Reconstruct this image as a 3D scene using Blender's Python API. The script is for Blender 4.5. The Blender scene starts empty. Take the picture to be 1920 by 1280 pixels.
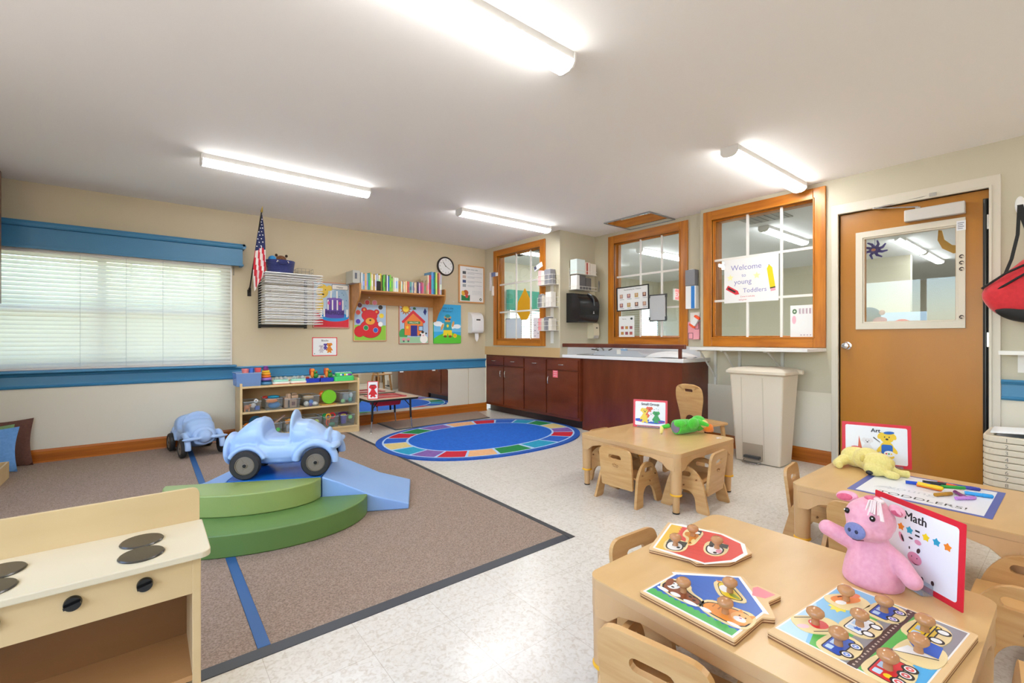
import bpy, bmesh, math, random
from mathutils import Vector as V, Matrix as Mx
random.seed(7)
PI = math.pi
COL = bpy.context.scene.collection
def lin(h):
    h = h.lstrip('#'); out = []
    for i in (0, 2, 4):
        c = int(h[i:i+2], 16) / 255
        out.append(c/12.92 if c <= .04045 else ((c+.055)/1.055)**2.4)
    return (*out, 1)
# ---------------------------------------------------------------- materials
MC = {}
def setin(b, k, v):
    if k in b.inputs: b.inputs[k].default_value = v
def mat(col, r=.5, metal=0, kind='', col2=None, scale=20, bump=0, spec=None, stretch=None):
    key = (col, r, metal, kind, col2, scale, bump, spec, stretch)
    if key in MC: return MC[key]
    m = bpy.data.materials.new((kind or 'surface') + '_' + col.lstrip('#')); m.use_nodes = True
    nt = m.node_tree; b = nt.nodes['Principled BSDF']
    setin(b, 'Base Color', lin(col)); setin(b, 'Roughness', r); setin(b, 'Metallic', metal)
    if spec is not None: setin(b, 'Specular IOR Level', spec)
    if kind in ('clear', 'glass'):
        setin(b, 'Transmission Weight', 1.0); setin(b, 'IOR', 1.45)
    if kind == 'pane':       # thin window glass: clear with a real fresnel reflection
        nt.nodes.remove(b)
        tr = nt.nodes.new('ShaderNodeBsdfTransparent'); tr.inputs[0].default_value = lin(col)
        gl = nt.nodes.new('ShaderNodeBsdfGlossy'); gl.inputs['Roughness'].default_value = r
        fr = nt.nodes.new('ShaderNodeFresnel'); fr.inputs[0].default_value = 1.5
        ge = nt.nodes.new('ShaderNodeNewGeometry'); mr = nt.nodes.new('ShaderNodeMapRange')   # same index of refraction from either side of the thin pane
        mr.inputs[3].default_value = 1.5; mr.inputs[4].default_value = 1/1.5
        nt.links.new(ge.outputs['Backfacing'], mr.inputs[0]); nt.links.new(mr.outputs[0], fr.inputs[0])
        mx = nt.nodes.new('ShaderNodeMixShader'); out = nt.nodes['Material Output']
        nt.links.new(fr.outputs[0], mx.inputs[0]); nt.links.new(tr.outputs[0], mx.inputs[1])
        nt.links.new(gl.outputs[0], mx.inputs[2]); nt.links.new(mx.outputs[0], out.inputs[0])
    if kind == 'sheer':      # translucent plastic
        tr = nt.nodes.new('ShaderNodeBsdfTransparent'); tr.inputs[0].default_value = lin(col)
        mx = nt.nodes.new('ShaderNodeMixShader'); mx.inputs[0].default_value = spec if spec else .5
        out = nt.nodes['Material Output']
        nt.links.new(tr.outputs[0], mx.inputs[1]); nt.links.new(b.outputs[0], mx.inputs[2])
        nt.links.new(mx.outputs[0], out.inputs[0]); setin(b, 'Specular IOR Level', .5); setin(b, 'Base Color', (.8, .85, .88, 1) if col != '#d6e6fa' else lin('#a9c8f0'))
    if kind == 'slat':
        tl = nt.nodes.new('ShaderNodeBsdfTranslucent'); tl.inputs[0].default_value = lin(col)
        mx = nt.nodes.new('ShaderNodeMixShader'); mx.inputs[0].default_value = .6
        out = nt.nodes['Material Output']
        nt.links.new(b.outputs[0], mx.inputs[1]); nt.links.new(tl.outputs[0], mx.inputs[2])
        nt.links.new(mx.outputs[0], out.inputs[0])
    if kind == 'glow':
        setin(b, 'Emission Color', lin(col)); setin(b, 'Emission Strength', scale)
    if kind in ('wood', 'carpet', 'vinyl', 'cloth', 'paint', 'leaf'):
        tc = nt.nodes.new('ShaderNodeTexCoord'); mp = nt.nodes.new('ShaderNodeMapping')
        mp.inputs['Scale'].default_value = stretch or (1, 1, 1)
        nz = nt.nodes.new('ShaderNodeTexNoise'); nz.inputs['Scale'].default_value = scale
        nz.inputs['Detail'].default_value = 6 if kind != 'paint' else 2
        nt.links.new(tc.outputs['Object'], mp.inputs[0]); nt.links.new(mp.outputs[0], nz.inputs['Vector'])
        rp = nt.nodes.new('ShaderNodeValToRGB')
        rp.color_ramp.elements[0].color = lin(col); rp.color_ramp.elements[1].color = lin(col2 or col)
        rp.color_ramp.elements[0].position = .35; rp.color_ramp.elements[1].position = .65
        nt.links.new(nz.outputs['Fac'], rp.inputs[0]); nt.links.new(rp.outputs[0], b.inputs['Base Color'])
        if bump:
            bp = nt.nodes.new('ShaderNodeBump'); bp.inputs['Strength'].default_value = bump
            bp.inputs['Distance'].default_value = .01 if kind != 'carpet' else .02
            nt.links.new(nz.outputs['Fac'], bp.inputs['Height']); nt.links.new(bp.outputs[0], b.inputs['Normal'])
    if kind == 'cloth': setin(b, 'Sheen Weight', .3)
    MC[key] = m; return m
def floor_mat():
    m = bpy.data.materials.new('vinyl_floor_tiles'); m.use_nodes = True
    nt = m.node_tree; b = nt.nodes['Principled BSDF']; N = nt.nodes.new; L = nt.links.new
    tc = N('ShaderNodeTexCoord')
    n1 = N('ShaderNodeTexNoise'); n1.inputs['Scale'].default_value = 55; n1.inputs['Detail'].default_value = 8
    n1.inputs['Distortion'].default_value = 1.2
    L(tc.outputs['Object'], n1.inputs['Vector'])
    rp = N('ShaderNodeValToRGB'); e = rp.color_ramp.elements
    e[0].position = .33; e[0].color = lin('#d0c8ba'); e[1].position = .5; e[1].color = lin('#e0dbd1')
    e2 = rp.color_ramp.elements.new(.7); e2.color = lin('#e6e2d9')
    L(n1.outputs['Fac'], rp.inputs[0])
    br = N('ShaderNodeTexBrick'); br.offset = 0; br.inputs['Scale'].default_value = 1
    br.inputs['Brick Width'].default_value = .305; br.inputs['Row Height'].default_value = .305
    br.inputs['Mortar Size'].default_value = .0012; br.inputs['Mortar Smooth'].default_value = .5
    br.inputs['Color1'].default_value = (1, 1, 1, 1); br.inputs['Color2'].default_value = (.965, .965, .955, 1)
    br.inputs['Mortar'].default_value = (.72, .69, .64, 1)
    L(tc.outputs['Object'], br.inputs['Vector'])
    mx = N('ShaderNodeMix'); mx.data_type = 'RGBA'; mx.blend_type = 'MULTIPLY'; mx.inputs[0].default_value = 1
    L(rp.outputs[0], mx.inputs[6]); L(br.outputs['Color'], mx.inputs[7]); L(mx.outputs[2], b.inputs['Base Color'])
    n2 = N('ShaderNodeTexNoise'); n2.inputs['Scale'].default_value = 3.0
    L(tc.outputs['Object'], n2.inputs['Vector'])
    mr = N('ShaderNodeMapRange'); mr.inputs[3].default_value = .14; mr.inputs[4].default_value = .3
    L(n2.outputs['Fac'], mr.inputs[0]); L(mr.outputs[0], b.inputs['Roughness'])
    setin(b, 'Specular IOR Level', .55)
    bp = N('ShaderNodeBump'); bp.inputs['Strength'].default_value = .04; bp.inputs['Distance'].default_value = .02
    n3 = N('ShaderNodeTexNoise'); n3.inputs['Scale'].default_value = 9
    L(tc.outputs['Object'], n3.inputs['Vector']); L(n3.outputs['Fac'], bp.inputs['Height']); L(bp.outputs[0], b.inputs['Normal'])
    return m
# ---------------------------------------------------------------- mesh builder
def rect(x0, y0, x1, y1): return [(x0, y0), (x1, y0), (x1, y1), (x0, y1)]
def rrect(x0, y0, x1, y1, r, n=5):
    p = []
    for cx, cy, a in ((x1-r, y0+r, -90), (x1-r, y1-r, 0), (x0+r, y1-r, 90), (x0+r, y0+r, 180)):
        for i in range(n+1):
            t = math.radians(a + 90*i/n); p.append((cx + r*math.cos(t), cy + r*math.sin(t)))
    return p
def oval(cx, cy, rx, ry, n=24, a0=0, rot=0):
    out = []
    for i in range(n):
        t = a0 + 2*PI*i/n; x = rx*math.cos(t); y = ry*math.sin(t)
        out.append((cx + x*math.cos(rot) - y*math.sin(rot), cy + x*math.sin(rot) + y*math.cos(rot)))
    return out
def star(cx, cy, r, k=.45, n=5, rot=PI/2):
    return [(cx + (r if i % 2 == 0 else r*k)*math.cos(rot + PI*i/n), cy + (r if i % 2 == 0 else r*k)*math.sin(rot + PI*i/n)) for i in range(2*n)]
def smooth2(pts, it=2):
    for _ in range(it):
        q = []
        for i in range(len(pts)):
            a = pts[i]; b = pts[(i+1) % len(pts)]
            q.append((a[0]*.75+b[0]*.25, a[1]*.75+b[1]*.25)); q.append((a[0]*.25+b[0]*.75, a[1]*.25+b[1]*.75))
        pts = q
    return pts
def round_poly(pts, r, n=4):
    out = []; L = len(pts)
    for i in range(L):
        p = V(pts[i]); a = V(pts[i-1]); b = V(pts[(i+1) % L])
        da = (a-p); db = (b-p); rr = r[i] if isinstance(r, (list, tuple)) else r
        k = min(rr, da.length*.48, db.length*.48)
        if k < 1e-5: out.append(tuple(p)); continue
        p0 = p+da.normalized()*k; p1 = p+db.normalized()*k
        for j in range(n+1):
            t = j/n; out.append(tuple(p0*(1-t)**2 + p*2*t*(1-t) + p1*t*t))
    return out
class MB:
    def __init__(s, m=None, M=None):
        s.v = []; s.f = []; s.mi = []; s.mats = []; s.cur = 0; s.M = M or Mx(); s.lay = 0
        if m: s.use(m)
    def use(s, m):
        if m not in s.mats: s.mats.append(m)
        s.cur = s.mats.index(m); return s
    def add(s, vs, fs):
        o = len(s.v); s.v += [s.M @ V(p) for p in vs]
        for f in fs: s.f.append([i+o for i in f]); s.mi.append(s.cur)
        return s
    def box(s, x0, y0, z0, x1, y1, z1):
        return s.add([(x0,y0,z0),(x1,y0,z0),(x1,y1,z0),(x0,y1,z0),(x0,y0,z1),(x1,y0,z1),(x1,y1,z1),(x0,y1,z1)],
                     [(3,2,1,0),(4,5,6,7),(0,1,5,4),(1,2,6,5),(2,3,7,6),(3,0,4,7)])
    def cb(s, c, d, R=None):
        M0 = s.M; s.M = M0 @ Mx.Translation(c) @ (R or Mx())
        s.box(-d[0]/2, -d[1]/2, -d[2]/2, d[0]/2, d[1]/2, d[2]/2); s.M = M0; return s
    def prism(s, pts, z0, z1):
        n = len(pts); vs = [(x, y, z0) for x, y in pts] + [(x, y, z1) for x, y in pts]
        return s.add(vs, [tuple(range(n))[::-1], tuple(range(n, 2*n))] + [(i, (i+1) % n, n+(i+1) % n, n+i) for i in range(n)])
    def poly(s, pts, z): return s.add([(x, y, z) for x, y in pts], [tuple(range(len(pts)))])
    dz = .0001
    def art(s, m, pts, _=0):     # one more printed layer of a poster
        s.use(m); s.lay += 1; return s.poly(pts, s.z0 + s.lay*s.dz)
    def plate(s, outer, holes, z0, z1):
        bm = bmesh.new(); loops = []
        for lp in [outer] + list(holes):
            vs = [bm.verts.new((x, y, 0)) for x, y in lp]; loops.append(vs)
            for i in range(len(vs)): bm.edges.new((vs[i], vs[(i+1) % len(vs)]))
        bmesh.ops.triangle_fill(bm, use_beauty=True, use_dissolve=False, edges=bm.edges[:])
        bm.verts.index_update(); pts = [(v.co.x, v.co.y) for v in bm.verts]; n = len(pts)
        tri = [[v.index for v in f.verts] for f in bm.faces]
        vs = [(x, y, z0) for x, y in pts] + [(x, y, z1) for x, y in pts]
        fs = [t[::-1] for t in tri] + [[i+n for i in t] for t in tri]; k = 0
        for lp in loops:
            m = len(lp)
            for i in range(m): a = k+i; b = k+(i+1) % m; fs.append((a, b, b+n, a+n))
            k += m
        bm.free(); return s.add(vs, fs)
    def tube(s, pts, r, n=8, closed=False, caps=True):
        P = [V(p) for p in pts]; L = len(P); vs = []; fs = []; up = None
        for i in range(L):
            a = P[i-1] if (i or closed) else P[i]; b = P[(i+1) % L] if (i < L-1 or closed) else P[i]
            d = (b-a).normalized()
            if up is None: up = V((0, 0, 1)) if abs(d.z) < .9 else V((1, 0, 0))
            x = d.cross(up)
            if x.length < 1e-6: x = d.orthogonal()
            x.normalize(); y = x.cross(d).normalized(); up = y
            rr = r[i] if isinstance(r, (list, tuple)) else r
            for k in range(n):
                t = 2*PI*k/n; vs.append(P[i] + x*rr*math.cos(t) + y*rr*math.sin(t))
        for i in range(L if closed else L-1):
            for k in range(n):
                a = i*n+k; b = i*n+(k+1) % n; j = ((i+1) % L)*n
                fs.append((a, b, j+(k+1) % n, j+k))
        if caps and not closed: fs += [tuple(range(n))[::-1], tuple(range((L-1)*n, L*n))]
        return s.add(vs, fs)
    def cyl(s, a, b, r0, r1=None, n=20): return s.tube([a, b], [r0, r0 if r1 is None else r1], n)
    def lathe(s, prof, c=(0, 0, 0), n=24, R=None):   # prof: (radius, height) list, revolved about local z
        M0 = s.M; s.M = M0 @ Mx.Translation(c) @ (R or Mx()); vs = []; fs = []
        for r, z in prof:
            for k in range(n): t = 2*PI*k/n; vs.append((r*math.cos(t), r*math.sin(t), z))
        for i in range(len(prof)-1):
            for k in range(n): a = i*n+k; b = i*n+(k+1) % n; fs.append((a, b, b+n, a+n))
        fs += [tuple(range(n))[::-1], tuple(range((len(prof)-1)*n, len(prof)*n))]
        s.add(vs, fs); s.M = M0; return s
    def ell(s, c, r, n=16, m=10, R=None):
        if not isinstance(r, (list, tuple)): r = (r, r, r)
        M0 = s.M; s.M = M0 @ Mx.Translation(c) @ (R or Mx()); vs = [(0, 0, -r[2])]; fs = []
        for i in range(1, m):
            p = PI*i/m - PI/2
            for k in range(n): t = 2*PI*k/n; vs.append((r[0]*math.cos(p)*math.cos(t), r[1]*math.cos(p)*math.sin(t), r[2]*math.sin(p)))
        vs.append((0, 0, r[2])); top = len(vs)-1
        for k in range(n):
            fs.append((0, 1+(k+1) % n, 1+k)); fs.append((top, 1+(m-2)*n+k, 1+(m-2)*n+(k+1) % n))
        for i in range(m-2):
            for k in range(n): a = 1+i*n+k; b = 1+i*n+(k+1) % n; fs.append((a, b, b+n, a+n))
        s.add(vs, fs); s.M = M0; return s
    def loft(s, rings, caps=True):
        n = len(rings[0]); vs = [p for r in rings for p in r]; fs = []
        for i in range(len(rings)-1):
            for k in range(n): a = i*n+k; b = i*n+(k+1) % n; fs.append((a, b, b+n, a+n))
        if caps: fs += [tuple(range(n))[::-1], tuple(range((len(rings)-1)*n, len(rings)*n))]
        return s.add(vs, fs)
    def grid(s, fn, nu, nv):
        vs = [fn(i/nu, j/nv) for i in range(nu+1) for j in range(nv+1)]
        return s.add(vs, [(i*(nv+1)+j, (i+1)*(nv+1)+j, (i+1)*(nv+1)+j+1, i*(nv+1)+j+1) for i in range(nu) for j in range(nv)])
    def text(s, t, size, x, y, z, align='CENTER', bold=0, res=3, rot=0, sx=1):
        cu = bpy.data.curves.new('t', 'FONT'); cu.body = t; cu.size = size; cu.align_x = align
        cu.resolution_u = res
        o = bpy.data.objects.new('t', cu); COL.objects.link(o)
        me = o.to_mesh(); R = Mx.Rotation(rot, 4, 'Z')
        vs = [(lambda q: (x+q.x, y+q.y, z))(R @ V((v.co.x*sx, v.co.y, 0))) for v in me.vertices]; fs = [tuple(p.vertices) for p in me.polygons]
        o.to_mesh_clear(); bpy.data.objects.remove(o); bpy.data.curves.remove(cu)
        if bold:
            for dx, dy in ((-bold, 0), (bold, 0), (0, bold)): s.add([(p[0]+dx, p[1]+dy, p[2]+.00002*(dx > 0)+.00001*(dy > 0)) for p in vs], fs)
            return s
        return s.add(vs, fs)
    def atext(s, m, t, size, x, y, **k):
        s.use(m); s.lay += 1; return s.text(t, size, x, y, s.z0 + s.lay*s.dz, **k)
WM = {}
def tag(o, label=None, cat=None, group=None, kind=None):
    for k, v in (('label', label), ('category', cat), ('group', group), ('kind', kind)):
        if v: o[k] = v
    return o
def build(mb, name, parent=None, W=False, bevel=0, sm=None, remesh=0, smi=0, recalc=True, seg=2, solid=0, sub=0, label=None):
    me = bpy.data.meshes.new(name)
    inv = WM[parent].inverted() if (W and parent) else Mx()
    me.from_pydata([tuple(inv @ p) for p in mb.v], [], mb.f); me.update()
    for m in mb.mats: me.materials.append(m)
    me.polygons.foreach_set('material_index', mb.mi)
    if recalc:
        bm = bmesh.new(); bm.from_mesh(me); bmesh.ops.recalc_face_normals(bm, faces=bm.faces); bm.to_mesh(me); bm.free()
    if sm is not None:
        for p in me.polygons: p.use_smooth = True
        if sm < 180: me.set_sharp_from_angle(angle=math.radians(sm))
    o = bpy.data.objects.new(name, me); COL.objects.link(o)
    if parent: o.parent = parent; WM[o] = WM[parent]
    else: WM[o] = Mx()
    if remesh:
        r = o.modifiers.new('r', 'REMESH'); r.mode = 'VOXEL'; r.voxel_size = remesh; r.use_smooth_shade = True
        if smi: q = o.modifiers.new('s', 'SMOOTH'); q.iterations = smi; q.factor = .5
    if sub: q = o.modifiers.new('u', 'SUBSURF'); q.levels = sub; q.render_levels = sub
    if solid: q = o.modifiers.new('o', 'SOLIDIFY'); q.thickness = solid; q.offset = 0
    if bevel:
        b = o.modifiers.new('b', 'BEVEL'); b.width = bevel; b.segments = seg; b.limit_method = 'ANGLE'
        b.angle_limit = math.radians(40); b.harden_normals = False
    if label: o['label'] = label
    return o
def thing(name, label, cat, loc=(0, 0, 0), rz=0, group=None, R=None):
    o = bpy.data.objects.new(name, None); COL.objects.link(o); o.empty_display_size = .05
    o.location = loc; o.rotation_euler = (0, 0, rz); WM[o] = Mx.Translation(loc) @ Mx.Rotation(rz, 4, 'Z')
    if R is not None: WM[o] = Mx.Translation(loc) @ R; o.rotation_euler = R.to_euler()
    return tag(o, label, cat, group)
def solo(mb, name, label, cat, group=None, kind=None, **k):      # a thing that is one mesh; its origin goes to its base
    if mb.v and not k.pop('keep', False):
        x = (min(p.x for p in mb.v)+max(p.x for p in mb.v))/2; y = (min(p.y for p in mb.v)+max(p.y for p in mb.v))/2
        z = min(p.z for p in mb.v); c = V((x, y, z)); mb.v = [p-c for p in mb.v]
    else: c = V((0, 0, 0))
    o = build(mb, name, **k); o.location = c; WM[o] = Mx.Translation(c)
    return tag(o, label, cat, group, kind)
def struct(mb, name, **k): return tag(build(mb, name, **k), kind='structure')
def dup(root, loc, rz, label, group=None, R=None):
    def cp(o, par):
        c = o.copy(); COL.objects.link(c)
        if par: c.parent = par
        for ch in kids.get(o.name, []): cp(ch, c)
        return c
    kids = {}
    for o in bpy.data.objects:
        if o.parent: kids.setdefault(o.parent.name, []).append(o)
    r = cp(root, None); r.location = loc
    r.rotation_euler = R.to_euler() if R is not None else (0, 0, rz)
    tag(r, label, None, group)
    return r
def Rz(a): return Mx.Rotation(a, 4, 'Z')
def Rx(a): return Mx.Rotation(a, 4, 'X')
def Ry(a): return Mx.Rotation(a, 4, 'Y')
def frame(o, x, y):
    x = V(x).normalized(); y = V(y).normalized(); z = x.cross(y); y = z.cross(x)
    M = Mx((x.to_4d(), y.to_4d(), z.to_4d(), V((0, 0, 0, 1)))).transposed()
    for i in range(3): M[3][i] = 0
    M[3][3] = 1; return Mx.Translation(o) @ M
def onback(x, z, off=0): return frame((x, YB-off, z), (1, 0, 0), (0, 0, 1))      # local x right, y up, z towards the room
def onright(y, z, X, off=0): return frame((X-off, y, z), (0, -1, 0), (0, 0, 1))
YB, XA, XB, XD = 5.68, 4.01, 4.66, 4.565     # back wall, left part, recessed part and door part of the right wall
XL, YF, H = -1.6, -2.6, 2.44
LAMP, SKY, EXPO, SUN = 30.0, 1.5, 0.13, 7.0
# ---------------------------------------------------------------- the room
wallp = mat('#cdbfa2', .6, kind='paint', col2='#c9bb9e', scale=1.2)
wallr = mat('#cac3ad', .55, kind='paint', col2='#c5bea8', scale=1.2)
wains = mat('#dfd8c6', .45)
ceilm = mat('#faf7f3', .8)
oak = mat('#c47a20', .3, kind='wood', col2='#a45e12', scale=6, stretch=(4, 4, .4), bump=.02)
oakh = mat('#c47a20', .3, kind='wood', col2='#a45e12', scale=6, stretch=(4, .4, 4), bump=.02)
oakb = mat('#b9691c', .3, kind='wood', col2='#9c5312', scale=5, stretch=(.3, .3, 6))
blue = mat('#3f83ad', .35); blued = mat('#3a7ba5', .4)
white = mat('#eceae6', .4); offw = mat('#d6cfc0', .4); black = mat('#141414', .35)
maple = mat('#dcb988', .3, kind='wood', col2='#d2ab77', scale=7, stretch=(1, 5, 1))
maple2 = mat('#d3a86f', .35, kind='wood', col2='#c5955a', scale=8, stretch=(.6, .6, 5))
maplee = mat('#c99a63', .4); pane = mat('#f2f6f6', .0, kind='pane')
chrome = mat('#c8c8c8', .2, 1)
F = MB(floor_mat()); F.box(XL-.1, YF-.1, -.1, XB+.12, YB+.12, 0); struct(F, 'floor')
c = MB(ceilm); c.box(XL-.1, YF-.1, H, XB+.12, YB+.12, H+.1); struct(c, 'ceiling')
def wall_with_holes(name, M, x0, x1, holes, th=.12, z0=0, z1=H, m=wallr, band=None, bandm=None):
    # local x along the wall, local y up, thickness backwards; band = dado height painted lighter
    w = MB(m, M); w.plate(rect(x0, z0, x1, z1), [rect(*h) for h in holes], -th, 0)
    return struct(w, name)
WX0, WX1, WZ0, WZ1 = -1.25, .66, .84, 1.86
wall_with_holes('wall_back', onback(0, 0), XL-.1, XA+.0, [(WX0, WZ0, WX1, WZ1)], m=wallp)
wall_with_holes('wall_left', frame((XL, 0, 0), (0, 1, 0), (0, 0, 1)), YF-.1, YB, [(-1.2, .75, 2.8, 2.2)])  # opening added in the unseen left wall to let in fill daylight
w = MB(wallr); w.box(XL, YF-.1, 0, XB+.1, YF, H); struct(w, 'wall_front')
for i, (M, a, b_) in enumerate(((frame((XL, 0, 0), (0, 1, 0), (0, 0, 1)), -1.2, 2.8),)):
    g = MB(white, M); n = 4; w_ = (b_-a)/n
    g.plate(rect(a, .75, b_, 2.2), [rect(a+k*w_+.04, .79, a+(k+1)*w_-.04, 2.16) for k in range(n)], -.08, -.03)
    struct(g, 'window_%d' % (9+i))  # frame of the added out-of-view window
# right wall: three set-back lengths. local x = -Y
wall_with_holes('wall_right', onright(0, 0, XA), -YB-.12, -4.07, [(-5.36, 1.07, -4.41, 2.3)], z0=.85)
w = MB(wallr); w.box(XA+.12, 4.07, 0, XB+.12, 4.19, H); struct(w, 'wall_right.001')
wall_with_holes('wall_right.003', onright(0, 0, XB), -4.19, -2.52, [(-3.76, 1.09, -2.79, 2.32)])
wall_with_holes('wall_right.004', onright(0, 0, XD), -2.53, -YF+.1-.0, [(-2.42, 1.08, -1.46, 2.33), (-1.295, -.01, -.413, 2.131)], th=.2)
# pale wainscot panels below the rail
d = MB(wains); d.box(XL, YB-.006, .12, 3.7, YB, .66); d.box(3.712, YB-.006, .12, XA, YB, .66); struct(d, 'trim_1')
d = MB(wains); d.box(XD-.006, 1.345, .12, XD, 2.52, .62); d.box(XD-.006, YF, .12, XD, .357, .67); struct(d, 'trim_2')
d = MB(mat('#c9a877', .5)); d.box(XA-.004, 4.07, .85, XA, YB, .972); d.box(XA-.004, 4.066, .99, XA, 4.07, .99); struct(d, 'trim_3')
# baseboards
def base(M, x0, x1, name):
    b = MB(oakb, M); b.loft([[(x, 0, 0), (x, 0, .014), (x, .105, .014), (x, .128, .004), (x, .128, 0)] for x in (x0, x1)])
    b.loft([[(x, 0, .014), (x, 0, .026), (x, .012, .02), (x, .02, .014)] for x in (x0, x1)]); struct(b, name)
base(onback(0, 0), XL, XA+.02, 'baseboard_back'); base(onright(0, 0, XD), -2.44, -1.345, 'baseboard_right')
base(onright(0, 0, XD), -.357, 2.6, 'baseboard_right.001')
# blue chair rail
def rail(M, x0, x1, name, z0=.656, z1=.79):
    b = MB(blue, M)
    b.loft([[(x, z0, 0), (x, z0, .016), (x, z0+.012, .024), (x, z0+.022, .016), (x, z0+.024, .01), (x, z1-.034, .01), (x, z1-.03, .02), (x, z1-.012, .036), (x, z1, .03), (x, z1, 0)] for x in (x0, x1)])
    return struct(b, name)
rail(onback(0, 0), XL, XA-.002, 'trim_4'); rail(onright(0, 0, XD), -.355, 2.6, 'trim_5', .672, .81)
# outside window: frame, glass, blue stool, valance
g = MB(white); y0, y1 = YB+.03, YB+.09
for a, b_ in ((WX0, WX0+.05), (-.36, -.30), (WX1-.05, WX1)): g.box(a, y0, WZ0, b_, y1, WZ1)
g.box(WX0, y0, WZ0, WX1, y1, WZ0+.05); g.box(WX0, y0, WZ1-.05, WX1, y1, WZ1); g.box(WX0, y0, 1.33, WX1, y1, 1.37)
for x in (-.13, .17, .42): g.box(x, y0+.02, WZ0, x+.02, y1-.02, WZ1)
wf = struct(g, 'window_1')
g = MB(pane); g.box(WX0+.04, YB+.055, WZ0+.04, WX1-.04, YB+.06, WZ1-.04); build(g, 'glass_pane', wf)
s = MB(blue); s.box(XL, YB-.1, .79, .74, YB+.03, .812); build(s, 'window_sill', wf, bevel=.006)
s = MB(white); s.box(.69, YB-.02, .812, .705, YB, 1.86); build(s, 'side_casing', wf)
t = thing('window_valance', 'long blue painted wooden box valance above the white blinds', 'valance', (-.4, YB, 1.853))
v = MB(blued); v.box(XL+.01, YB-.12, 1.853, .79, YB-.1, 2.06); v.box(.77, YB-.1, 1.853, .79, YB, 2.06); v.box(XL+.01, YB-.1, 2.02, .77, YB, 2.04)
v.box(XL+.01, YB-.128, 1.853, .798, YB-.12, 1.874); v.box(.79, YB-.12, 1.853, .798, YB, 1.874)
build(v, 'board', t, W=True, bevel=.002)
v = MB(blued); pr_ = [(0, 2.03), (.02, 2.034), (.03, 2.05), (.03, 2.065), (.018, 2.081), (0, 2.085)]
v.loft([[(x, YB-.12-a*(1 if x else 1), z) for a, z in pr_] for x in (XL+.01, .79)] )
v.loft([[(.79+a, y, z) for a, z in pr_] for y in (YB-.14, YB)]); v.box(XL+.01, YB-.14, 2.06, .81, YB, 2.083)
build(v, 'crown_moulding', t, W=True, sm=40)
# blinds
t = thing('window_blinds', 'white horizontal slatted blinds, nearly closed, across the bright window', 'blinds', (-.4, YB-.05, .82))
slat = mat('#f4f4f0', .45, kind='slat')
v = MB(slat); ns = 27; zs = [1.83-(i+.5)*.0368 for i in range(ns)]
for z in zs:
    a = math.radians(46); prof = []
    for k in range(5):
        u = (k/4-.5)*.05; cv = .0035*(1-(2*k/4-1)**2)
        prof.append((-.035+u*math.cos(a)-cv*math.sin(a), z-u*-math.sin(a)+cv*math.cos(a)))
    top = [(x, YB+p[0], p[1]) for p in prof for x in ()]
    v.loft([[(x, YB-.006+p[0], p[1]) for p in prof]+[(x, YB-.006+p[0], p[1]-.002) for p in prof[::-1]] for x in (WX0-.03, .686)])
build(v, 'slats', t, W=True, sm=60)
v = MB(white); v.box(WX0-.03, YB-.06, 1.83, .69, YB-.015, 1.865); build(v, 'headrail', t, W=True)
v = MB(mat('#d9cfc8', .5)); v.box(WX0-.03, YB-.055, .815, .688, YB-.03, .833); build(v, 'bottom_rail', t, W=True, bevel=.003)
v = MB(mat('#b9bcc0', .6))
for x in (-1.0, -.47, -.155, .12, .45): v.tube([(x, YB-.068, .82), (x, YB-.068, 1.84)], .0012, 5); v.tube([(x, YB-.012, .82), (x, YB-.012, 1.84)], .0012, 5)
build(v, 'ladder_cord', t, W=True)
v = MB(chrome); v.tube([(.72, YB-.02, 1.85), (.72, YB-.02, 1.78)], .003, 6); v.ell((.72, YB-.02, 1.77), .006, 8, 6); solo(v, 'pull_chain', 'tiny chain end hanging under the right end of the blue valance', 'chain')
# garden behind the window
v = MB(mat('#a9b86a', .8, kind='leaf', col2='#e6e6b0', scale=3, bump=.5))
random.seed(3)
for i in range(26): v.ell((-4+i*.35, 9.6+random.uniform(-.3, .3), random.uniform(.4, 1.9)), (.6, .45, random.uniform(.5, .8)), 10, 7)
solo(v, 'hedge', 'sunlit green hedge glimpsed between the blind slats', 'hedge')
v = MB(mat('#b9a894', .9)); v.box(-14, YB+.3, -.35, 4.0, 22, -.25); v.box(-14, -14, -.35, XL-.3, YB+.3, -.25); v.box(XL-.3, -14, -.35, 9, YF-.3, -.25); struct(v, 'ground')
# ceiling lights
diff = mat('#ffffff', .4, kind='glow', scale=LAMP); housing = mat('#e9e7e3', .4)
def light(x, y, label, n=1.27):
    t = thing('ceiling_light', label, 'light', (x, y, H-.075), 0, 'wraparound ceiling lights')
    b = MB(housing); b.box(-n/2+.013, -.058, .036, n/2-.013, .058, .0745)
    for sx in (-1, 1):
        x0 = sx*n/2; x1 = x0-sx*.012
        pr = [(-.062, .075), (-.062, .03), (-.045, .008), (-.02, -.001), (.02, -.001), (.045, .008), (.062, .03), (.062, .075)]
        b.loft([[(x0, a, c_) for a, c_ in pr], [(x1, a, c_) for a, c_ in pr]])
    build(b, 'housing', t, bevel=.002)
    d = MB(diff); pr = [(-.06, .036), (-.057, .026), (-.042, .01), (-.02, .002), (.02, .002), (.042, .01), (.057, .026), (.06, .036)]
    d.loft([[(x_, a, c_) for a, c_ in pr] for x_ in (-n/2+.012, n/2-.012)]); build(d, 'diffuser', t, sm=60)
    return t
L0 = light(.94, 4.06, 'white tube light on the ceiling above the play cars, left of the others')
dup(L0, (3.165, 4.06, H-.075), 0, 'white tube light on the ceiling nearest the back corner by the small framed window')
dup(L0, (3.83, 1.56, H-.075), 0, 'white tube light on the ceiling in front of the largest framed window')
dup(L0, (.95, 1.56, H-.075), 0, 'large near white tube light at the top edge of the picture')
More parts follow.
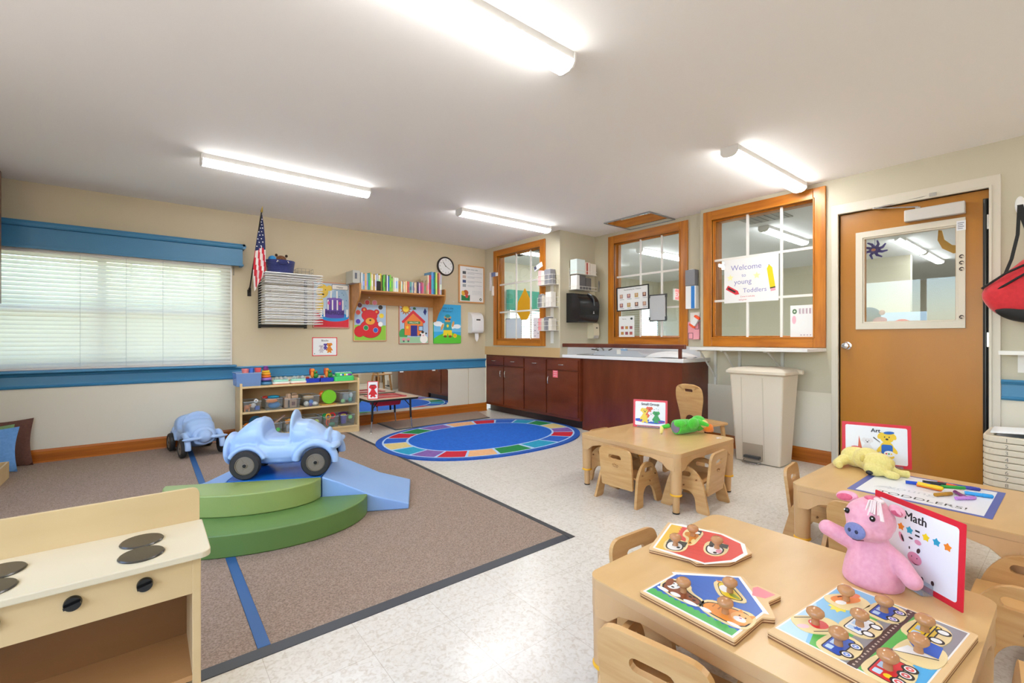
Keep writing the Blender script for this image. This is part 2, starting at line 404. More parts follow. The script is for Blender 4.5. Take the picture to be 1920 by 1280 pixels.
dup(L0, (.95, -1.0, H-.075), 0, 'added white tube light, unseen behind the viewpoint, left'); dup(L0, (3.83, -1.0, H-.075), 0, 'added white tube light, unseen behind the viewpoint, right')  # added lamps out of view, lighting the room from behind
# ceiling mirror above the changing counter
t = thing('ceiling_mirror', 'small tilted mirror panel on the ceiling beside the middle framed window', 'mirror', (4.41, 3.19, H-.03))
b = MB(mat('#8d8f8f', .4, .6)); b.plate(rect(4.16, 2.88, 4.655, 3.5), [rect(4.172, 2.892, 4.643, 3.488)], H-.014, H); build(b, 'rim', t, W=True)
b = MB(mat('#f4f6f6', .02, 1)); b.box(4.17, 2.89, H-.01, 4.645, 3.49, H-.001); build(b, 'mirror_glass', t, W=True)
# carpets
cm = mat('#b29c8c', .95, kind='carpet', col2='#8a7667', scale=150, bump=.6)
def carpet(x0, y0, x1, y1, name, label):
    b = MB(cm); b.box(x0, y0, .0, x1, y1, .009); return solo(b, name, label, 'carpet')
carpet(.341, 1.791, 1.789, 5.655, 'carpet_section', 'grey brown carpet field right of the blue seam strip, with the foam steps on it')
carpet(XL+.01, 1.791, .299, 5.655, 'carpet_section', 'grey brown carpet field left of the blue seam strip, below the window')
b = MB(cm); b.prism([(2.33, 5.655), (2.33, 5.13), (3.68, 5.13), (3.85, 5.64), (3.85, 5.655)], 0, .008); solo(b, 'carpet_section', 'small brown carpet piece along the back wall beyond the oval rug', 'carpet')
em = mat('#3e4147', .5)
b = MB(em); b.loft([[(XL+.01, 1.745, .0), (XL+.01, 1.745, .003), (XL+.01, 1.79, .010), (XL+.01, 1.79, 0)], [(1.79, 1.745, 0), (1.79, 1.745, .003), (1.79, 1.79, .010), (1.79, 1.79, 0)]])
solo(b, 'carpet_edge_strip', 'dark grey rubber edging strip along the near edge of the big carpet', 'edging')
b = MB(em); b.loft([[(1.835, y, 0), (1.835, y, .003), (1.79, y, .010), (1.79, y, 0)] for y in (1.745, 5.32)])
solo(b, 'carpet_edge_strip', 'dark grey rubber edging strip along the right side of the big carpet', 'edging')
b = MB(em); b.box(2.30, 5.10, 0, 2.33, 5.655, .008); b.box(2.33, 5.10, 0, 3.68, 5.13, .008); solo(b, 'carpet_edge_strip', 'dark edging strip round the small carpet piece by the back wall', 'edging')
b = MB(mat('#2f5c93', .45)); b.box(.30, 1.791, 0, .34, 5.655, .011); solo(b, 'seam_strip', 'blue seam strip running across the carpet under the foam steps', 'strip')
# oval rug
def sup(a, b, t, n=2.25):
    c_, s_ = math.cos(t), math.sin(t); return (2.935+a*math.copysign(abs(c_)**(2/n), c_), 4.19+b*math.copysign(abs(s_)**(2/n), s_))
rugM = {k: mat(v_, .9, kind='paint', col2=v2, scale=40) for k, v_, v2 in (('b', '#0a5bc0', '#1166cc'), ('d', '#1850a8', '#1f58b4'), ('r', '#c8102e', '#bb1030'), ('g', '#0b7a3e', '#0d8444'), ('y', '#ddc987', '#d6bf78'), ('o', '#eab585', '#e5ab77'), ('t', '#1492b8', '#1a9cc2'), ('p', '#7a55a0', '#8460aa'), ('k', '#2161c4', '#1a58ba'), ('w', '#b9d4f2', '#aacbee'))}
t = thing('oval_rug', 'blue oval rug with a border of coloured tiles before the brown cabinets', 'rug', (2.955, 4.19, 0))
b = MB(rugM['d']); N = 96
b.prism([sup(1.172, .885, 2*PI*i/N) for i in range(N)], 0, .013); build(b, 'pile', t, W=True)
b = MB(); b.z0 = .0133
b.art(rugM['w'], [sup(1.108, .828, 2*PI*i/N) for i in range(N)], .002)
seq = 'rkytprogtkrpygtkropg'; K = len(seq)
angs = [math.radians(127+18*i) for i in range(K+1)]
b.lay += 1
for i in range(K):
    b.use(rugM[seq[i]]); q = 6; a0 = angs[i]+.014; a1 = angs[i+1]-.014
    ts = [a0+(a1-a0)*j/q for j in range(q+1)]
    b.poly([sup(1.09, .81, u) for u in ts]+[sup(.868, .605, u) for u in ts[::-1]], b.z0+.0006)
b.lay = 6; b.use(rugM['b']); b.poly([sup(.845, .585, 2*PI*i/N) for i in range(N)], b.z0+.0012)
build(b, 'woven_pattern', t, W=True, recalc=False)
# wall mirror low on the back wall
t = thing('wall_mirror', 'low wide mirror screwed to the back wall behind the small table', 'mirror', (2.6, YB-.006, .16))
b = MB(mat('#eef1f0', .015, 1), onback(0, 0, .006)); b.plate(rrect(1.99, .155, 3.355, .655, .03), [], 0, .005); build(b, 'mirror_glass', t, W=True)
b = MB(white, onback(0, 0, .006))
for x in (2.62, 3.1): b.box(x, .64, .0045, x+.05, .66, .009)
b.cyl((3.34, .17, .004), (3.34, .17, .01), .007); build(b, 'clip', t, W=True)
# camera + world
cam = bpy.data.cameras.new('camera'); co = bpy.data.objects.new('camera', cam); COL.objects.link(co)
cam.sensor_width = 36; cam.lens = 857/1920*36; cam.shift_y = -5/1920; cam.clip_start = .02; cam.clip_end = 200
co.location = (0, 0, 1.086); co.rotation_euler = (PI/2, 0, math.atan2(1074, 857)-PI/2)
bpy.context.scene.camera = co
wd = bpy.data.worlds.new('sky'); bpy.context.scene.world = wd; wd.use_nodes = True
nt = wd.node_tree; bg = nt.nodes['Background']; sk = nt.nodes.new('ShaderNodeTexSky'); sk.sky_type = 'NISHITA'
sun = bpy.data.lights.new('sun', 'SUN'); so = bpy.data.objects.new('sun', sun); COL.objects.link(so); sun.energy = SUN; sun.angle = .01; sun.color = (1, .95, .86)
so.rotation_euler = (math.radians(34), 0, math.radians(-12))
sk.sun_elevation = math.radians(50); sk.sun_rotation = math.radians(200); sk.sun_disc = False; sk.air_density = 1; sk.dust_density = 1
nt.links.new(sk.outputs[0], bg.inputs[0]); bg.inputs[1].default_value = SKY
vs_ = bpy.context.scene.view_settings; vs_.view_transform = 'Standard'; vs_.look = 'None'; vs_.gamma = 1; vs_.exposure = EXPO; vs_.use_curve_mapping = False
bpy.context.scene.cycles.max_bounces = 10; bpy.context.scene.cycles.diffuse_bounces = 5; bpy.context.scene.cycles.transparent_max_bounces = 16
bpy.context.scene.cycles.sample_clamp_indirect = 6; bpy.context.scene.cycles.use_denoising = True
# ---------------------------------------------------------------- toddler tables and chairs
rubber = mat('#2a2119', .7); yel = mat('#f0b323', .4)
tabletop = mat('#d9b27a', .28, kind='wood', col2='#d1a970', scale=4, stretch=(1, 3, 1), bump=.01)
tedge = mat('#cda474', .35); tleg = mat('#d5ab7a', .4, kind='wood', col2='#c99d68', scale=4, stretch=(2, 2, .5))
def table(name, label, x0, y0, x1, y1, z=.38, cut=()):
    cx, cy = (x0+x1)/2, (y0+y1)/2; t = thing(name, label, 'table', (cx, cy, 0)); hx, hy = (x1-x0)/2, (y1-y0)/2
    b = MB(tabletop); r = .045; b.prism(rrect(-hx, -hy, hx, hy, r, 8), z-.004, z); b.use(tedge); b.prism(rrect(-hx, -hy, hx, hy, r, 8), z-.028, z-.004)
    build(b, 'tabletop', t, bevel=.0)
    b = MB(tleg); o = .03; tk = .02
    for s in (-1, 1):
        for ax in (0, 1):
            L = (hx if ax == 0 else hy)-.03
            pts = [(-L, z-.028), (L, z-.028), (L, z-.115), (L-.05, z-.108), (L-.09, z-.075), (L-.16, z-.058), (-L+.16, z-.058), (-L+.09, z-.075), (-L+.05, z-.108), (-L, z-.115)]
            if ax == 0: b.M = frame((0, s*(hy-.018)+(.01 if s > 0 else -.0), 0), (1, 0, 0), (0, 0, 1))
            else: b.M = frame((s*(hx-.018)-(.0 if s > 0 else .01), 0, 0), (0, 1, 0), (0, 0, 1))
            b.prism(pts, -.005, .015)
    b.M = Mx(); build(b, 'apron', t, bevel=.003)
    for sx in (-1, 1):
        for sy in (-1, 1):
            q = (sx*(hx-.04), sy*(hy-.04)); b = MB(tleg)
            b.lathe([(.033, .12), (.034, .2), (.036, z-.09), (.0375, z-.088), (.037, z-.0285)], (*q, 0), 20)
            l = build(b, 'leg', t, sm=50)
            b = MB(yel); b.lathe([(.0355, .112), (.037, .116), (.037, .12), (.034, .124)], (*q, 0), 20); build(b, 'collar', l, sm=50)
            b = MB(tleg); b.lathe([(.02, .008), (.023, .112)], (*q, 0), 18); build(b, 'leg_extension', l, sm=50)
            b = MB(rubber); b.lathe([(.021, 0), (.022, .008)], (*q, 0), 18); build(b, 'foot_cap', l, sm=50)
    return t
table('toddler_table', 'low maple table before the brown counter with four small chairs pushed in', 2.53, 1.545, 3.27, 2.36)
table('toddler_table', 'low maple table holding the blue-bordered paper and markers, near the wooden door', 2.46, .105, 3.16, .90)
table('toddler_table', 'nearest low maple table, covered with wooden knob puzzles', 1.03, .145, 1.80, .935)
def slot(cx, cy, w, h, n=6):
    p = []; r = h/2
    for sx, a in ((1, -90), (-1, 90)):
        for i in range(n+1): t = math.radians(a+180*i/n); p.append((cx+sx*(w/2-r)+r*math.cos(t)*(1), cy+r*math.sin(t)))
    return p
def chair(name, label, loc, rz, k=1.0, group=None):
    # faces local +x; k scales the whole chair
    t = thing(name, label, 'chair', loc, rz, group)
    W = .145*k
    side = round_poly([(-.155, 0), (-.075, 0), (-.062, .09), (-.03, .125), (.03, .125), (.062, .09), (.085, 0), (.165, 0), (.115, .2), (.06, .272), (-.03, .272), (-.105, .2)],
                      [.01, .02, .04, .05, .05, .04, .02, .01, .06, .06, .06, .06])
    for s in (-1, 1):
        b = MB(maple2, frame((0, s*W-(0.009 if s > 0 else -.009), 0), (1, 0, 0), (0, -s*.0, 1)))
        sp = [(x*k, y*k) for x, y in side]; hl = [(x*k, y*k) for x, y in slot(.015, .225, .09, .03)]
        b.plate(sp, [hl], -.009*k, .009*k)
        # splay outwards to the floor
        b.v = [V((p.x, p.y+s*(.272*k-p.z)*.09, p.z)) for p in b.v]
        sd = build(b, 'side_panel', t, bevel=.004)
        b = MB(mat('#8a5a2c', .5))
        for x, z in ((-.07, .2), (.08, .19), (.01, .155)): b.cyl((x*k, s*(W+.012+(.272-z)*.09*k)-(.009*s), z*k), (x*k, s*(W+.0135+(.272-z)*.09*k)-.009*s+s*.006, z*k), .005*k, n=10)
        build(b, 'screws', sd)
    b = MB(maple2); b.cb((.02*k, 0, .165*k), (.23*k, 2*W-.02*k, .014*k), Ry(math.radians(4))); build(b, 'seat', t, bevel=.004)
    b = MB(maple2); b.M = frame((-.118*k, 0, .10*k), (0, -1, 0), (-.12, 0, 1)); w = W-.022*k
    b.plate([(x, y) for x, y in round_poly([(-w, 0), (w, 0), (w*1.04, .27*k), (-w*1.04, .27*k)], [.01, .01, .055*k, .055*k], 6)], [slot(0, .205*k, .10*k, .032*k)], -.008*k, .008*k)
    bk = build(b, 'backrest', t, bevel=.005)
    b = MB(mat('#8a5a2c', .6)); b.M = frame((-.118*k, 0, .10*k), (0, -1, 0), (-.12, 0, 1))
    for i, q in enumerate(((-.018, 0), (-.006, .004), (.006, 0), (.018, -.003))):   # small burnt-in mark on the outside of the backrest
        b.tube([((q[0]-.006)*k, (.150+q[1])*k, +.0088*k), (q[0]*k, (.160+q[1])*k, +.0088*k), ((q[0]+.005)*k, (.148+q[1])*k, +.0088*k)], .0011*k, 5)
    b.tube([(-.02*k, .143*k, +.0088*k), (.018*k, .139*k, +.0088*k)], .0011*k, 5); build(b, 'burnt_mark', bk)
    return t
chair('toddler_chair', 'small maple chair at the front left side of the table by the brown counter', (2.565, 1.945, 0), .04)
G = 'small maple chairs around the low tables'
c0 = chair('toddler_chair', 'small maple chair at the near right side of the table by the brown counter', (2.84, 1.605, 0), PI/2+.10)
dup(c0, (2.83, 2.28, 0), -PI/2, 'small maple chair hidden behind the left leg of the table by the counter')
dup(c0, (3.21, 1.98, 0), PI, 'small maple chair at the far side of the table with the Small Group card')
chair('toddler_chair', 'nearest maple chair, its whole back facing us at the puzzle table', (1.05, .64, 0), .18, 1.09)
dup(c0, (1.40, .895, 0), -PI/2-.05, 'maple chair at the left end of the puzzle table, only its back corner showing')
dup(c0, (1.42, .225, 0), PI/2+.1, 'maple chair at the bottom right corner of the picture, at the puzzle table')
dup(c0, (2.545, .60, 0), .0, 'maple chair behind the pink pig at the marker table')
dup(c0, (2.89, .90, 0), -PI/2+.12, 'maple chair at the left end of the marker table, side panel showing')
c1 = chair('toddler_chair', 'larger maple chair under the right end of the marker table behind the math card', (2.28, .10, 0), PI/2, 1.15)
# taller chair with a hole in its shaped back
t = thing('school_chair', 'taller maple chair with a shaped back between the brown counter and the bin', 'chair', (3.84, 2.12, 0), -.18)
b = MB(maple2); b.M = frame((-.13, 0, .325), (0, -1, 0), (-.1, 0, 1))
out = round_poly([(-.1, 0), (.1, 0), (.115, .12), (.145, .25), (.135, .345), (.06, .37), (-.06, .37), (-.135, .345), (-.145, .25), (-.115, .12)], .04, 4)
arch = [(-.06, .03)]+[(-.06*math.cos(PI*i/8), .045+.055*math.sin(PI*i/8)) for i in range(9)]+[(.06, .03)]
b.plate(out, [slot(0, .315, .09, .025), arch[::-1]], -.007, .007); build(b, 'backrest', t, bevel=.004)
b = MB(maple2); b.M = Mx.Translation((.02, 0, .34)); b.prism(rrect(-.16, -.15, .17, .15, .05), -.008, .008); build(b, 'seat', t, bevel=.004)
for sx, sy in ((-1, -1), (-1, 1), (1, -1), (1, 1)):
    b = MB(maple2); b.loft([[(x0+sx*.13+a*.018, sy*(.11+y0)+c_*.012, z) for a, c_ in ((-1, -1), (1, -1), (1, 1), (-1, 1))] for x0, y0, z in ((sx*.03, .03, 0), (sx*.01, .01, .2), (0, 0, .33))]); build(b, 'leg', t, bevel=.004)
# ---------------------------------------------------------------- cards standing on the tables
red = mat('#dc2436', .35); cardw = mat('#f0f1f4', .35)
def body(g, m, x, y, s, ears='dog', dark=None):    # a small printed animal figure
    g.art(m, oval(x, y, .32*s, .42*s)); g.art(m, oval(x, y+.6*s, .3*s, .27*s))
    for q in (-1, 1):
        g.art(m, oval(x+q*.28*s, y+.72*s, .12*s, .2*s, rot=q*.5)); g.art(m, oval(x+q*.3*s, y-.02*s, .1*s, .25*s, rot=q*.6)); g.art(m, oval(x+q*.18*s, y-.42*s, .14*s, .1*s))
    k = mat('#2a2220', .5)
    for q in (-1, 1): g.art(k, oval(x+q*.1*s, y+.66*s, .03*s, .04*s, 8))
    g.art(dark or k, oval(x, y+.54*s, .07*s, .05*s, 10))
def card_frame(g, w, h, m=red):
    g.use(m); g.plate(rrect(0, 0, w, h, .003, 2), [], 0, .002); g.z0 = .0021; g.lay = 0; g.art(cardw, rrect(.07*h, .07*h, w-.07*h, h-.07*h, .008, 3))
def card(label, loc, xdir, tilt, w, h, artfn, acr=False):
    xd = V(xdir).normalized(); nrm = xd.cross(V((0, 0, 1))); up = V((0, 0, 1))-nrm*tilt
    t = thing('table_card', label, 'sign card', loc); M = frame(V(loc)+V((0, 0, .0015)), xd, up)
    g = MB(M=M); card_frame(g, w, h); artfn(g, w, h); build(g, 'printed_card', t, W=True, recalc=False)
    g = MB(mat('#e9eef2', .1, kind='sheer', spec=.16), M); a = w*.12
    if acr: g.box(.16*w, .0, .004, .72*w, .003, .035); g.box(.16*w, .0, .004, .72*w, .028, .0055); g.box(.16*w, .0, .033, .72*w, .012, .0345)
    else: g.box(a, .0, .003, w-a, .002, .02); g.box(a, 0, .003, w-a, .012, .0045)
    build(g, 'acrylic_stand', t, W=True); return t
def art_small(g, w, h):
    g.art(mat('#2452c4', .4), [(w*x, h*y) for x, y in ((.07, .30), (.3, .33), (.6, .31), (.93, .27), (.93, .19), (.7, .14), (.4, .15), (.07, .22))])
    body(g, mat('#f0d23c', .4), w*.35, h*.36, h*.38); body(g, mat('#e0592e', .4), w*.48, h*.50, h*.28); body(g, mat('#eceef0', .4), w*.53, h*.34, h*.26); body(g, mat('#2f9a4a', .4), w*.68, h*.33, h*.30)
    for x, y in ((.62, .66), (.68, .69), (.74, .66)): g.art(mat('#2a2a2a', .5), oval(w*x, h*y, .012*w, .008*w, 8))
    for x, c_ in ((.2, '#d8457a'), (.78, '#d8457a'), (.88, '#d8457a'), (.6, '#53b6e0')): g.art(mat(c_, .5), oval(w*x, h*.22, .05*w, .012*h))
    g.atext(mat('#1c1c22', .5), 'Small Group', .125*h, w*.5, h*.80, bold=.0006)
card('white card with a red border reading Small Group on the far low table', (3.06, 2.27, .38), (.13, -.25, 0), .1, .262, .218, art_small)
def art_art(g, w, h):
    body(g, mat('#e6e2e4', .4), w*.38, h*.40, h*.27); g.art(mat('#f0d23c', .4), oval(w*.66, h*.70, h*.13, h*.11)); body(g, mat('#f0c92c', .4), w*.66, h*.42, h*.42)
    g.art(mat('#1f62b8', .4), rrect(w*.58, h*.30, w*.74, h*.52, .01)); g.art(mat('#1f62b8', .4), oval(w*.69, h*.80, h*.1, h*.035, rot=.1))
    g.art(mat('#f5f5f2', .4), oval(w*.69, h*.31, h*.1, h*.07)); 
    for i, c_ in enumerate(('#d83b3b', '#2f9a4a', '#f0c92c')): g.art(mat(c_, .4), oval(w*(.65+.035*i), h*.31, h*.018, h*.018, 10))
    g.art(mat('#d9694a', .4), [(w*.24, h*.38), (w*.255, h*.68), (w*.30, h*.38)]); g.art(mat('#dc2f4c', .4), oval(w*.2, h*.40, h*.08, h*.025))
    g.art(mat('#4a3a2a', .4), [(w*.46, h*.66), (w*.56, h*.56), (w*.565, h*.57), (w*.47, h*.68)])
    g.atext(mat('#1c1c22', .5), 'Art', .13*h, w*.5, h*.79, bold=.0006)
card('white card with a red border reading Art behind the yellow plush dog', (3.115, .868, .38), (.10, -.287, 0), .1, .305, .232, art_art)
def art_math(g, w, h):
    k = mat('#1c1c22', .5)
    g.atext(k, 'Math', .15*h, w*.5, h*.775, bold=.0009)
    Y = h*.655; s = .045*h*1.25
    for x, c_ in ((.16, '#f2d21e'), (.34, '#f28a22'), (.44, '#28a3c4'), (.62, '#f2d21e'), (.73, '#28a3c4'), (.84, '#f28a22')): g.art(mat(c_, .4), smooth2(star(w*x, Y, s, .55), 1))
    g.use(k); g.lay += 1; z = g.z0+g.lay*.0001
    g.poly(rect(w*.235, Y-.003, w*.275, Y+.003), z); g.poly(rect(w*.255-.003, Y-w*.02, w*.255+.003, Y+w*.02), z); g.poly(rect(w*.505, Y+.004, w*.555, Y+.009), z); g.poly(rect(w*.505, Y-.009, w*.555, Y-.004), z)
    pk = mat('#e79ab4', .4); br = mat('#3a2426', .5); wt = mat('#f7f5f6', .4)
    g.art(wt, oval(w*.50, h*.40, h*.085, h*.14)); g.art(pk, oval(w*.35, h*.53, h*.028, h*.06, rot=.5)); g.art(br, oval(w*.365, h*.52, h*.015, h*.045, rot=.5)); g.art(pk, oval(w*.54, h*.55, h*.045, h*.03))
    g.art(br, oval(w*.46, h*.565, h*.03, h*.012)); g.art(pk, oval(w*.51, h*.335, h*.095, h*.075)); g.art(br, oval(w*.55, h*.45, h*.022, h*.035, rot=-.4)); g.art(br, oval(w*.45, h*.44, h*.01, h*.02, 8))
    g.art(br, [(w*.47, h*.30), (w*.52, h*.275), (w*.57, h*.285), (w*.52, h*.262)]); g.art(br, oval(w*.60, h*.13, h*.02, h*.03)); g.art(br, oval(w*.71, h*.15, h*.02, h*.028)); g.art(br, oval(w*.45, h*.10, h*.03, h*.015))
    for q in (.48, .54): g.art(br, oval(w*q, h*.35, h*.006, h*.01, 8))
card('white card with a red border reading Math behind the pink pig', (1.797, .418, .38), (-.158, -.222, 0), .04, .275, .228, art_math, True)
# ---------------------------------------------------------------- next room behind the inner windows
nbw = mat('#c9c3ae', .6); NX1, NY0, NY1 = 14.0, -3.2, 6.4
f = MB(mat('#cfcac0', .3)); f.box(XB+.12, NY0, -.1, NX1, NY1, 0); f.box(XA+.12, 4.19, -.1, XB+.12, NY1, 0); struct(f, 'floor.001')
c = MB(mat('#d9dadb', .8)); c.box(XB+.12, NY0, H, NX1, NY1, H+.1); c.box(XA+.12, 4.19, H, XB+.12, NY1, H+.1); struct(c, 'ceiling.001')
w = MB(nbw, frame((0, NY1, 0), (1, 0, 0), (0, 0, 1)))
w.plate(rect(XA+.12, 0, NX1, H), [rect(5.05, .9, 6.05, 1.75), rect(8.9, .75, 10.3, 1.8)], -.1, 0); struct(w, 'wall_next_room_back')
w = MB(nbw); w.box(NX1, NY0, 0, NX1+.1, NY1, H); struct(w, 'wall_next_room_far')
w = MB(nbw); w.box(XD+.2, NY0-.1, 0, NX1, NY0, H); struct(w, 'wall_next_room_front')
w = MB(nbw); w.box(9.6, 1.75, 0, 9.72, NY1, H); struct(w, 'wall_next_room_partition')
for i, (x0, x1, z0, z1) in enumerate(((5.05, 6.05, .9, 1.75), (8.2, 9.55, .75, 1.8))):
    n = 'window_%d' % (6+i)
    g = MB(white); M = frame((0, NY1-.001, 0), (1, 0, 0), (0, 0, 1)); g.M = M
    g.plate(rect(x0-.05, z0-.05, x1+.05, z1+.05), [rect(x0, z0, x1, z1)], 0, .02); wo = struct(g, n)
    g = MB(slat)
    for k in range(int((z1-z0)/.042)): zz = z0+.02+k*.042; g.loft([[(x, NY1-.02, zz+.016), (x, NY1-.035, zz), (x, NY1-.035, zz-.002), (x, NY1-.02, zz+.014)] for x in (x0, x1)])
    build(g, 'slats', wo)
t = MB(mat('#3f8f7a', .8)); t.box(4.95, NY1-.12, 1.6, 6.15, NY1-.04, 1.95); solo(t, 'fabric_valance', 'green fabric valance over blinds seen through the small inner window', 'valance')
def nlight(x, y, lab):
    return dup(L0, (x, y, H-.075), 0, lab)
nlight(6.38, 4.15, 'tube light seen through the middle inner window, nearer one')
nlight(7.7, 4.15, 'tube light seen through the middle inner window, farther one')
nlight(8.55, 1.55, 'near tube light of the pair seen through the door window')
nlight(9.95, 1.55, 'far tube light of the pair seen through the door window')
nlight(6.0, .55, 'tube light seen at the upper left of the door window'); nlight(12.2, .2, 'distant tube light at the right of the door window')
nlight(6.4, 2.4, 'tube light beyond the largest inner window')
nlight(6.3, 5.5, 'added tube light near the back wall of the next room'); nlight(11.5, 3.2, 'added unseen tube light past the partition of the next room'); nlight(6.4, -1.2, 'added unseen tube light over the front of the next room'); nlight(9.5, -1.2, 'added unseen tube light over the front right of the next room'); nlight(4.95, 5.3, 'added tube light just behind the small framed window')  # extra lamps added to brighten the next room
t = thing('exit_sign', 'red exit sign seen through the middle inner window', 'sign', (8.1, 4.98, 1.93))
b = MB(white); b.box(8.0, 4.96, 1.84, 8.3, 5.0, 2.06); build(b, 'box', t, W=True)
b = MB(mat('#ff6a6a', .5, kind='glow', scale=1.3), frame((8.0, 4.958, 1.84), (1, 0, 0), (0, 0, 1))); b.z0 = 0
b.plate(rect(.01, .01, .29, .21), [], 0, .001); b.use(mat('#ffffff', .5)); b.text('EXIT', .14, .15, .06, .002); build(b, 'panel', t, W=True, recalc=False)
b = MB(mat('#9c9c98', .6))
b.box(5.1, 2.0, H-.012, 5.55, 2.45, H-.001)
for k in range(6): b.box(5.13, 2.03+k*.07, H-.018, 5.52, 2.05+k*.07, H-.012)
solo(b, 'ceiling_vent', 'grey slotted ceiling vent seen through the largest inner window', 'vent')
b = MB(mat('#9c9c98', .6)); b.box(10.4, .9, H-.012, 11.0, 1.2, H-.001); solo(b, 'ceiling_vent', 'small ceiling vent seen through the door window', 'vent')
b = MB(mat('#6b3a30', .5)); b.box(11.5, .15, 0, 11.6, 1.0, 2.0); solo(b, 'tall_cabinet', 'dark red brown tall cabinet seen through the door window', 'cabinet')
b = MB(mat('#e9e6dc', .5)); b.box(10.9, .95, 0, 11.1, 1.2, H); struct(b, 'trim_12')
# things seen against the door window glass
b = MB(mat('#f2b90f', .5)); pts = [(0, .16), (.018, .155), (.03, .09), (.07, .045), (.125, .035), (.14, .03), (.118, -.002), (.075, -.012), (.02, .03), (-.004, .09)]
b.M = frame((4.95, .73, 1.77), (0, -1, 0), (0, 0, 1)); b.prism([(x*1.15, y*1.15) for x, y in pts], -.012, .012); b.M = Mx(); b.tube([(4.95, .725, 1.955), (4.95, .725, H-.001)], .0015, 4)
solo(b, 'banana_cutout', 'yellow banana cutout hanging behind the door window', 'decoration', bevel=.004)
t = thing('octopus_toy', 'purple octopus decoration hanging behind the upper left of the door window', 'decoration', (4.95, 1.14, 1.86))
b = MB(mat('#5648b8', .6)); b.M = frame((4.95, 1.14, 1.86), (0, -1, 0), (0, 0, 1)); b.ell((0, 0, 0), (.04, .035, .03))
for k in range(8):
    a = k*PI/4+.3; b.tube([(.02*math.cos(a), .02*math.sin(a), 0), (.06*math.cos(a), .05*math.sin(a), .01), (.09*math.cos(a+.3), .08*math.sin(a+.3), 0)], [.014, .011, .006], 7)
b.M = Mx(); b.tube([(4.95, 1.14, 1.88), (4.95, 1.14, H-.001)], .0015, 4); build(b, 'body', t, W=True, sm=60)
b = MB(mat('#f2a48f', .6)); b.M = frame((4.93, 1.14, 1.855), (0, -1, 0), (0, 0, 1)); b.ell((0, 0, .02), (.016, .012, .01)); build(b, 'face', t, W=True, sm=60)
b = MB(mat('#a9b820', .7)); b.M = frame((5.05, .63, 1.65), (0, -1, 0), (0, 0, 1))
for k in range(7): b.ell((.02+k*.022, .01*math.sin(k)+k*.004, 0), (.022, .016, .01), 8, 6)
b.M = Mx(); b.tube([(5.05, .56, 1.66), (5.05, .56, H-.001)], .0015, 4); solo(b, 'leaf_garland', 'green leaf garland hanging behind the right of the door window', 'decoration')
b = MB(mat('#b9b2a4', .5)); b.box(4.82, .9, 0, 5.15, 1.32, 1.215); solo(b, 'storage_cabinet', 'grey cabinet just behind the door window under the plush toy', 'cabinet')
t = thing('doll_toy', 'dark blue and pink plush toy at the lower left behind the door window', 'toy', (4.9, 1.2, 1.22))
b = MB(mat('#2f4d6e', .8)); b.ell((4.9, 1.17, 1.29), (.05, .085, .07)); build(b, 'cap', t, W=True, sm=60)
b = MB(mat('#e88fa8', .8)); b.ell((4.88, 1.09, 1.245), (.03, .05, .028)); build(b, 'body', t, W=True, sm=60)
b = MB(mat('#eab09a', .8)); b.ell((4.88, 1.075, 1.31), (.022, .022, .022)); build(b, 'head', t, W=True, sm=60)
# ---------------------------------------------------------------- inner windows
def inner_window(n, X, y0, y1, z0, z1, fw, mull, th=.12):
    # y0 > y1 ; outer frame extents
    M = onright(0, 0, X); a, b_ = -y0, -y1
    g = MB(oak, M)
    for (p, q, r, s_) in ((a, z0, a+fw, z1), (b_-fw, z0, b_, z1)):
        g.use(oak); g.box(p, q, 0, r, s_, .022)
    g.use(oakh); g.box(a+fw, z0, 0, b_-fw, z0+fw, .022); g.box(a+fw, z1-fw, 0, b_-fw, z1, .022)
    i0, i1, j0, j1 = a+fw-.012, b_-fw+.012, z0+fw-.012, z1-fw+.012
    g.use(oak); g.box(i0, j0, -th, i0+.012, j1, .03); g.box(i1-.012, j0, -th, i1, j1, .03)
    g.use(oakh); g.box(i0, j0, -th, i1, j0+.012, .03); g.box(i0, j1-.012, -th, i1, j1, .03)
    g.use(oak)
    for d in (-.055, -.035): g.plate(rect(i0+.012, j0+.012, i1-.012, j1-.012), [rect(i0+.024, j0+.024, i1-.024, j1-.024)], d, d+.008)
    w = struct(g, 'window_%d' % n, bevel=.004)
    g = MB(pane, M); g.box(i0+.01, j0+.01, -.048, i1-.01, j1-.01, -.043); build(g, 'glass_pane', w)
    g = MB(white, M)
    for x in mull[0]: g.box(-x-.011, j0+.012, -.04, -x+.011, j1-.012, -.026)
    for z in mull[1]: g.box(i0+.012, z-.011, -.041, i1-.012, z+.011, -.027)
    build(g, 'muntins', w); return w
inner_window(2, XA, 5.442, 4.328, .991, 2.375, .09, ((4.966, 4.658), (1.872, 1.471)))
inner_window(3, XB, 3.831, 2.723, 1.01, 2.394, .1, ((3.37, 3.077), (1.869, 1.45)))
inner_window(4, XD, 2.49, 1.386, 1.008, 2.40, .095, ((2.06, 1.753), (1.892, 1.474)), .19)
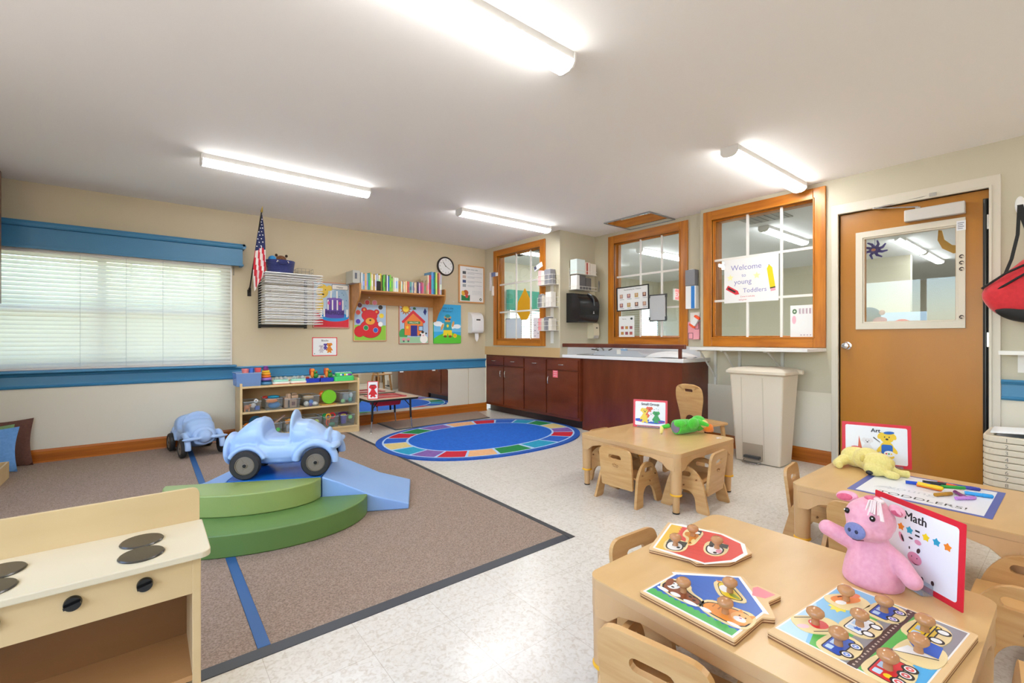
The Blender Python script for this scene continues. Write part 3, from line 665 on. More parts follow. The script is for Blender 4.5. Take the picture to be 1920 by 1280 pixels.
# ---------------------------------------------------------------- door
g = MB(offw); M = onright(0, 0, XD); g.M = M
g.plate([(-1.345, 0), (-1.295, 0), (-1.295, 2.131), (-.413, 2.131), (-.413, 0), (-.357, 0), (-.357, 2.212), (-1.345, 2.212)], [], -.12, .018)
g.plate([(-1.31, 0), (-1.295, 0), (-1.295, 2.131), (-.413, 2.131), (-.413, 0), (-.398, 0), (-.398, 2.146), (-1.31, 2.146)], [], .018, .026)
struct(g, 'door_frame_1' if 0 else 'trim_6', bevel=.003)
doorm = mat('#b2740f', .34, kind='wood', col2='#a86c0c', scale=3, stretch=(.5, 1, .35))
g = MB(doorm, M); g.plate(rect(-1.29, .008, -.414, 2.128), [rect(-1.12, 1.225, -.585, 1.90)], -.06, -.018)
dr = struct(g, 'door_1'); M2 = onright(0, 0, XD+.018)
g = MB(offw, M2); g.plate(rect(-1.18, 1.163, -.532, 1.958), [rect(-1.133, 1.213, -.57, 1.909)], 0, .014)
g.plate(rect(-1.133, 1.213, -.57, 1.909), [rect(-1.122, 1.224, -.583, 1.898)], -.02, .006); build(g, 'window_frame', dr, bevel=.002)
g = MB(pane, M2); g.box(-1.125, 1.22, -.022, -.58, 1.905, -.018); build(g, 'glass_pane', dr)
g = MB(black, M2); g.box(-.446, .01, -.03, -.418, 2.066, .004); g.cyl((-.432, .01, .006), (-.432, 2.06, .006), .011, n=10); build(g, 'hinge_guard', dr)
g = MB(chrome, M2)
for z in (.25, 1.08, 1.9): g.box(-.425, z-.05, .004, -.415, z+.05, .014)
build(g, 'hinge', dr)
g = MB(chrome, M2); g.lathe([(.033, 0), (.033, .006), (.012, .01), (.012, .03), (.026, .038), (.029, .05), (.024, .062), (.008, .066)], (-1.242, 1.028, 0), 20); build(g, 'knob', dr, sm=40)
t = thing('door_closer', 'grey overhead door closer with folding arm on the wooden door', 'door closer', (XD, .7, 1.98))
g = MB(mat('#c9c6c2', .4, .3), M2); g.box(-.864, 1.98, 0, -.53, 2.068, .055); build(g, 'cover', t, W=True, bevel=.006)
g = MB(chrome, M2); g.box(-.8, 2.068, .02, -.77, 2.08, .045); g.tube([(-.785, 2.083, .035), (-1.05, 2.125, .045)], .006, 8); g.tube([(-1.05, 2.127, .045), (-.71, 2.155, .03)], .005, 8)
g.tube([(-1.05, 2.12, .045), (-1.05, 2.135, .045)], .01, 8); g.box(-.72, 2.14, .018, -.68, 2.165, .05); build(g, 'arm', t, W=True)
# stickers on the door window frame
for i, z in enumerate((1.675, 1.63, 1.585, 1.24)):
    g = MB(M=M2); g.z0 = .0145; g.lay = 0
    g.art(mat('#cfc3b2', .6), oval(-.552, z, .017, .02, 16)); g.art(mat('#3b2f2a', .7), oval(-.552, z+.003, .013, .014, 12)); g.art(mat('#cfc3b2', .6), oval(-.549, z+.001, .009, .008, 12)); g.art(mat('#3b2f2a', .7), oval(-.552, z-.004, .004, .004, 8))
    solo(g, 'sticker', ['topmost', 'second from top', 'third from top', 'lowest'][i]+' small dark round sticker on the right strip of the door window frame', 'sticker', recalc=False)
g = MB(M=M2); g.z0 = .0145; g.art(mat('#e4e6ec', .5), rect(-.578, 1.865, -.53, 1.935)); 
g.use(mat('#6b7280', .6))
for k in range(4): g.box(-.572, 1.877+k*.013, .0147, -.545+.006*(k % 2), 1.882+k*.013, .0149)
solo(g, 'sticker', 'white printed label at the top right corner of the door window frame', 'sticker', recalc=False)
# ---------------------------------------------------------------- brown built-in cabinets
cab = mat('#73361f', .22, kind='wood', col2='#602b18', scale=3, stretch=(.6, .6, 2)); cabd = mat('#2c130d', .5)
cabh = mat('#73361f', .22, kind='wood', col2='#602b18', scale=3, stretch=(.6, 2, .6))
t = thing('base_cabinet', 'dark brown built-in base cabinet with drawers and doors under the small framed window', 'cabinet', (XA+.3, 4.7, 0))
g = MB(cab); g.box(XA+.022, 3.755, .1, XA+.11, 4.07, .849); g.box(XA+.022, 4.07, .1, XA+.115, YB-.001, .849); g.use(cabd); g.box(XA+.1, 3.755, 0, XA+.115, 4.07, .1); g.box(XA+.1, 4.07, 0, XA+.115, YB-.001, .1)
build(g, 'body', t, W=True)
def front(y0, y1, z0, z1, name, hv=None):
    g = MB(cab, onright(0, 0, XA+.022)); g.box(-y0, z0, 0, -y1, z1, .02); o = build(g, name, t, W=True, bevel=.004)
    if hv:
        hy, hz, vert = hv; g = MB(mat('#d8cfc4', .25, .9), onright(0, 0, XA+.002)); a = .04
        if vert: g.tube([(-hy, hz-a, 0), (-hy, hz-a, .02), (-hy, hz-a+.01, .026), (-hy, hz+a-.01, .026), (-hy, hz+a, .02), (-hy, hz+a, 0)], .005, 8)
        else: g.tube([(-hy-a, hz, 0), (-hy-a, hz, .02), (-hy-a+.01, hz, .026), (-hy+a-.01, hz, .026), (-hy+a, hz, .02), (-hy+a, hz, 0)], .005, 8)
        build(g, 'handle', o, W=True, sm=50)
front(5.655, 5.232, .70, .822, 'drawer', (5.45, .765, 0)); front(5.215, 4.78, .70, .822, 'drawer', (5.0, .765, 0)); front(4.31, 3.775, .70, .822, 'drawer', (4.04, .765, 0))
front(5.655, 5.232, .135, .685, 'door', (5.275, .58, 1)); front(5.215, 4.78, .135, .685, 'door', (5.17, .58, 1)); front(4.755, 4.33, .135, .822, 'door', (4.54, .765, 0)); front(4.31, 3.775, .135, .685, 'door', (4.27, .56, 1))
g = MB(M=onright(0, 0, XA+.0015)); g.z0 = 0; g.art(mat('#f0606a', .6), rect(-4.20, .60, -4.11, .69))
for k in range(3): g.atext(mat('#ffe9e9', .6), ['GLAD', 'TIDY', 'KEEP'][k] if 0 else '######'[:5], .022, -4.155, .667-k*.026)
solo(g, 'sticker', 'small red printed square sticker on the brown cabinet door', 'sticker', recalc=False)
# changing counter
t = thing('changing_counter', 'dark brown changing counter with white laminate top, left of the ledge shelf', 'counter', (XA+.3, 3.1, 0))
g = MB(cabh); g.box(4.07, 2.445, 0, 4.09, 3.75, .85); g.use(cab); g.box(4.09, 2.445, 0, 4.63, 2.465, .85); build(g, 'panel', t, W=True, bevel=.002)
lam = mat('#e8e8ea', .25)
g = MB(lam); g.box(4.045, 2.42, .852, XB-.002, 4.068, .89); build(g, 'worktop', t, W=True, bevel=.005)
g = MB(mat('#d6d8dc', .3)); g.box(XB-.014, 2.55, .89, XB-.002, 4.068, 1.0); g.box(4.14, 4.056, .89, XB-.014, 4.068, 1.0); build(g, 'backsplash', t, W=True)
rl = mat('#6b3423', .3, kind='wood', col2='#55261a', scale=4, stretch=(.5, 2, .5))
g = MB(rl); g.box(4.045, 2.40, .985, 4.075, 4.068, 1.03); build(g, 'guard_rail', t, W=True, bevel=.008); g = MB(rl); g.box(4.05, 2.445, .89, 4.07, 2.475, .985); build(g, 'rail_post', t, W=True)
t = thing('changing_pad', 'pale grey contoured changing pad lying on the white counter', 'pad', (4.35, 3.15, .89))
g = MB(mat('#b9bec6', .5)); g.loft([[(x, y, .892), (x, y, .892+h*.6), (x, y, .892+h), (x, y+.0, .892)] for x, y, h in ()] or [[(4.12, y, .892), (4.12, y, .892+h), (4.2, y, .892+h*.65), (4.35, y, .905), (4.5, y, .892+h*.65), (4.58, y, .892+h), (4.58, y, .892)] for y, h in ((2.95, .02), (3.0, .06), (3.3, .065), (3.55, .055), (3.62, .02))])
build(g, 'pad', t, W=True, sm=60)
g = MB(white); g.box(4.11, 3.22, .915, 4.118, 3.27, .965); build(g, 'buckle', t, W=True)
g = MB(mat('#efeff0', .7)); random.seed(5)
g.grid(lambda u, v: (4.12+.36*u, 2.50+.42*v, .893+.055*math.sin(PI*min(1, max(0, u)))**.4*math.sin(PI*v)**.35+.006*math.sin(9*u+5*v)), 16, 16)
g.poly([(4.12, 2.5), (4.48, 2.5), (4.48, 2.92), (4.12, 2.92)], .892); solo(g, 'folded_sheet', 'folded white sheet on the right end of the white changing counter', 'sheet', sm=80)
t = thing('sink_faucet', 'chrome sink faucet with lever handles at the left end of the counter', 'faucet', (4.42, 3.72, .89))
g = MB(chrome); g.box(4.4, 3.6, .8905, 4.45, 3.84, .9); g.tube([(4.42, 3.72, .9), (4.42, 3.72, .95), (4.38, 3.71, .975), (4.32, 3.70, .99), (4.25, 3.69, .97)], .01, 8); build(g, 'spout', t, W=True, sm=50)
g = MB(mat('#55504c', .25, .9)); g.cyl((4.42, 3.8, .9), (4.42, 3.8, .94), .014); g.tube([(4.42, 3.8, .945), (4.38, 3.88, .955)], .007, 8); build(g, 'lever', t, W=True, sm=50)
g = MB(mat('#55504c', .25, .9)); g.cyl((4.42, 3.64, .9), (4.42, 3.64, .94), .014); g.tube([(4.42, 3.64, .945), (4.38, 3.56, .965)], .007, 8); build(g, 'lever', t, W=True, sm=50)
g = MB(mat('#9a9da2', .25, .8)); g.plate(rrect(4.12, 3.4, 4.40, 3.92, .05), [rrect(4.15, 3.43, 4.37, 3.89, .04)], .889, .896); solo(g, 'kitchen_sink', 'steel sink rim set into the white counter below the faucet', 'sink')
t = thing('soap_bottle', 'blue liquid soap bottle on the counter right of the faucet', 'bottle', (4.45, 3.43, .89))
g = MB(mat('#8fb6dc', .15)); g.prism(rrect(4.42, 3.39, 4.47, 3.47, .015), .89, .965); build(g, 'bottle', t, W=True, bevel=.004); g = MB(mat('#e8eef5', .3)); g.cyl((4.445, 3.43, .965), (4.445, 3.43, .985), .012); build(g, 'cap', t, W=True)
# white ledge shelf with brackets
t = thing('ledge_shelf', 'long white ledge shelf under the largest framed window', 'shelf', (4.35, 1.9, .98))
g = MB(mat('#eeecea', .35)); g.box(4.127, 1.385, .978, XD-.001, 2.399, 1.003); g.box(4.127, 2.399, .978, 4.14, 2.40, 1.003); build(g, 'board', t, W=True, bevel=.002)
for y in (1.729, 2.116, 2.36):
    g = MB(mat('#dcdad4', .4)); g.box(XD-.022, y-.012, .62, XD-.001, y+.012, .978)
    g.tube([(XD-.02, y, .80 if y < 2 else .70), (4.25, y, .965)], .009, 6); g.box(4.18, y-.012, .966, XD-.02, y+.012, .977); build(g, 'bracket', t, W=True)
# ---------------------------------------------------------------- knob puzzles on the nearest table
ply = mat('#e2bf8c', .45); plyd = mat('#8a5c36', .6); M_barn_ = None; knobm = mat('#c58f60', .15, kind='wood', col2='#b67f52', scale=20, stretch=(1, 1, 3))
K = mat('#2c2420', .5); W_ = mat('#f4f2ee', .4); cream = mat('#ecd49c', .45)
def pm(c): return mat(c, .35)
def board(label, origin, xd, outline, prints, rr=.006, th=.014):
    M = frame((*origin, .3805), (*xd, 0), (-xd[1], xd[0], 0)); t = thing('puzzle_board', label, 'puzzle', (*origin, .3805))
    o = round_poly(outline, rr, 3)
    g = MB(plyd, M); g.prism(o, 0, .004); g.use(ply); g.prism(o, .004, .0065); g.use(plyd); g.prism(o, .0065, .0095); g.use(ply); g.prism(o, .0095, th)
    build(g, 'wooden_board', t, W=True)
    g = MB(M=M); g.z0 = th+.0001; g.dz = .000015; g.lay = 0; prints(g); build(g, 'printed_picture', t, W=True, recalc=False); return M
def piece(label, M, x, y, shape, art, th=.014, kx=0, ky=0):
    if M is M_barn_: shape = sc(shape, 1.2)
    p = M @ V((x, y, th+.0012)); t = thing('puzzle_piece', label, 'puzzle piece', p); M1 = M @ Mx.Translation((x, y, th+.0012))
    g = MB(cream, M1); g.prism(sc(shape, 1.16), -.001, .0008); g.z0 = .00085; g.dz = .00003; g.lay = 0; g.M = M1 @ Mx.Diagonal((1.24, 1.24, 1, 1) if M is not M_barn_ else (1.5, 1.5, 1, 1)); art(g); build(g, 'printed_piece', t, W=True, recalc=False)
    g = MB(knobm, M1); g.lathe([(.009, .0008), (.008, .010), (.0085, .014), (.015, .019), (.0195, .0255), (.0185, .032), (.0125, .037), (.003, .0385)], (kx, ky, 0), 24); build(g, 'knob', t, W=True, sm=60)
def sc(pts, k): return [(x*k, y*k) for x, y in pts]
# house puzzle: x axis runs along the grass edge
def house_art(g):
    g.art(pm('#eef0f2'), sc([(-.002, -.0), (.268, .0), (.268, .115), (.14, .228), (0, .115)], 1) and [(.006, .006), (.272, .006), (.272, .018), (.272, .145), (.283, .15), (.14, .262), (-.006, .142), (.006, .135)])
    g.art(pm('#3564b8'), [(.012, .012), (.266, .012), (.266, .15), (.14, .252), (.012, .14)])
    gr = [(.012, .012), (.266, .012), (.266, .036)]+[(.266-.254*i/26, .036+(.004 if i % 2 else -.002)) for i in range(1, 27)]; g.art(pm('#4fae57'), gr)
    for i in range(1, 7): g.art(pm('#2f59a8'), rect(.014, .04+i*.018, .264 if i < 5 else .2, .0408+i*.018))
    g.art(pm('#ee7d86'), [(.212, .197), (.242, .208), (.252, .243), (.200, .247), (.194, .232)])
HX = (.0, -1.0)
M = board('house shaped wooden puzzle with dog, bird and cat pieces, front left on the nearest table', (1.056, .762), (-.02, -1), [(0, 0), (.262, 0), (.26, .144), (.282, .164), (.238, .225), (.247, .284), (.182, .288), (.176, .268), (.136, .302), (-.006, .178), (.003, .155)], lambda g: (setattr(g, 'M', g.M @ Mx.Diagonal((.935, 1.13, 1, 1))), house_art(g)))
def dog_art(g):
    b = pm('#8a4a2a'); g.art(K, smooth2([(-.046, -.03), (.046, -.03), (.05, .0), (.0, .008), (-.01, .034), (-.05, .028)])); g.art(b, smooth2([(-.043, -.027), (.043, -.027), (.046, -.003), (-.002, .005), (-.012, .03), (-.045, .026)]))
    g.art(W_, oval(-.028, .006, .013, .016)); g.art(b, oval(-.042, .012, .008, .018, rot=.3)); g.art(W_, oval(-.035, -.025, .014, .006)); g.art(W_, oval(.032, -.026, .016, .006)); g.art(W_, oval(-.005, -.023, .012, .007))
    for x, y in ((.02, -.006), (.032, -.012), (.026, .0)): g.art(K, oval(x, y, .004, .003, 8))
    g.art(K, oval(-.026, -.001, .004, .003, 8)); g.art(K, oval(-.032, .013, .0018, .0025, 8)); g.art(K, oval(-.022, .013, .0018, .0025, 8))
piece('brown and white puppy puzzle piece with knob, left in the house puzzle', M, .078, .088, smooth2([(-.055, -.036), (.055, -.036), (.058, .004), (.01, .014), (-.004, .044), (-.058, .038)]), dog_art)
def bird_art(g):
    g.art(K, smooth2([(-.04, .02), (-.02, .034), (.01, .012), (.042, -.014), (.0, -.03), (-.02, -.01)])); y = pm('#e8c72a'); g.art(y, smooth2([(-.038, .02), (-.02, .031), (.008, .01), (.038, -.013), (.0, -.027), (-.018, -.01)])); g.art(W_, oval(-.014, .004, .011, .015, rot=.6)); g.art(pm('#8f9a2a'), smooth2([(0, .004), (.036, -.012), (.004, -.016)]))
    g.art(K, oval(-.022, .02, .0018, .0018, 8)); g.art(pm('#e88a2a'), [(-.036, .018), (-.046, .024), (-.032, .026)])
piece('yellow bird puzzle piece with knob in the house puzzle', M, .155, .188, smooth2([(-.052, .02), (-.022, .044), (.014, .02), (.055, -.016), (.0, -.04), (-.03, -.014)]), bird_art)
def cat_art(g):
    o = pm('#e8923c'); g.art(K, smooth2([(-.046, -.026), (.046, -.028), (.05, .014), (.03, .034), (.012, .03), (-.046, .016)])); g.art(o, smooth2([(-.043, -.023), (.043, -.025), (.047, .012), (.03, .031), (.012, .027), (-.043, .014)])); g.art(pm('#f2b26a'), oval(.028, .01, .02, .019)); g.art(W_, oval(.028, .002, .012, .009)); g.art(W_, oval(-.03, -.021, .012, .006)); g.art(W_, oval(.03, -.024, .014, .005)); g.art(o, [(.012, .022), (.014, .038), (.024, .028)]); g.art(o, [(.034, .028), (.044, .037), (.044, .02)])
    for q in (-.03, -.018, -.006): g.art(pm('#b86a22'), [(q, .012), (q+.003, .013), (q+.004, .0), (q+.001, .0)])
    for q in (.022, .034): g.art(K, oval(q, .014, .0018, .0024, 8))
    g.art(pm('#d87a8a'), oval(.028, .006, .003, .002, 8))
piece('orange striped cat puzzle piece with knob in the house puzzle', M, .196, .085, smooth2([(-.054, -.033), (.054, -.036), (.06, .014), (.042, .046), (.01, .038), (-.056, .026)]), cat_art)
# barn puzzle
def barn_art(g):
    g.art(pm('#f0eee8'), [(.006, .006), (.192, .006), (.2, .03), (.214, .11), (.16, .158), (.1, .175), (.04, .165), (.002, .12), (-.005, .03)])
    g.art(pm('#d8483e'), [(.012, .03), (.188, .03), (.206, .108), (.156, .15), (.1, .167), (.044, .157), (.01, .115)])
    g.art(pm('#e6b93c'), [(.012, .01), (.188, .01), (.19, .034)]+[(.188-.176*i/20, .032+(.004 if i % 2 else 0)) for i in range(21)])
    for i in range(1, 8): g.art(pm('#a8352e'), rect(.02+i*.021, .034, .0207+i*.021, .135))
M = board('red barn shaped wooden puzzle with three animal pieces, farthest on the nearest table', (1.537, .981), (-.946, -.323), [(0, 0), (.257, 0), (.256, .13), (.274, .152), (.214, .24), (.107, .291), (.025, .246), (-.022, .150), (0, .13)], lambda g: (setattr(g, 'M', g.M @ Mx.Diagonal((1.27, 1.6, 1, 1))), barn_art(g)))
M_barn_ = M
def sheep_art(g):
    g.art(pm('#3a3a34'), rect(-.028, -.02, .0, .02)); g.art(K, smooth2([(-.018, -.02), (.026, -.018), (.03, .006), (.014, .02), (-.018, .014)])); g.art(W_, smooth2([(-.015, -.017), (.023, -.015), (.027, .005), (.012, .017), (-.015, .011)])); g.art(K, oval(.008, .008, .005, .004, 8)); g.art(K, oval(.0, -.004, .006, .003, 8))
def horse_art(g):
    g.art(pm('#3a3a34'), rect(-.04, -.012, -.012, .014)); o = pm('#d98a2c'); g.art(o, smooth2([(-.02, -.02), (.006, -.018), (.012, -.004), (.05, -.002), (.05, .006), (.01, .01), (-.018, .014)])); g.art(W_, oval(-.024, .002, .008, .01)); g.art(K, oval(.04, .002, .003, .002, 8)); g.art(pm('#f2dc9a'), oval(.028, .006, .012, .004))
def cow_art(g):
    g.art(pm('#3a3a34'), rect(-.03, -.018, -.008, .02)); g.art(K, smooth2([(-.012, -.022), (.03, -.02), (.042, .0), (.02, .016), (-.012, .014)])); g.art(W_, smooth2([(-.009, -.019), (.027, -.017), (.038, 0), (.019, .013), (-.009, .011)])); g.art(pm('#e9a0b0'), oval(.014, .006, .01, .006)); g.art(K, oval(-.004, -.012, .006, .005, 8)); g.art(K, oval(.026, .0, .005, .004, 8))
piece('small sheep puzzle piece with knob at the left of the barn puzzle', M, .19, .07, smooth2([(-.036, -.026), (.03, -.026), (.038, .008), (.014, .028), (-.036, .024)]), sheep_art)
piece('orange horse puzzle piece with knob at the top of the barn puzzle', M, .083, .104, smooth2([(-.048, -.022), (.01, -.026), (.02, -.01), (.056, -.008), (.058, .012), (.01, .018), (-.046, .022)]), horse_art)
piece('cow puzzle piece with knob at the right of the barn puzzle', M, .138, .19, smooth2([(-.038, -.028), (.034, -.028), (.05, .0), (.022, .024), (-.036, .024)]), cow_art)
# vehicle puzzle: x axis towards the right front edge
def veh_art(g):
    W, Hh = .37, .30
    g.art(pm('#f0eeea'), rect(.005, .022, W-.022, Hh-.006)); g.art(pm('#86bfe2'), rect(.01, .026, W-.026, Hh-.01)); g.art(pm('#b5d6ee'), [(.01, .026), (.09, .026), (.03, .15), (.01, .17)])
    g.art(pm('#55b04c'), [(.10, .026), (.195, .026), (.195, .29), (.14, .29), (.11, .14), (.08, .07)]); g.art(pm('#55b04c'), rect(.22, .026, .29, .29)); g.art(pm('#8f8a8e'), [(.15, .026), (.197, .026), (.197, .29), (.175, .29), (.16, .16)])
    g.art(pm('#8f8a8e'), [(.265, .026), (.30, .026), (.30, .15), (.344, .16), (.344, .29), (.27, .29), (.255, .2), (.235, .1)]); g.art(pm('#4a302a'), rect(.197, .024, .222, .292))
    for i in range(24): g.art(pm('#c8b8a8'), rect(.206, .03+i*.011, .212, .034+i*.011))
    g.art(pm('#e6cf8c'), oval(.344, .075, .075, .055, 30)[0:30] and [(.344, .15), (.30, .135), (.275, .09), (.272, .026), (.344, .026)]); g.art(pm('#4aa8de'), [(.344, .138), (.31, .125), (.29, .088), (.286, .026), (.344, .026)])
    g.art(pm('#f0dc55'), oval(.065, .195, .024, .017, 16, rot=.4)); g.art(pm('#f0dc55'), star(.065, .195, .03, .7, 9))
    g.atext(pm('#8a6a3a'), 'knob puzzle' if 0 else '...', .01, W-.02, .16)
M = board('large square wooden puzzle with eight vehicle pieces, right front on the nearest table', (1.146, .469), (-.095, -.996), [(0, 0), (.278, 0), (.278, .40), (0, .40)], lambda g: (setattr(g, 'M', g.M @ Mx.Diagonal((.762, 1.333, 1, 1))), veh_art(g)))
def wheels(g, pts, r=.011, rim='#ffffff'):
    for x, y in pts: g.art(K, oval(x, y, r, r, 18)); g.art(W_, oval(x, y, r*.68, r*.68, 16)); g.art(pm(rim), oval(x, y, r*.5, r*.5, 14)); g.art(W_, oval(x, y, r*.2, r*.2, 10))
def veh(col, kind):
    def f(g):
        c = pm(col)
        if kind == 'boat': g.art(c, [(.004, -.024), (.046, -.02), (.05, .012), (.02, .018), (.004, .006)]); g.art(K, [(-.034, .03), (.0, -.026), (.002, -.025), (-.032, .031)]); g.art(W_, [(-.03, .026), (.0, -.02), (.006, .016)]); g.art(pm('#c43c3c'), oval(-.036, .03, .006, .005, 10))
        elif kind == 'plane': g.art(c, smooth2([(-.03, -.01), (.03, -.014), (.04, .01), (.0, .022), (-.03, .016)])); g.art(W_, oval(-.018, -.004, .012, .008)); g.art(pm('#e9845a'), oval(.034, .012, .014, .01)); g.art(K, rect(-.006, .014, .006, .017))
        elif kind == 'heli': g.art(c, smooth2([(-.014, -.018), (.02, -.018), (.024, .01), (-.01, .016)])); g.art(K, rect(-.03, .02, .02, .0222)); g.art(W_, oval(.0, .004, .008, .006)); g.art(pm('#ecc0c6'), oval(-.03, -.008, .012, .007)); g.art(K, rect(-.02, -.026, .024, -.0238))
        else:
            g.art(K, round_poly([(-.036, -.016), (.036, -.016), (.036, .018), (-.032, .018)], .007)); g.art(c, round_poly([(-.034, -.014), (.034, -.014), (.034, .016), (-.03, .016)], .006)); g.art(pm('#bcd8ee'), rrect(-.026, .002, -.012, .013, .002)); g.art(pm('#bcd8ee'), rrect(-.006, .003, .012, .013, .002))
            if kind == 'bus': g.art(K, rect(-.03, -.004, .034, -.002)); g.art(K, rect(-.03, -.009, .034, -.007))
            if kind == 'amb': g.art(pm('#3b6fc8'), star(-.016, -.002, .008, .6, 6))
            if kind == 'fire': g.art(pm('#f2d42a'), oval(-.02, -.006, .006, .006, 10)); g.art(W_, rect(.0, .004, .03, .007))
            wheels(g, [(-.018, -.02), (.02, -.02)] if kind != 'fire' else [(-.022, -.02), (.004, -.021), (.026, -.02)], .011, {'race': '#6f8fd8', 'train': '#7a6ac8', 'fire': '#e05a5a'}.get(kind, '#f4f4f4'))
    return f
blob = smooth2([(-.044, -.026), (.0, -.036), (.044, -.026), (.046, .018), (.0, .028), (-.042, .026)])
D = math.radians(55)
def vp(label, u, v, col, kind, rot=D, k=1.0):
    Mp = M @ Mx.Translation((u, v, 0)) @ Rz(rot) @ Mx.Diagonal((k*1.2, k*1.2, 1, 1)); p_ = Mp @ V((0, 0, .0152)); t = thing('puzzle_piece', label, 'puzzle piece', p_)
    g = MB(cream, Mp @ Mx.Translation((0, 0, .0152))); g.prism(blob, -.001, .0008); g.z0 = .00085; g.dz = .00003; g.lay = 0; veh(col, kind)(g); build(g, 'printed_piece', t, W=True, recalc=False)
    g = MB(knobm, M @ Mx.Translation((u, v, .0152))); g.lathe([(.009, .0008), (.008, .010), (.0085, .014), (.015, .019), (.0195, .0255), (.0185, .032), (.0125, .037), (.003, .0385)], (0, 0, 0), 24); build(g, 'knob', t, W=True, sm=60)
VD = .3
vp('orange and white plane puzzle piece in the far left corner of the vehicle puzzle', .048, .300, '#ee8a32', 'plane', 1.2)
vp('blue train puzzle piece with knob in the vehicle puzzle', .122, .325, '#2b57b8', 'train', PI/2)
vp('red helicopter puzzle piece with knob at the left edge of the vehicle puzzle', .050, .125, '#dc3434', 'heli', 1.0)
vp('white ambulance puzzle piece with a blue mark and knob in the vehicle puzzle', .112, .206, '#eef0f2', 'amb', PI/2)
vp('small blue race car puzzle piece with knob in the vehicle puzzle', .115, .084, '#2b57b8', 'race', PI/2)
vp('yellow school bus puzzle piece with knob in the vehicle puzzle', .205, .310, '#f0c92a', 'bus', PI/2, 1.1)
vp('blue and white sailboat puzzle piece with knob in the vehicle puzzle', .222, .205, '#2b5cc0', 'boat', PI/2, 1.1)
vp('red fire truck puzzle piece with knob at the front of the vehicle puzzle', .205, .085, '#d8282e', 'fire', PI/2, 1.1)
# ---------------------------------------------------------------- pink pig hand puppet
def plush(c, c2): return mat(c, .9, kind='cloth', col2=c2, scale=120, bump=.25)
pk = mat('#eaa6b5', .9, kind='cloth', col2='#e49cac', scale=90, bump=.08); pk2 = plush('#d9617c', '#c9526e')
P0 = V((1.650, .385, .38)); fwd = V((-.93, -.10, 0)).normalized(); yaw = math.atan2(fwd.y, fwd.x)
t = thing('pig_puppet', 'pink plush pig hand puppet standing on the nearest table with arms spread', 'puppet', P0, yaw)
g = MB(pk)   # local x = front, y = left
prof = [(.002, .0), (.071, .0), (.073, .012), (.069, .04), (.06, .075), (.047, .105), (.038, .125), (.035, .14)]
g.lathe(prof, (0, 0, 0), 28); HM = Rz(-.42); g.M = HM; g.ell((.012, 0, .185), (.056, .062, .058)); g.ell((.018, 0, .158), (.05, .056, .034)); g.ell((.002, 0, .218), (.036, .04, .028))
g.ell((.056, .002, .158), (.026, .036, .029)); g.M = Mx(); g.tube([(0, .03, .092), (.02, .062, .080), (.045, .088, .055)], [.03, .025, .023], 12); g.ell((.048, .091, .053), .023)
g.tube([(0, -.03, .10), (.008, -.075, .115), (.012, -.105, .128)], [.03, .025, .023], 12); g.ell((.012, -.108, .129), .023)
build(g, 'body', t, remesh=.0035, smi=4)
g = MB(mat('#7b7fae', .8, kind='cloth', col2='#7175a4', scale=150), HM); g.ell((.081, .002, .160), (.008, .029, .023), R=Ry(-.15)); sn = build(g, 'snout', t, sm=60)
g = MB(mat('#2b2c48', .6), HM); g.ell((.0885, .011, .161), (.002, .0045, .0055)); g.ell((.0885, -.008, .161), (.002, .0045, .0055)); build(g, 'nostrils', sn, sm=60)
for s in (-1, 1):
    g = MB(mat('#15110f', .15), HM); g.ell((.058, s*.034, .203), (.006, .0075, .0085)); e = build(g, 'eye', t, sm=60)
    g = MB(mat('#ffffff', .3), HM); g.ell((.0625, s*.037-.001, .2055), (.0016, .002, .0022)); build(g, 'highlight', e, sm=60)
    g = MB(pk, HM); g.loft([[(a-.005, s*(.038+b_), c_+.228) for a, b_, c_ in q] for q in ([(0, 0, -.016), (.008, .0, 0), (0, 0, .016), (-.006, 0, 0)], [(.008, .028, -.01), (.016, .028, .004), (.006, .026, .016), (.0, .028, .0)], [(.018, .044, -.012), (.022, .044, -.006), (.018, .043, 0), (.014, .044, -.006)])], True)
    g.ell((-.004 if s > 0 else .0, s*(.060 if s > 0 else .072), .226), (.012, .022 if s > 0 else .034, .016), R=Rx(s*-.25)); g.use(pk2); g.ell((.009 if s < 0 else .003, s*(.062 if s > 0 else .074), .224), (.005, .016 if s > 0 else .025, .011), R=Rx(s*-.25)); build(g, 'ear', t, sm=80, sub=1)
g = MB(pk2, HM); g.ell((.004, .004, .243), (.02, .022, .008)); build(g, 'crown_patch', t, sm=60)
g = MB(mat('#e9d3cf', .8), HM); random.seed(4)
for i in range(11):
    a = random.uniform(-1.2, 1.2); l = random.uniform(.018, .04)
    g.tube([(.01, .026, .240), (.026+l*.4, .028+math.sin(a)*l*.5, .247), (.045+l*.35, .034+math.sin(a)*l*.9, .236-l*.9)], [.0022, .0025, .0028], 5)
for i in range(3): g.ell((.012+.004*i, .026+.008*(i-1), .245), (.009, .008, .007))
build(g, 'yarn_tuft', t, sm=60)
g = MB(mat('#7a3a44', .8), HM); g.tube([(.07, -.018, .137), (.076, -.006, .133), (.077, .006, .134), (.071, .02, .138)], .0013, 6); build(g, 'mouth', t)
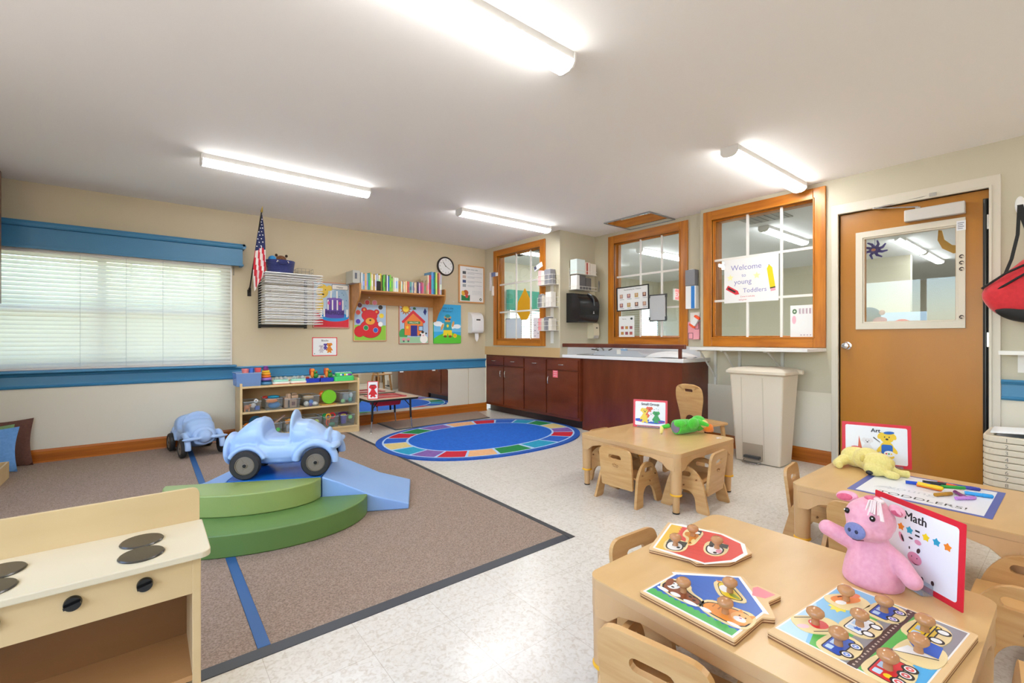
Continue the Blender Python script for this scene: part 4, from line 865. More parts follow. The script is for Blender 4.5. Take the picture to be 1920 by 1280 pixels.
# ---------------------------------------------------------------- yellow plush dog puppet lying on the marker table
yw = plush('#f0e08c', '#e6d47c')
t = thing('dog_puppet', 'pale yellow plush dog puppet lying on the marker table before the Art card', 'puppet', (2.99, .70, .38), 0)
g = MB(yw); g.ell((3.06, .79, .435), (.055, .07, .055)); g.ell((3.03, .73, .44), (.065, .065, .06)); g.ell((2.985, .675, .435), (.062, .07, .055)); g.ell((2.93, .675, .413), (.036, .05, .033))
g.tube([(3.02, .83, .42), (2.97, .85, .40), (2.94, .83, .398)], [.03, .024, .018], 12); g.tube([(2.99, .63, .415), (3.0, .59, .40), (3.02, .555, .398)], [.022, .018, .018], 10); g.ell((2.93, .61, .40), (.03, .03, .02)); g.ell((2.925, .595, .40), (.024, .024, .018))
build(g, 'body', t, W=True, remesh=.005, smi=3)
g = MB(plush('#e3cf74', '#d9c468')); g.ell((2.965, .735, .455), (.03, .012, .022)); g.ell((2.98, .62, .445), (.022, .018, .025)); build(g, 'ears', t, W=True, sm=60, sub=1)
g = MB(mat('#1b1714', .3)); g.ell((2.898, .69, .40), (.010, .016, .011)); build(g, 'nose', t, W=True, sm=60)
g = MB(mat('#7a6a32', .8)); g.tube([(2.94, .665, .448), (2.95, .66, .455), (2.962, .658, .46)], .0012, 5); g.tube([(2.95, .70, .452), (2.96, .70, .46), (2.97, .70, .463)], .0012, 5); build(g, 'eyelids', t, W=True)
# paper and markers
t = thing('table_paper', 'white drawing paper with a purple blue border on the marker table', 'paper', (2.8, .46, .3803))
A, B, C_, D_ = (2.57, .725), (3.005, .665), (3.125, .225), (2.555, .262)
g = MB(mat('#5460a8', .4)); g.add([(*A, .3804), (*B, .3804), (*C_, .3804), (*D_, .3804)], [(0, 1, 2, 3)])
g = MB(mat('#5460a8', .4)); g.prism([(2.58, .70), (3.07, .70), (3.07, .225), (2.58, .225)], .3803, .381); g.use(mat('#eef0f6', .3)); g.prism([(2.60, .672), (3.05, .672), (3.05, .25), (2.60, .25)], .381, .3813)
MP = frame((2.62, .46, .3814), (0, -1, 0), (1, 0, 0)); g.M = MP; g.z0 = .0001; g.lay = 0
g.atext(mat('#3c3c3c', .6), 'TODDLERS!', .052, .01, .015, sx=1.1)
g.atext(mat('#d2d5dc', .6), 'young', .07, -.04, .12)
g.use(mat('#c4c7cc', .6)); g.lay += 1
for r_ in (.03, .038, .046): g.tube([(-.12+r_*math.cos(a), .09+r_*math.sin(a), .0002) for a in [PI*i/12 for i in range(13)]], .0006, 4)
build(g, 'sheet', t, W=True)
def marker(col, name, x, y, a, lv=0, L=.125):
    z = .3815+.0085+lv*.0165; t = thing('marker', name, 'marker', (x, y, z-.008)); d = V((math.cos(a), math.sin(a), 0))
    c = V((x, y, z)); m = mat(col, .25); g = MB(m); g.cyl(c-d*L/2, c+d*L*.12, .0078, n=14); build(g, 'barrel', t, W=True, sm=50)
    g = MB(m); g.tube([c+d*L*.12, c+d*L*.125, c+d*L*.46, c+d*L*.5], [.0078, .0086, .0082, .004], 14); build(g, 'cap', t, W=True, sm=50)
for c_, n_, x, y, a, lv in (('#1b4fc2', 'dark blue marker at the left end of the loose markers', 2.90, .50, -1.25, 0), ('#f07a1c', 'orange marker under the yellow one', 2.87, .455, -1.7, 0), ('#f2c81e', 'yellow marker across the front of the loose markers', 2.83, .445, -1.75, 1),
    ('#2f9e3a', 'green marker lying on top of the other markers', 2.885, .375, -.9, 1), ('#23262c', 'black marker at the back of the loose markers', 2.97, .45, -1.2, 0), ('#ef5a28', 'red orange marker at the back beside the black one', 2.98, .40, -1.9, 0),
    ('#3a3f9e', 'indigo marker at the back right of the loose markers', 3.0, .345, -1.35, 0), ('#2f9fe0', 'sky blue marker at the right end of the loose markers', 2.905, .295, -1.3, 0), ('#7a2a6e', 'dark purple marker in the middle of the loose markers', 2.835, .345, -2.6, 0),
    ('#c987d8', 'lilac marker at the front right of the loose markers', 2.80, .325, -.6, 0), ('#b8821e', 'brown ochre marker at the front of the loose markers', 2.79, .395, -.5, 0)): marker(c_, n_, x, y, a, lv, .092)
# green parrot puppet on the far low table
t = thing('parrot_puppet', 'bright green plush parrot hand puppet lying on its side on the far low table', 'puppet', (3.2, 1.87, .38))
gg = plush('#55cc3c', '#49bd32'); g = MB(gg)
a_, b_ = V((3.05, 1.885, .434)), V((3.16, 1.855, .434)); g.tube([a_, a_*.5+b_*.5, b_, V((3.22, 1.83, .43))], [.054, .055, .052, .042], 20); g.ell((3.25, 1.82, .45), (.062, .058, .058)); g.ell((3.15, 1.80, .46), (.06, .03, .045)); g.ell((3.07, 1.86, .462), (.05, .045, .03)); g.tube([V((3.13, 1.87, .46)), V((3.2, 1.79, .47)), V((3.22, 1.72, .45))], [.02, .022, .012], 10)
g.tube([V((3.04, 1.93, .44)), V((3.0, 1.96, .43)), V((2.99, 1.965, .40))], [.018, .016, .01], 10)
build(g, 'body', t, W=True, remesh=.005, smi=3)
g = MB(mat('#8a7a8e', .9)); g.cyl(a_+(a_-b_).normalized()*.0, a_+(a_-b_).normalized()*.0045, .042, n=20); build(g, 'glove_opening', t, W=True)
g = MB(plush('#f08a2a', '#e87a1e')); g.ell((3.285, 1.765, .42), (.045, .04, .034)); g.ell((3.315, 1.755, .402), (.02, .02, .02)); build(g, 'beak', t, W=True, sm=60)
g = MB(plush('#f0df8c', '#e4d27a')); g.ell((3.245, 1.775, .452), (.036, .03, .03)); g.ell((3.19, 1.825, .482), (.05, .02, .012)); g.tube([V((3.0, 1.965, .43)), V((2.975, 1.955, .395)), V((2.965, 1.95, .388))], [.016, .012, .007], 8); build(g, 'face', t, W=True, sm=60)
g = MB(mat('#e8dcd8', .6)); g.box(3.17, 1.61, .3802, 3.195, 1.64, .382); g.box(3.15, 1.62, .3802, 3.2, 1.628, .3815); solo(g, 'paper_scrap', 'tiny white paper scrap near the right corner of the far low table', 'scrap')
# ---------------------------------------------------------------- play stove in the left foreground
st = mat('#d3b888', .42, kind='wood', col2='#cbae7c', scale=3, stretch=(.5, 2, 2)); stt = mat('#d2c5a6', .35); st_shade = mat('#8d6237', .5, kind='wood', col2='#80572f', scale=3, stretch=(.5, 2, 2))  # last, darker wood carries the shade inside the open stove
t = thing('play_stove', 'wooden play stove with round dark burners and black knobs in the left foreground', 'play stove', (-.23, 1.67, 0))
x0, x1, y0, y1, zt = -.62, .118, 1.545, 1.795, .5
g = MB(stt); o = [(x0-.02, y0-.03), (x1+.022, y0-.03), (x1+.022, y1), (x0-.02, y1)]; g.prism(round_poly(o, [.03, .03, .004, .004], 6), zt-.018, zt); build(g, 'countertop', t, W=True, bevel=.004)
g = MB(st); g.M = frame((x0-.02, y1+.012, zt), (1, 0, 0), (0, 0, 1)); w = x1-x0+.035; g.prism(round_poly([(0, -.02), (w, -.02), (w, .105), (0, .105)], [.001, .001, .025, .025], 6), 0, .012); build(g, 'backsplash', t, W=True, bevel=.003)
for xx in (x0, x1-.02): g = MB(st); g.box(xx, y0+.004, 0, xx+.02, y1, zt-.018); build(g, 'side_panel', t, W=True, bevel=.002)
g = MB(st); g.box(x0+.02, y0+.006, .377, x1-.02, y0+.02, zt-.018); fp = build(g, 'control_panel', t, W=True)
g = MB(st_shade); g.box(x0+.02, y1-.012, 0, x1-.02, y1-.002, zt-.018); build(g, 'back_panel', t, W=True)
g = MB(mat('#b98a56', .5, kind='wood', col2='#ac7d4a', scale=3, stretch=(.5, 2, 2))); g.box(x0+.02, y0+.006, .135, x1-.02, y1-.012, .15); build(g, 'shelf', t, W=True)  # browner tone puts the inner shade into the shelf colour
kb = mat('#121212', .25)
for x in (-.005, -.143, -.281, -.419):
    g = MB(kb); g.M = frame((x, y0+.006, .438), (1, 0, 0), (0, 0, 1)); g.lathe([(.0175, 0), (.0175, .008), (.0165, .011)], n=28); g.cb((0, 0, .016), (.032, .006, .01), Rz(.25)); build(g, 'knob', t, W=True, sm=40)
bn = mat('#3a352c', .25)
for x in (-.012, -.292):
    for y in (1.70, 1.595): g = MB(bn); g.lathe([(.05, 0), (.051, .002), (.048, .005)], (x, y, zt), 36); build(g, 'burner', t, W=True, sm=40)
# ---------------------------------------------------------------- back wall: flag, rack, posters, shelf, clock
t = thing('flag_pole', 'small flag on a dark pole leaning out from the wall right of the window', 'flag', (.867, YB, 1.58))
A_, B_ = V((.867, YB-.01, 1.597)), V((.905, 5.2, 2.37))
g = MB(mat('#1e1a18', .4)); g.tube([A_, B_], .007, 8); build(g, 'pole', t, W=True)
g = MB(mat('#b79a4e', .35, .7)); g.tube([B_, B_+(B_-A_).normalized()*.015, B_+(B_-A_).normalized()*.06], [.011, .011, .002], 8); build(g, 'finial', t, W=True)
g = MB(mat('#2a2522', .4, .5)); g.box(.85, YB-.012, 1.55, .885, YB, 1.62); g.tube([A_, A_+(B_-A_)*.05], .013, 8); build(g, 'bracket', t, W=True)
fr_, fw_, fb_ = (mat('#c92a3c', .8), mat('#eee6e6', .8), mat('#27305e', .8)); g = MB(fb_)
nu, nv = 14, 44; Lz = [.919, .899, .879, .862, .857, .855, .87]; Rz_ = [.925, .943, .958, .966, .972, .973, .935]; Tz = [2.362, 2.25, 2.107, 1.96, 1.85, 1.774, 1.61]
def lerp(a, f): f *= len(a)-1; i = min(int(f), len(a)-2); return a[i]+(a[i+1]-a[i])*(f-i)
def fp_(u, v): x = lerp(Lz, v)+(lerp(Rz_, v)-lerp(Lz, v))*u; return (x, 5.28+.16*v*.6+.018*v*math.sin(u*13+v*2), lerp(Tz, v)+.05*v*(u-.3)+(0 if v < .9 else (u-.2)*.9*(v-.9)))
vs = [fp_(i/nu, j/nv) for i in range(nu+1) for j in range(nv+1)]; o0 = len(g.v); g.v += [V(p) for p in vs]
for m_ in (fr_, fw_): g.use(m_)
for i in range(nu):
    for j in range(nv):
        u, v = (i+.5)/nu, (j+.5)/nv
        k = 0 if v < .44+.02*math.sin(u*8) else (1 if int((u*5+ (1-v)*3.2+6)) % 2 else 2)
        g.f.append([i*(nv+1)+j, (i+1)*(nv+1)+j, (i+1)*(nv+1)+j+1, i*(nv+1)+j+1]); g.mi.append(k)
g.use(mat('#f4f4f8', .7))
for j in range(9):
    for i in range(2 if j > 2 else 1):
        u = (.3 if j % 2 else .55)+(i*.4 if j > 2 else 0); v = .07+j*.042
        if u > .95: u = .12
        x, y, z = fp_(u, v); g.add([(x+a*.0085, y-.006, z+b_*.0085) for a, b_ in star(0, 0, 1)], [tuple(range(10))])
build(g, 'cloth', t, W=True, sm=180, recalc=False)
# wire drying rack
wire = mat('#eceef0', .3); blk = mat('#1a1817', .4)
t = thing('drying_rack', 'wall mounted art drying rack with many white wire trays below the basket', 'drying rack', (1.25, YB, 1.205))
g = MB(blk)
for x in (.965, 1.44): g.box(x-.012, YB-.035, 1.205, x+.012, YB, 1.77)
g.box(.965, YB-.03, 1.215, 1.44, YB-.01, 1.245); build(g, 'frame', t, W=True)
g = MB(blk)
for k in range(20):
    for x in (.965, 1.44): g.box(x-.014, YB-.05, 1.245+k*.0265, x+.014, YB-.034, 1.256+k*.0265)
build(g, 'hinges', t, W=True); random.seed(11)
for k in range(20):
    z = 1.25+k*.0265; g = MB(wire); dz = random.uniform(-.006, .010); x0, x1 = .955, 1.53; yf = 5.30
    g.tube([(x0, YB-.04, z), (x0, yf, z+dz), (x1, yf, z+dz), (x1, YB-.04, z)], .0036, 5)
    for q in range(1, 6): y = YB-.04-(YB-.04-yf)*q/6; g.tube([(x0, y, z+dz*q/6), (x1, y, z+dz*q/6)], .0015, 4)
    for q in range(1, 8): x = x0+(x1-x0)*q/8; g.tube([(x, YB-.04, z), (x, yf, z+dz)], .0012, 4)
    build(g, 'tray', t, W=True)
g = MB(wire); g.box(.955, 5.29, 1.778, 1.53, YB, 1.782); g.tube([(.955, 5.30, 1.785), (1.53, 5.30, 1.785)], .004, 6)
build(g, 'top_tray', t, W=True)
t = thing('wire_basket', 'empty wire basket on the drying rack right of the dark blue basket', 'basket', (1.4, 5.5, 1.785)); g = MB(mat('#8d8f8c', .4, .5))
for z in (1.786, 1.825, 1.865): g.tube([(1.30, 5.42, z), (1.46, 5.42, z), (1.46, 5.62, z), (1.30, 5.62, z)], .0018, 5, closed=True)
for x, y in ((1.30, 5.42), (1.34, 5.42), (1.38, 5.42), (1.42, 5.42), (1.46, 5.42), (1.46, 5.49), (1.46, 5.56), (1.46, 5.62), (1.30, 5.52), (1.30, 5.62)): g.tube([(x, y, 1.786), (x, y, 1.865)], .0015, 4)
build(g, 'wires', t, W=True)
t = thing('rope_basket', 'dark blue rope basket of plush toys on top of the drying rack', 'basket', (1.135, 5.47, 1.785))
g = MB(mat('#2a3578', .8, kind='cloth', col2='#242e6c', scale=80)); n = 13; prof = []
for k in range(n): z = 1.786+k*.0115; r = .122+.022*k/n; prof += [(r, z), (r+.004, z+.004), (r+.004, z+.008), (r, z+.0114)]
prof2 = [(r-.012, z) for r, z in prof[::-1][:-6]]
M_ = Mx.Translation((1.135, 5.47, 0)) @ Mx.Diagonal((1, .75, 1, 1)); g.M = M_; g.lathe(prof+prof2, n=36); build(g, 'body', t, W=True, sm=50)
g = MB(mat('#1e2660', .7)); g.tube([(1.085, 5.362, 1.912), (1.10, 5.345, 1.89), (1.135, 5.338, 1.882), (1.17, 5.345, 1.89), (1.185, 5.362, 1.912)], .008, 8); build(g, 'handle', t, W=True, sm=60)
g = MB(mat('#e8e4da', .7)); g.tube([(1.078, 5.362, 1.905), (1.085, 5.354, 1.92), (1.094, 5.358, 1.908)], .005, 6); g.tube([(1.178, 5.358, 1.905), (1.186, 5.354, 1.918), (1.194, 5.362, 1.905)], .005, 6); build(g, 'stitching', t, W=True)
t = thing('plush_bear', 'brown plush animal with two dark ears in the blue basket', 'plush toy', (1.14, 5.46, 1.90))
g = MB(plush('#7a4a22', '#6b3f1c')); g.ell((1.14, 5.46, 1.955), (.052, .045, .038)); g.ell((1.14, 5.415, 1.945), (.022, .02, .016)); build(g, 'head', t, W=True, sm=60)
for s in (-1, 1): g = MB(mat('#2e1a0e', .8)); g.ell((1.14+s*.05, 5.45, 1.99), (.014, .01, .016)); build(g, 'ear', t, W=True, sm=60)
g = MB(plush('#2f93d6', '#2686c8')); g.ell((1.055, 5.47, 1.945), (.042, .04, .04)); solo(g, 'plush_toy', 'bright blue plush toy at the left of the blue basket', 'plush toy', sm=60)
g = MB(plush('#e6dfe8', '#dcd4e0')); g.ell((1.215, 5.48, 1.93), (.04, .04, .025)); g.ell((1.19, 5.45, 1.925), (.02, .02, .02)); solo(g, 'plush_toy', 'white plush toy at the right of the blue basket', 'plush toy', sm=60)
def hook(x, z): g = MB(wire); g.tube([(x-.008, YB-.004, z+.02), (x, YB-.018, z-.012), (x+.008, YB-.004, z+.02)], .0015, 5); return g
def framed(name, label, x0, z0, x1, z1, fn, fm=mat('#d09a63', .45), th=.018, b=.012, r=.014, fl=mat('#b9d0e6', .5), tilt=0, hooks=()):
    t = thing(name, label, 'poster', ((x0+x1)/2, YB-.001, z0)); w, h = x1-x0, z1-z0; M = onback(x0, z0, .001)
    g = MB(fm, M); g.prism(rrect(0, 0, w, h, r, 3), 0, th); build(g, 'backing', t, W=True, bevel=.002)
    g = MB(fl, M); g.z0 = th+.0004; g.lay = 0; g.art(fl, rect(b, b, w-b, h-b)); g.w, g.h = w, h; fn(g, w, h); build(g, 'printed_picture', t, W=True, recalc=False)
    for x, z in hooks: build(hook(x, z), 'hook', t, W=True)
    return t
def bday(g, w, h):
    b = .014; g.art(pm('#9fc0dd'), oval(w*.72, h*.55, w*.25, h*.36)); g.art(pm('#d02035'), [(b, b), (w-b, b), (w-b, h*.22), (w*.6, h*.17), (w*.3, h*.2), (b, h*.42)])
    g.art(pm('#1e8ed6'), oval(w*.58, h*.25, w*.39, h*.10, 30)); g.art(pm('#5a3f9e'), rect(w*.32, h*.25, w*.84, h*.42)); g.art(pm('#5a3f9e'), oval(w*.58, h*.25, w*.26, h*.03)); g.art(pm('#6b4aa8'), rect(w*.37, h*.42, w*.78, h*.64)); g.art(pm('#7a58b4'), oval(w*.575, h*.64, w*.205, h*.03))
    y = pm('#ecc84a'); g.art(y, oval(w*.17, h*.52, w*.11, h*.2)); g.art(y, oval(w*.25, h*.80, w*.16, h*.15)); g.art(y, oval(w*.44, h*.87, w*.08, h*.06, rot=-.5)); g.art(K, oval(w*.27, h*.73, w*.03, h*.015)); g.art(K, oval(w*.20, h*.80, w*.012, h*.012, 8)); g.art(K, oval(w*.33, h*.83, w*.012, h*.012, 8))
    for x in (.22, .40, .52, .65, .80, .30, .92): g.art(W_, rect(w*x-.008, h*.40 if x not in (.22, .30, .92) else h*.25, w*x+.008, h*.62 if x not in (.22, .3, .92) else h*.42))
    for x in (.48, .64): g.art(W_, rect(w*x-.008, h*.66, w*x+.008, h*.82)); g.art(K, rect(w*x-.001, h*.82, w*x+.001, h*.84))
    for x, z in ((.42, .55), (.72, .55)): g.art(pm('#d34f9a'), oval(w*x, h*z, w*.03, h*.04))
    g.art(K, rrect(w*.50, h*.85, w*.95, h*.96, .01)); g.art(W_, rrect(w*.51, h*.857, w*.94, h*.953, .008)); g.atext(K, 'Happy', .03, w*.72, h*.885)
    for x, z in ((.7, .7), (.82, .74), (.9, .62), (.78, .78), (.88, .5)): g.art(pm('#2f6fa0'), star(w*x, h*z, .008))
    g.atext(pm('#2c1f5e'), 'PRIMROSE', h*.115, w*.585, h*.30, bold=.0004, sx=.78)
framed('cake_poster', 'birthday board with a purple cake and candles and a yellow dog behind the drying rack', 1.52, 1.212, 1.955, 1.765, bday, fm=mat('#c98f72', .5), fl=pm('#b9cfe2'), hooks=((1.61, 1.795), (1.86, 1.79)))
def bearp(g, w, h):
    b = .014; g.art(pm('#8dc63f'), rect(b, b, w-b, h*.36)); g.art(pm('#e8eef5'), oval(w*.85, h*.85, w*.09, h*.03)); r = pm('#d0202e')
    pts = [oval(w*.5, h*.28, w*.33, h*.21, 32), oval(w*.47, h*.575, w*.24, h*.135, 32), oval(w*.31, h*.70, w*.085, h*.06), oval(w*.68, h*.66, w*.085, h*.06), oval(w*.18, h*.22, w*.16, h*.13, rot=-.4), oval(w*.5, h*.46, w*.2, h*.1)]
    for p in pts: g.art(K, [(w*.5+(x-w*.5)*1.0, z) for x, z in [(px_, pz_) for px_, pz_ in p]])
    for p in pts:
        cx_ = sum(q[0] for q in p)/len(p); cz_ = sum(q[1] for q in p)/len(p); g.art(r, [(cx_+(x-cx_)*.97, cz_+(z-cz_)*.97) for x, z in p])
    g.art(pm('#e9a23a'), oval(w*.31, h*.705, w*.03, h*.025)); g.art(pm('#e9a23a'), oval(w*.68, h*.665, w*.03, h*.025)); g.art(K, oval(w*.49, h*.45, w*.145, h*.082)); g.art(pm('#e9a23a'), oval(w*.49, h*.45, w*.14, h*.078)); g.art(K, oval(w*.49, h*.475, w*.035, h*.018)); g.art(K, rect(w*.488, h*.42, w*.492, h*.47))
    for x, z, c_ in ((.18, .80, '#6a1420'), (.40, .87, '#c4202c'), (.62, .87, '#d97a8e'), (.80, .77, '#1c1c1e'), (.13, .64, '#d9534a'), (.83, .58, '#ecd23a'), (.13, .44, '#4a33b0'), (.80, .39, '#f2f4f6'), (.36, .30, '#1f8a4a'), (.65, .25, '#2a5cc0')):
        g.art(pm('#c9c2bc'), oval(w*x, h*z, .034, .034)); g.art(pm(c_), oval(w*x, h*z, .029, .029))
framed('bear_poster', 'colour board with a big red bear and coloured discs left under the book shelf', 2.0, 1.055, 2.435, 1.62, bearp, fl=pm('#a9c2dd'))
def house(g, w, h):
    b = .014; g.art(pm('#f2cf3c'), oval(w*.22, h*.84, w*.11, h*.08)); 
    g.art(pm('#b9742e'), star(w*.22, h*.84, w*.2, .6, 12)); g.art(pm('#f2d63c'), oval(w*.22, h*.84, w*.10, h*.075)); g.art(pm('#3f9e58'), oval(w*.14, h*.24, w*.14, h*.13)); g.art(pm('#9cc7a0'), rect(b, b, w-b, h*.17))
    g.art(K, [(w*.17, h*.22), (w*.17, h*.55), (w*.48, h*.80), (w*.80, h*.55), (w*.80, h*.22), (w*.48, h*.19)]); g.art(pm('#e8823c'), [(w*.18, h*.22), (w*.18, h*.55), (w*.48, h*.78), (w*.79, h*.55), (w*.79, h*.22), (w*.48, h*.2)])
    g.art(pm('#d03040'), [(w*.08, h*.54), (w*.46, h*.82), (w*.88, h*.55), (w*.83, h*.50), (w*.46, h*.74), (w*.13, h*.49)]); g.art(pm('#3a8a50'), rrect(w*.27, h*.485, w*.70, h*.55, .008)); g.atext(W_, 'WELCOME', h*.05, w*.485, h*.50)
    g.art(pm('#2f2f86'), rect(w*.38, h*.19, w*.60, h*.45)); g.art(pm('#2a4a80'), rect(w*.64, h*.32, w*.80, h*.44)); g.art(pm('#a9d0ea'), rect(w*.66, h*.335, w*.78, h*.425)); g.art(pm('#f2d23c'), star(w*.27, h*.40, w*.07)); 
    g.art(pm('#1f2f78'), [(w*.80, h*.78), (w*.86, h*.88), (w*.92, h*.80), (w*.87, h*.70)]); g.art(pm('#2a6a40'), oval(w*.50, h*.86, w*.05, h*.03)); g.art(K, rect(w*.42, h*.83, w*.58, h*.835))
    for x in (.15, .30): g.art(pm('#e58aa0'), oval(w*x, h*.11, w*.06, h*.035)); g.art(pm('#4a6a60'), rect(w*x-.012, h*.05, w*x+.012, h*.09))
    g.art(W_, oval(w*.82, h*.12, w*.13, h*.10)); g.art(W_, oval(w*.78, h*.24, w*.09, h*.07)); g.art(K, oval(w*.78, h*.29, w*.05, h*.03)); g.art(K, oval(w*.70, h*.22, w*.03, h*.03)); g.art(pm('#e9a8b4'), oval(w*.80, h*.21, w*.03, h*.02)); g.art(K, oval(w*.9, h*.26, w*.03, h*.02))
framed('house_poster', 'board with an orange house, sun and black and white dog under the book shelf', 2.604, 1.015, 3.046, 1.575, house, fm=mat('#c48a70', .5), fl=pm('#a9c2dd'), hooks=((2.77, 1.60),))
def weather(g, w, h):
    b = .0; g.art(pm('#35a8e0'), rect(0, h*.3, w, h)); g.art(pm('#6fc0ea'), rect(0, h*.30, w, h*.5)); 
    for x, z, q in ((.15, .50, .16), (.30, .47, .12), (.85, .44, .14), (.68, .42, .10)): g.art(pm('#eef4fa'), oval(w*x, h*z, w*q, h*q*.4))
    g.art(pm('#5cc83c'), [(0, 0), (w, 0), (w, h*.2), (w*.7, h*.27), (w*.45, h*.29), (w*.15, h*.2), (0, h*.12)]); g.art(pm('#1b7fae'), rect(0, 0, 0, 0)) if 0 else None
    g.atext(pm('#15639a'), 'How is the', h*.075, w*.5, h*.88, bold=.0004); g.atext(pm('#15639a'), 'Weather?', h*.075, w*.5, h*.80, bold=.0004)
    s = pm('#d9a05c'); tl = pm('#2f9aa0'); g.art(s, oval(w*.5, h*.60, w*.10, h*.08)); g.art(s, oval(w*.40, h*.67, w*.03, h*.03)); g.art(s, oval(w*.60, h*.67, w*.03, h*.03)); g.art(s, oval(w*.30, h*.42, w*.04, h*.09, rot=-.4)); g.art(s, oval(w*.70, h*.50, w*.04, h*.08, rot=-.3))
    g.art(tl, [(w*.38, h*.55), (w*.62, h*.55), (w*.66, h*.34), (w*.34, h*.34)]); g.art(tl, oval(w*.5, h*.70, w*.10, h*.045)); g.art(pm('#27336a'), oval(w*.44, h*.62, w*.05, h*.025)); g.art(pm('#27336a'), oval(w*.56, h*.62, w*.05, h*.025)); g.art(pm('#f0d83c'), oval(w*.5, h*.45, w*.04, h*.04))
    g.art(pm('#f0d82c'), [(w*.35, h*.34), (w*.65, h*.34), (w*.67, h*.20), (w*.53, h*.20), (w*.5, h*.27), (w*.47, h*.20), (w*.33, h*.20)]); g.art(pm('#8a4a2a'), oval(w*.41, h*.18, w*.06, h*.03)); g.art(pm('#8a4a2a'), oval(w*.59, h*.18, w*.06, h*.03)); g.art(pm('#f2c41c'), oval(w*.77, h*.20, w*.07, h*.055)); g.art(pm('#e8982c'), oval(w*.77, h*.20, w*.025, h*.02))
framed('weather_poster', 'blue and green weather poster with a small bear in sunglasses right of the book shelf', 3.121, 1.02, 3.567, 1.575, weather, fm=mat('#3fae4c', .5), b=.003, r=.004, fl=pm('#35a8e0'), hooks=((3.45, 1.61),))
def rules(g, w, h):
    b = .03; g.art(pm('#e9e9ec'), rect(b, b, w-b, h-b)); g.atext(pm('#2f6a78'), 'Follow these rules', h*.05, w*.5, h*.875, sx=1.0)
    for i, (y_, c_) in enumerate(((.76, '#4a5058'), (.65, '#c7b0a8'), (.53, '#3a4a78'), (.42, '#9aa0a8'))):
        g.art(pm(c_), rect(w*.14, h*y_, w*.27, h*(y_+.075)))
        for k in range(2): g.art(pm('#8d97a8'), rect(w*.32, h*(y_+.045-k*.03), w*(.9 if k == 0 else .6), h*(y_+.052-k*.03)))
    for k in range(4): g.art(pm('#b4bac6'), rect(w*.5, h*(.32-k*.03), w*.9, h*(.325-k*.03)))
    g.art(pm('#1f7a48'), [(w*.09, h*.06), (w*.42, h*.06), (w*.42, h*.22), (w*.26, h*.17), (w*.09, h*.21)]); g.art(pm('#b0562a'), oval(w*.26, h*.27, w*.10, h*.07)); g.art(pm('#e0b23c'), oval(w*.16, h*.25, w*.06, h*.07, rot=.4)); g.art(pm('#c4463a'), oval(w*.3, h*.18, w*.06, h*.05))
    g.art(pm('#2c3f3a'), oval(w*.84, h*.11, .02, .02)); g.art(W_, oval(w*.84, h*.11, .007, .009))
framed('rules_poster', 'framed white list of pictures and lines near the back corner', 3.531, 1.613, 3.984, 2.168, rules, fl=pm('#e9e9ec'), b=.022)
def blocks(g, w, h):
    g.art(red, rect(0, 0, w, h)); g.art(cardw, rrect(.009, .009, w-.009, h-.009, .005)); g.atext(pm('#1c1c22'), 'Blocks', h*.14, w*.5, h*.78, bold=.0004)
    body(g, pm('#e08a2c'), w*.68, h*.36, h*.38); body(g, pm('#5a4a9e'), w*.52, h*.45, h*.24); body(g, pm('#cfc8d2'), w*.36, h*.32, h*.30); g.art(pm('#6a9a8a'), oval(w*.09, h*.13, .006, .006))
g = MB(M=onback(1.518, .882, .001)); g.use(cardw); g.z0 = .0015; g.lay = 0; g.plate(rect(0, 0, .289, .222), [], 0, .0012); blocks(g, .289, .222); solo(g, 'wall_card', 'white card with a red border reading Blocks on the wall above the toy shelf', 'sign card', recalc=False)
# clock
t = thing('wall_clock', 'round black rimmed wall clock above the right end of the book shelf', 'clock', (3.31, YB-.001, 1.985))
MC_ = onback(3.312, 2.115, .001); g = MB(mat('#2b2220', .3), MC_); g.lathe([(.133, 0), (.136, .015), (.132, .03), (.122, .034), (.116, .03), (.114, .018)], n=48); build(g, 'rim', t, W=True, sm=60)
g = MB(mat('#eceef0', .4), MC_); g.cyl((0, 0, .01), (0, 0, .019), .1145, n=48); g.use(K); g.z0 = .0195
for k in range(1, 13): a = PI/2-k*PI/6; g.text(str(k), .026, .092*math.cos(a), .092*math.sin(a)-.009, .0195)
build(g, 'face', t, W=True, recalc=False)
g = MB(K, MC_); g.cb((-.022, .028, .0225), (.007, .078, .001), Rz(.66)); g.cb((.030, -.018, .0235), (.005, .085, .001), Rz(-2.1)); g.cyl((0, 0, .02), (0, 0, .025), .006); build(g, 'hand', t, W=True)
# book shelf
sh = mat('#c08a50', .4, kind='wood', col2='#b27c42', scale=5, stretch=(.6, 3, 3))
t = thing('wall_shelf', 'brown wooden wall shelf full of books with curved side brackets', 'shelf', (2.55, YB, 1.32))
g = MB(sh); g.box(1.985, 5.36, 1.655, 3.118, YB-.001, 1.673); build(g, 'board', t, W=True, bevel=.002)
g = MB(sh); g.box(1.985, YB-.02, 1.52, 3.118, YB-.001, 1.655); g.use(mat('#e8d4c4', .5)); g.cyl((2.2, YB-.024, 1.61), (2.2, YB-.019, 1.61), .009, n=12); build(g, 'rear_rail', t, W=True)
for x in (1.965, 3.118):
    g = MB(sh, frame((x, YB-.001, 0), (0, -1, 0), (0, 0, 1))); pr2 = round_poly([(0, 1.32), (.06, 1.32), (.12, 1.42), (.30, 1.58), (.32, 1.63), (.32, 1.75), (0, 1.75)], [.01, .03, .05, .04, .02, .01, .001], 4)
    g.prism(pr2, -.02, 0); build(g, 'side_bracket', t, W=True, bevel=.002)
random.seed(21); x = 1.99; bk = []
specs = []
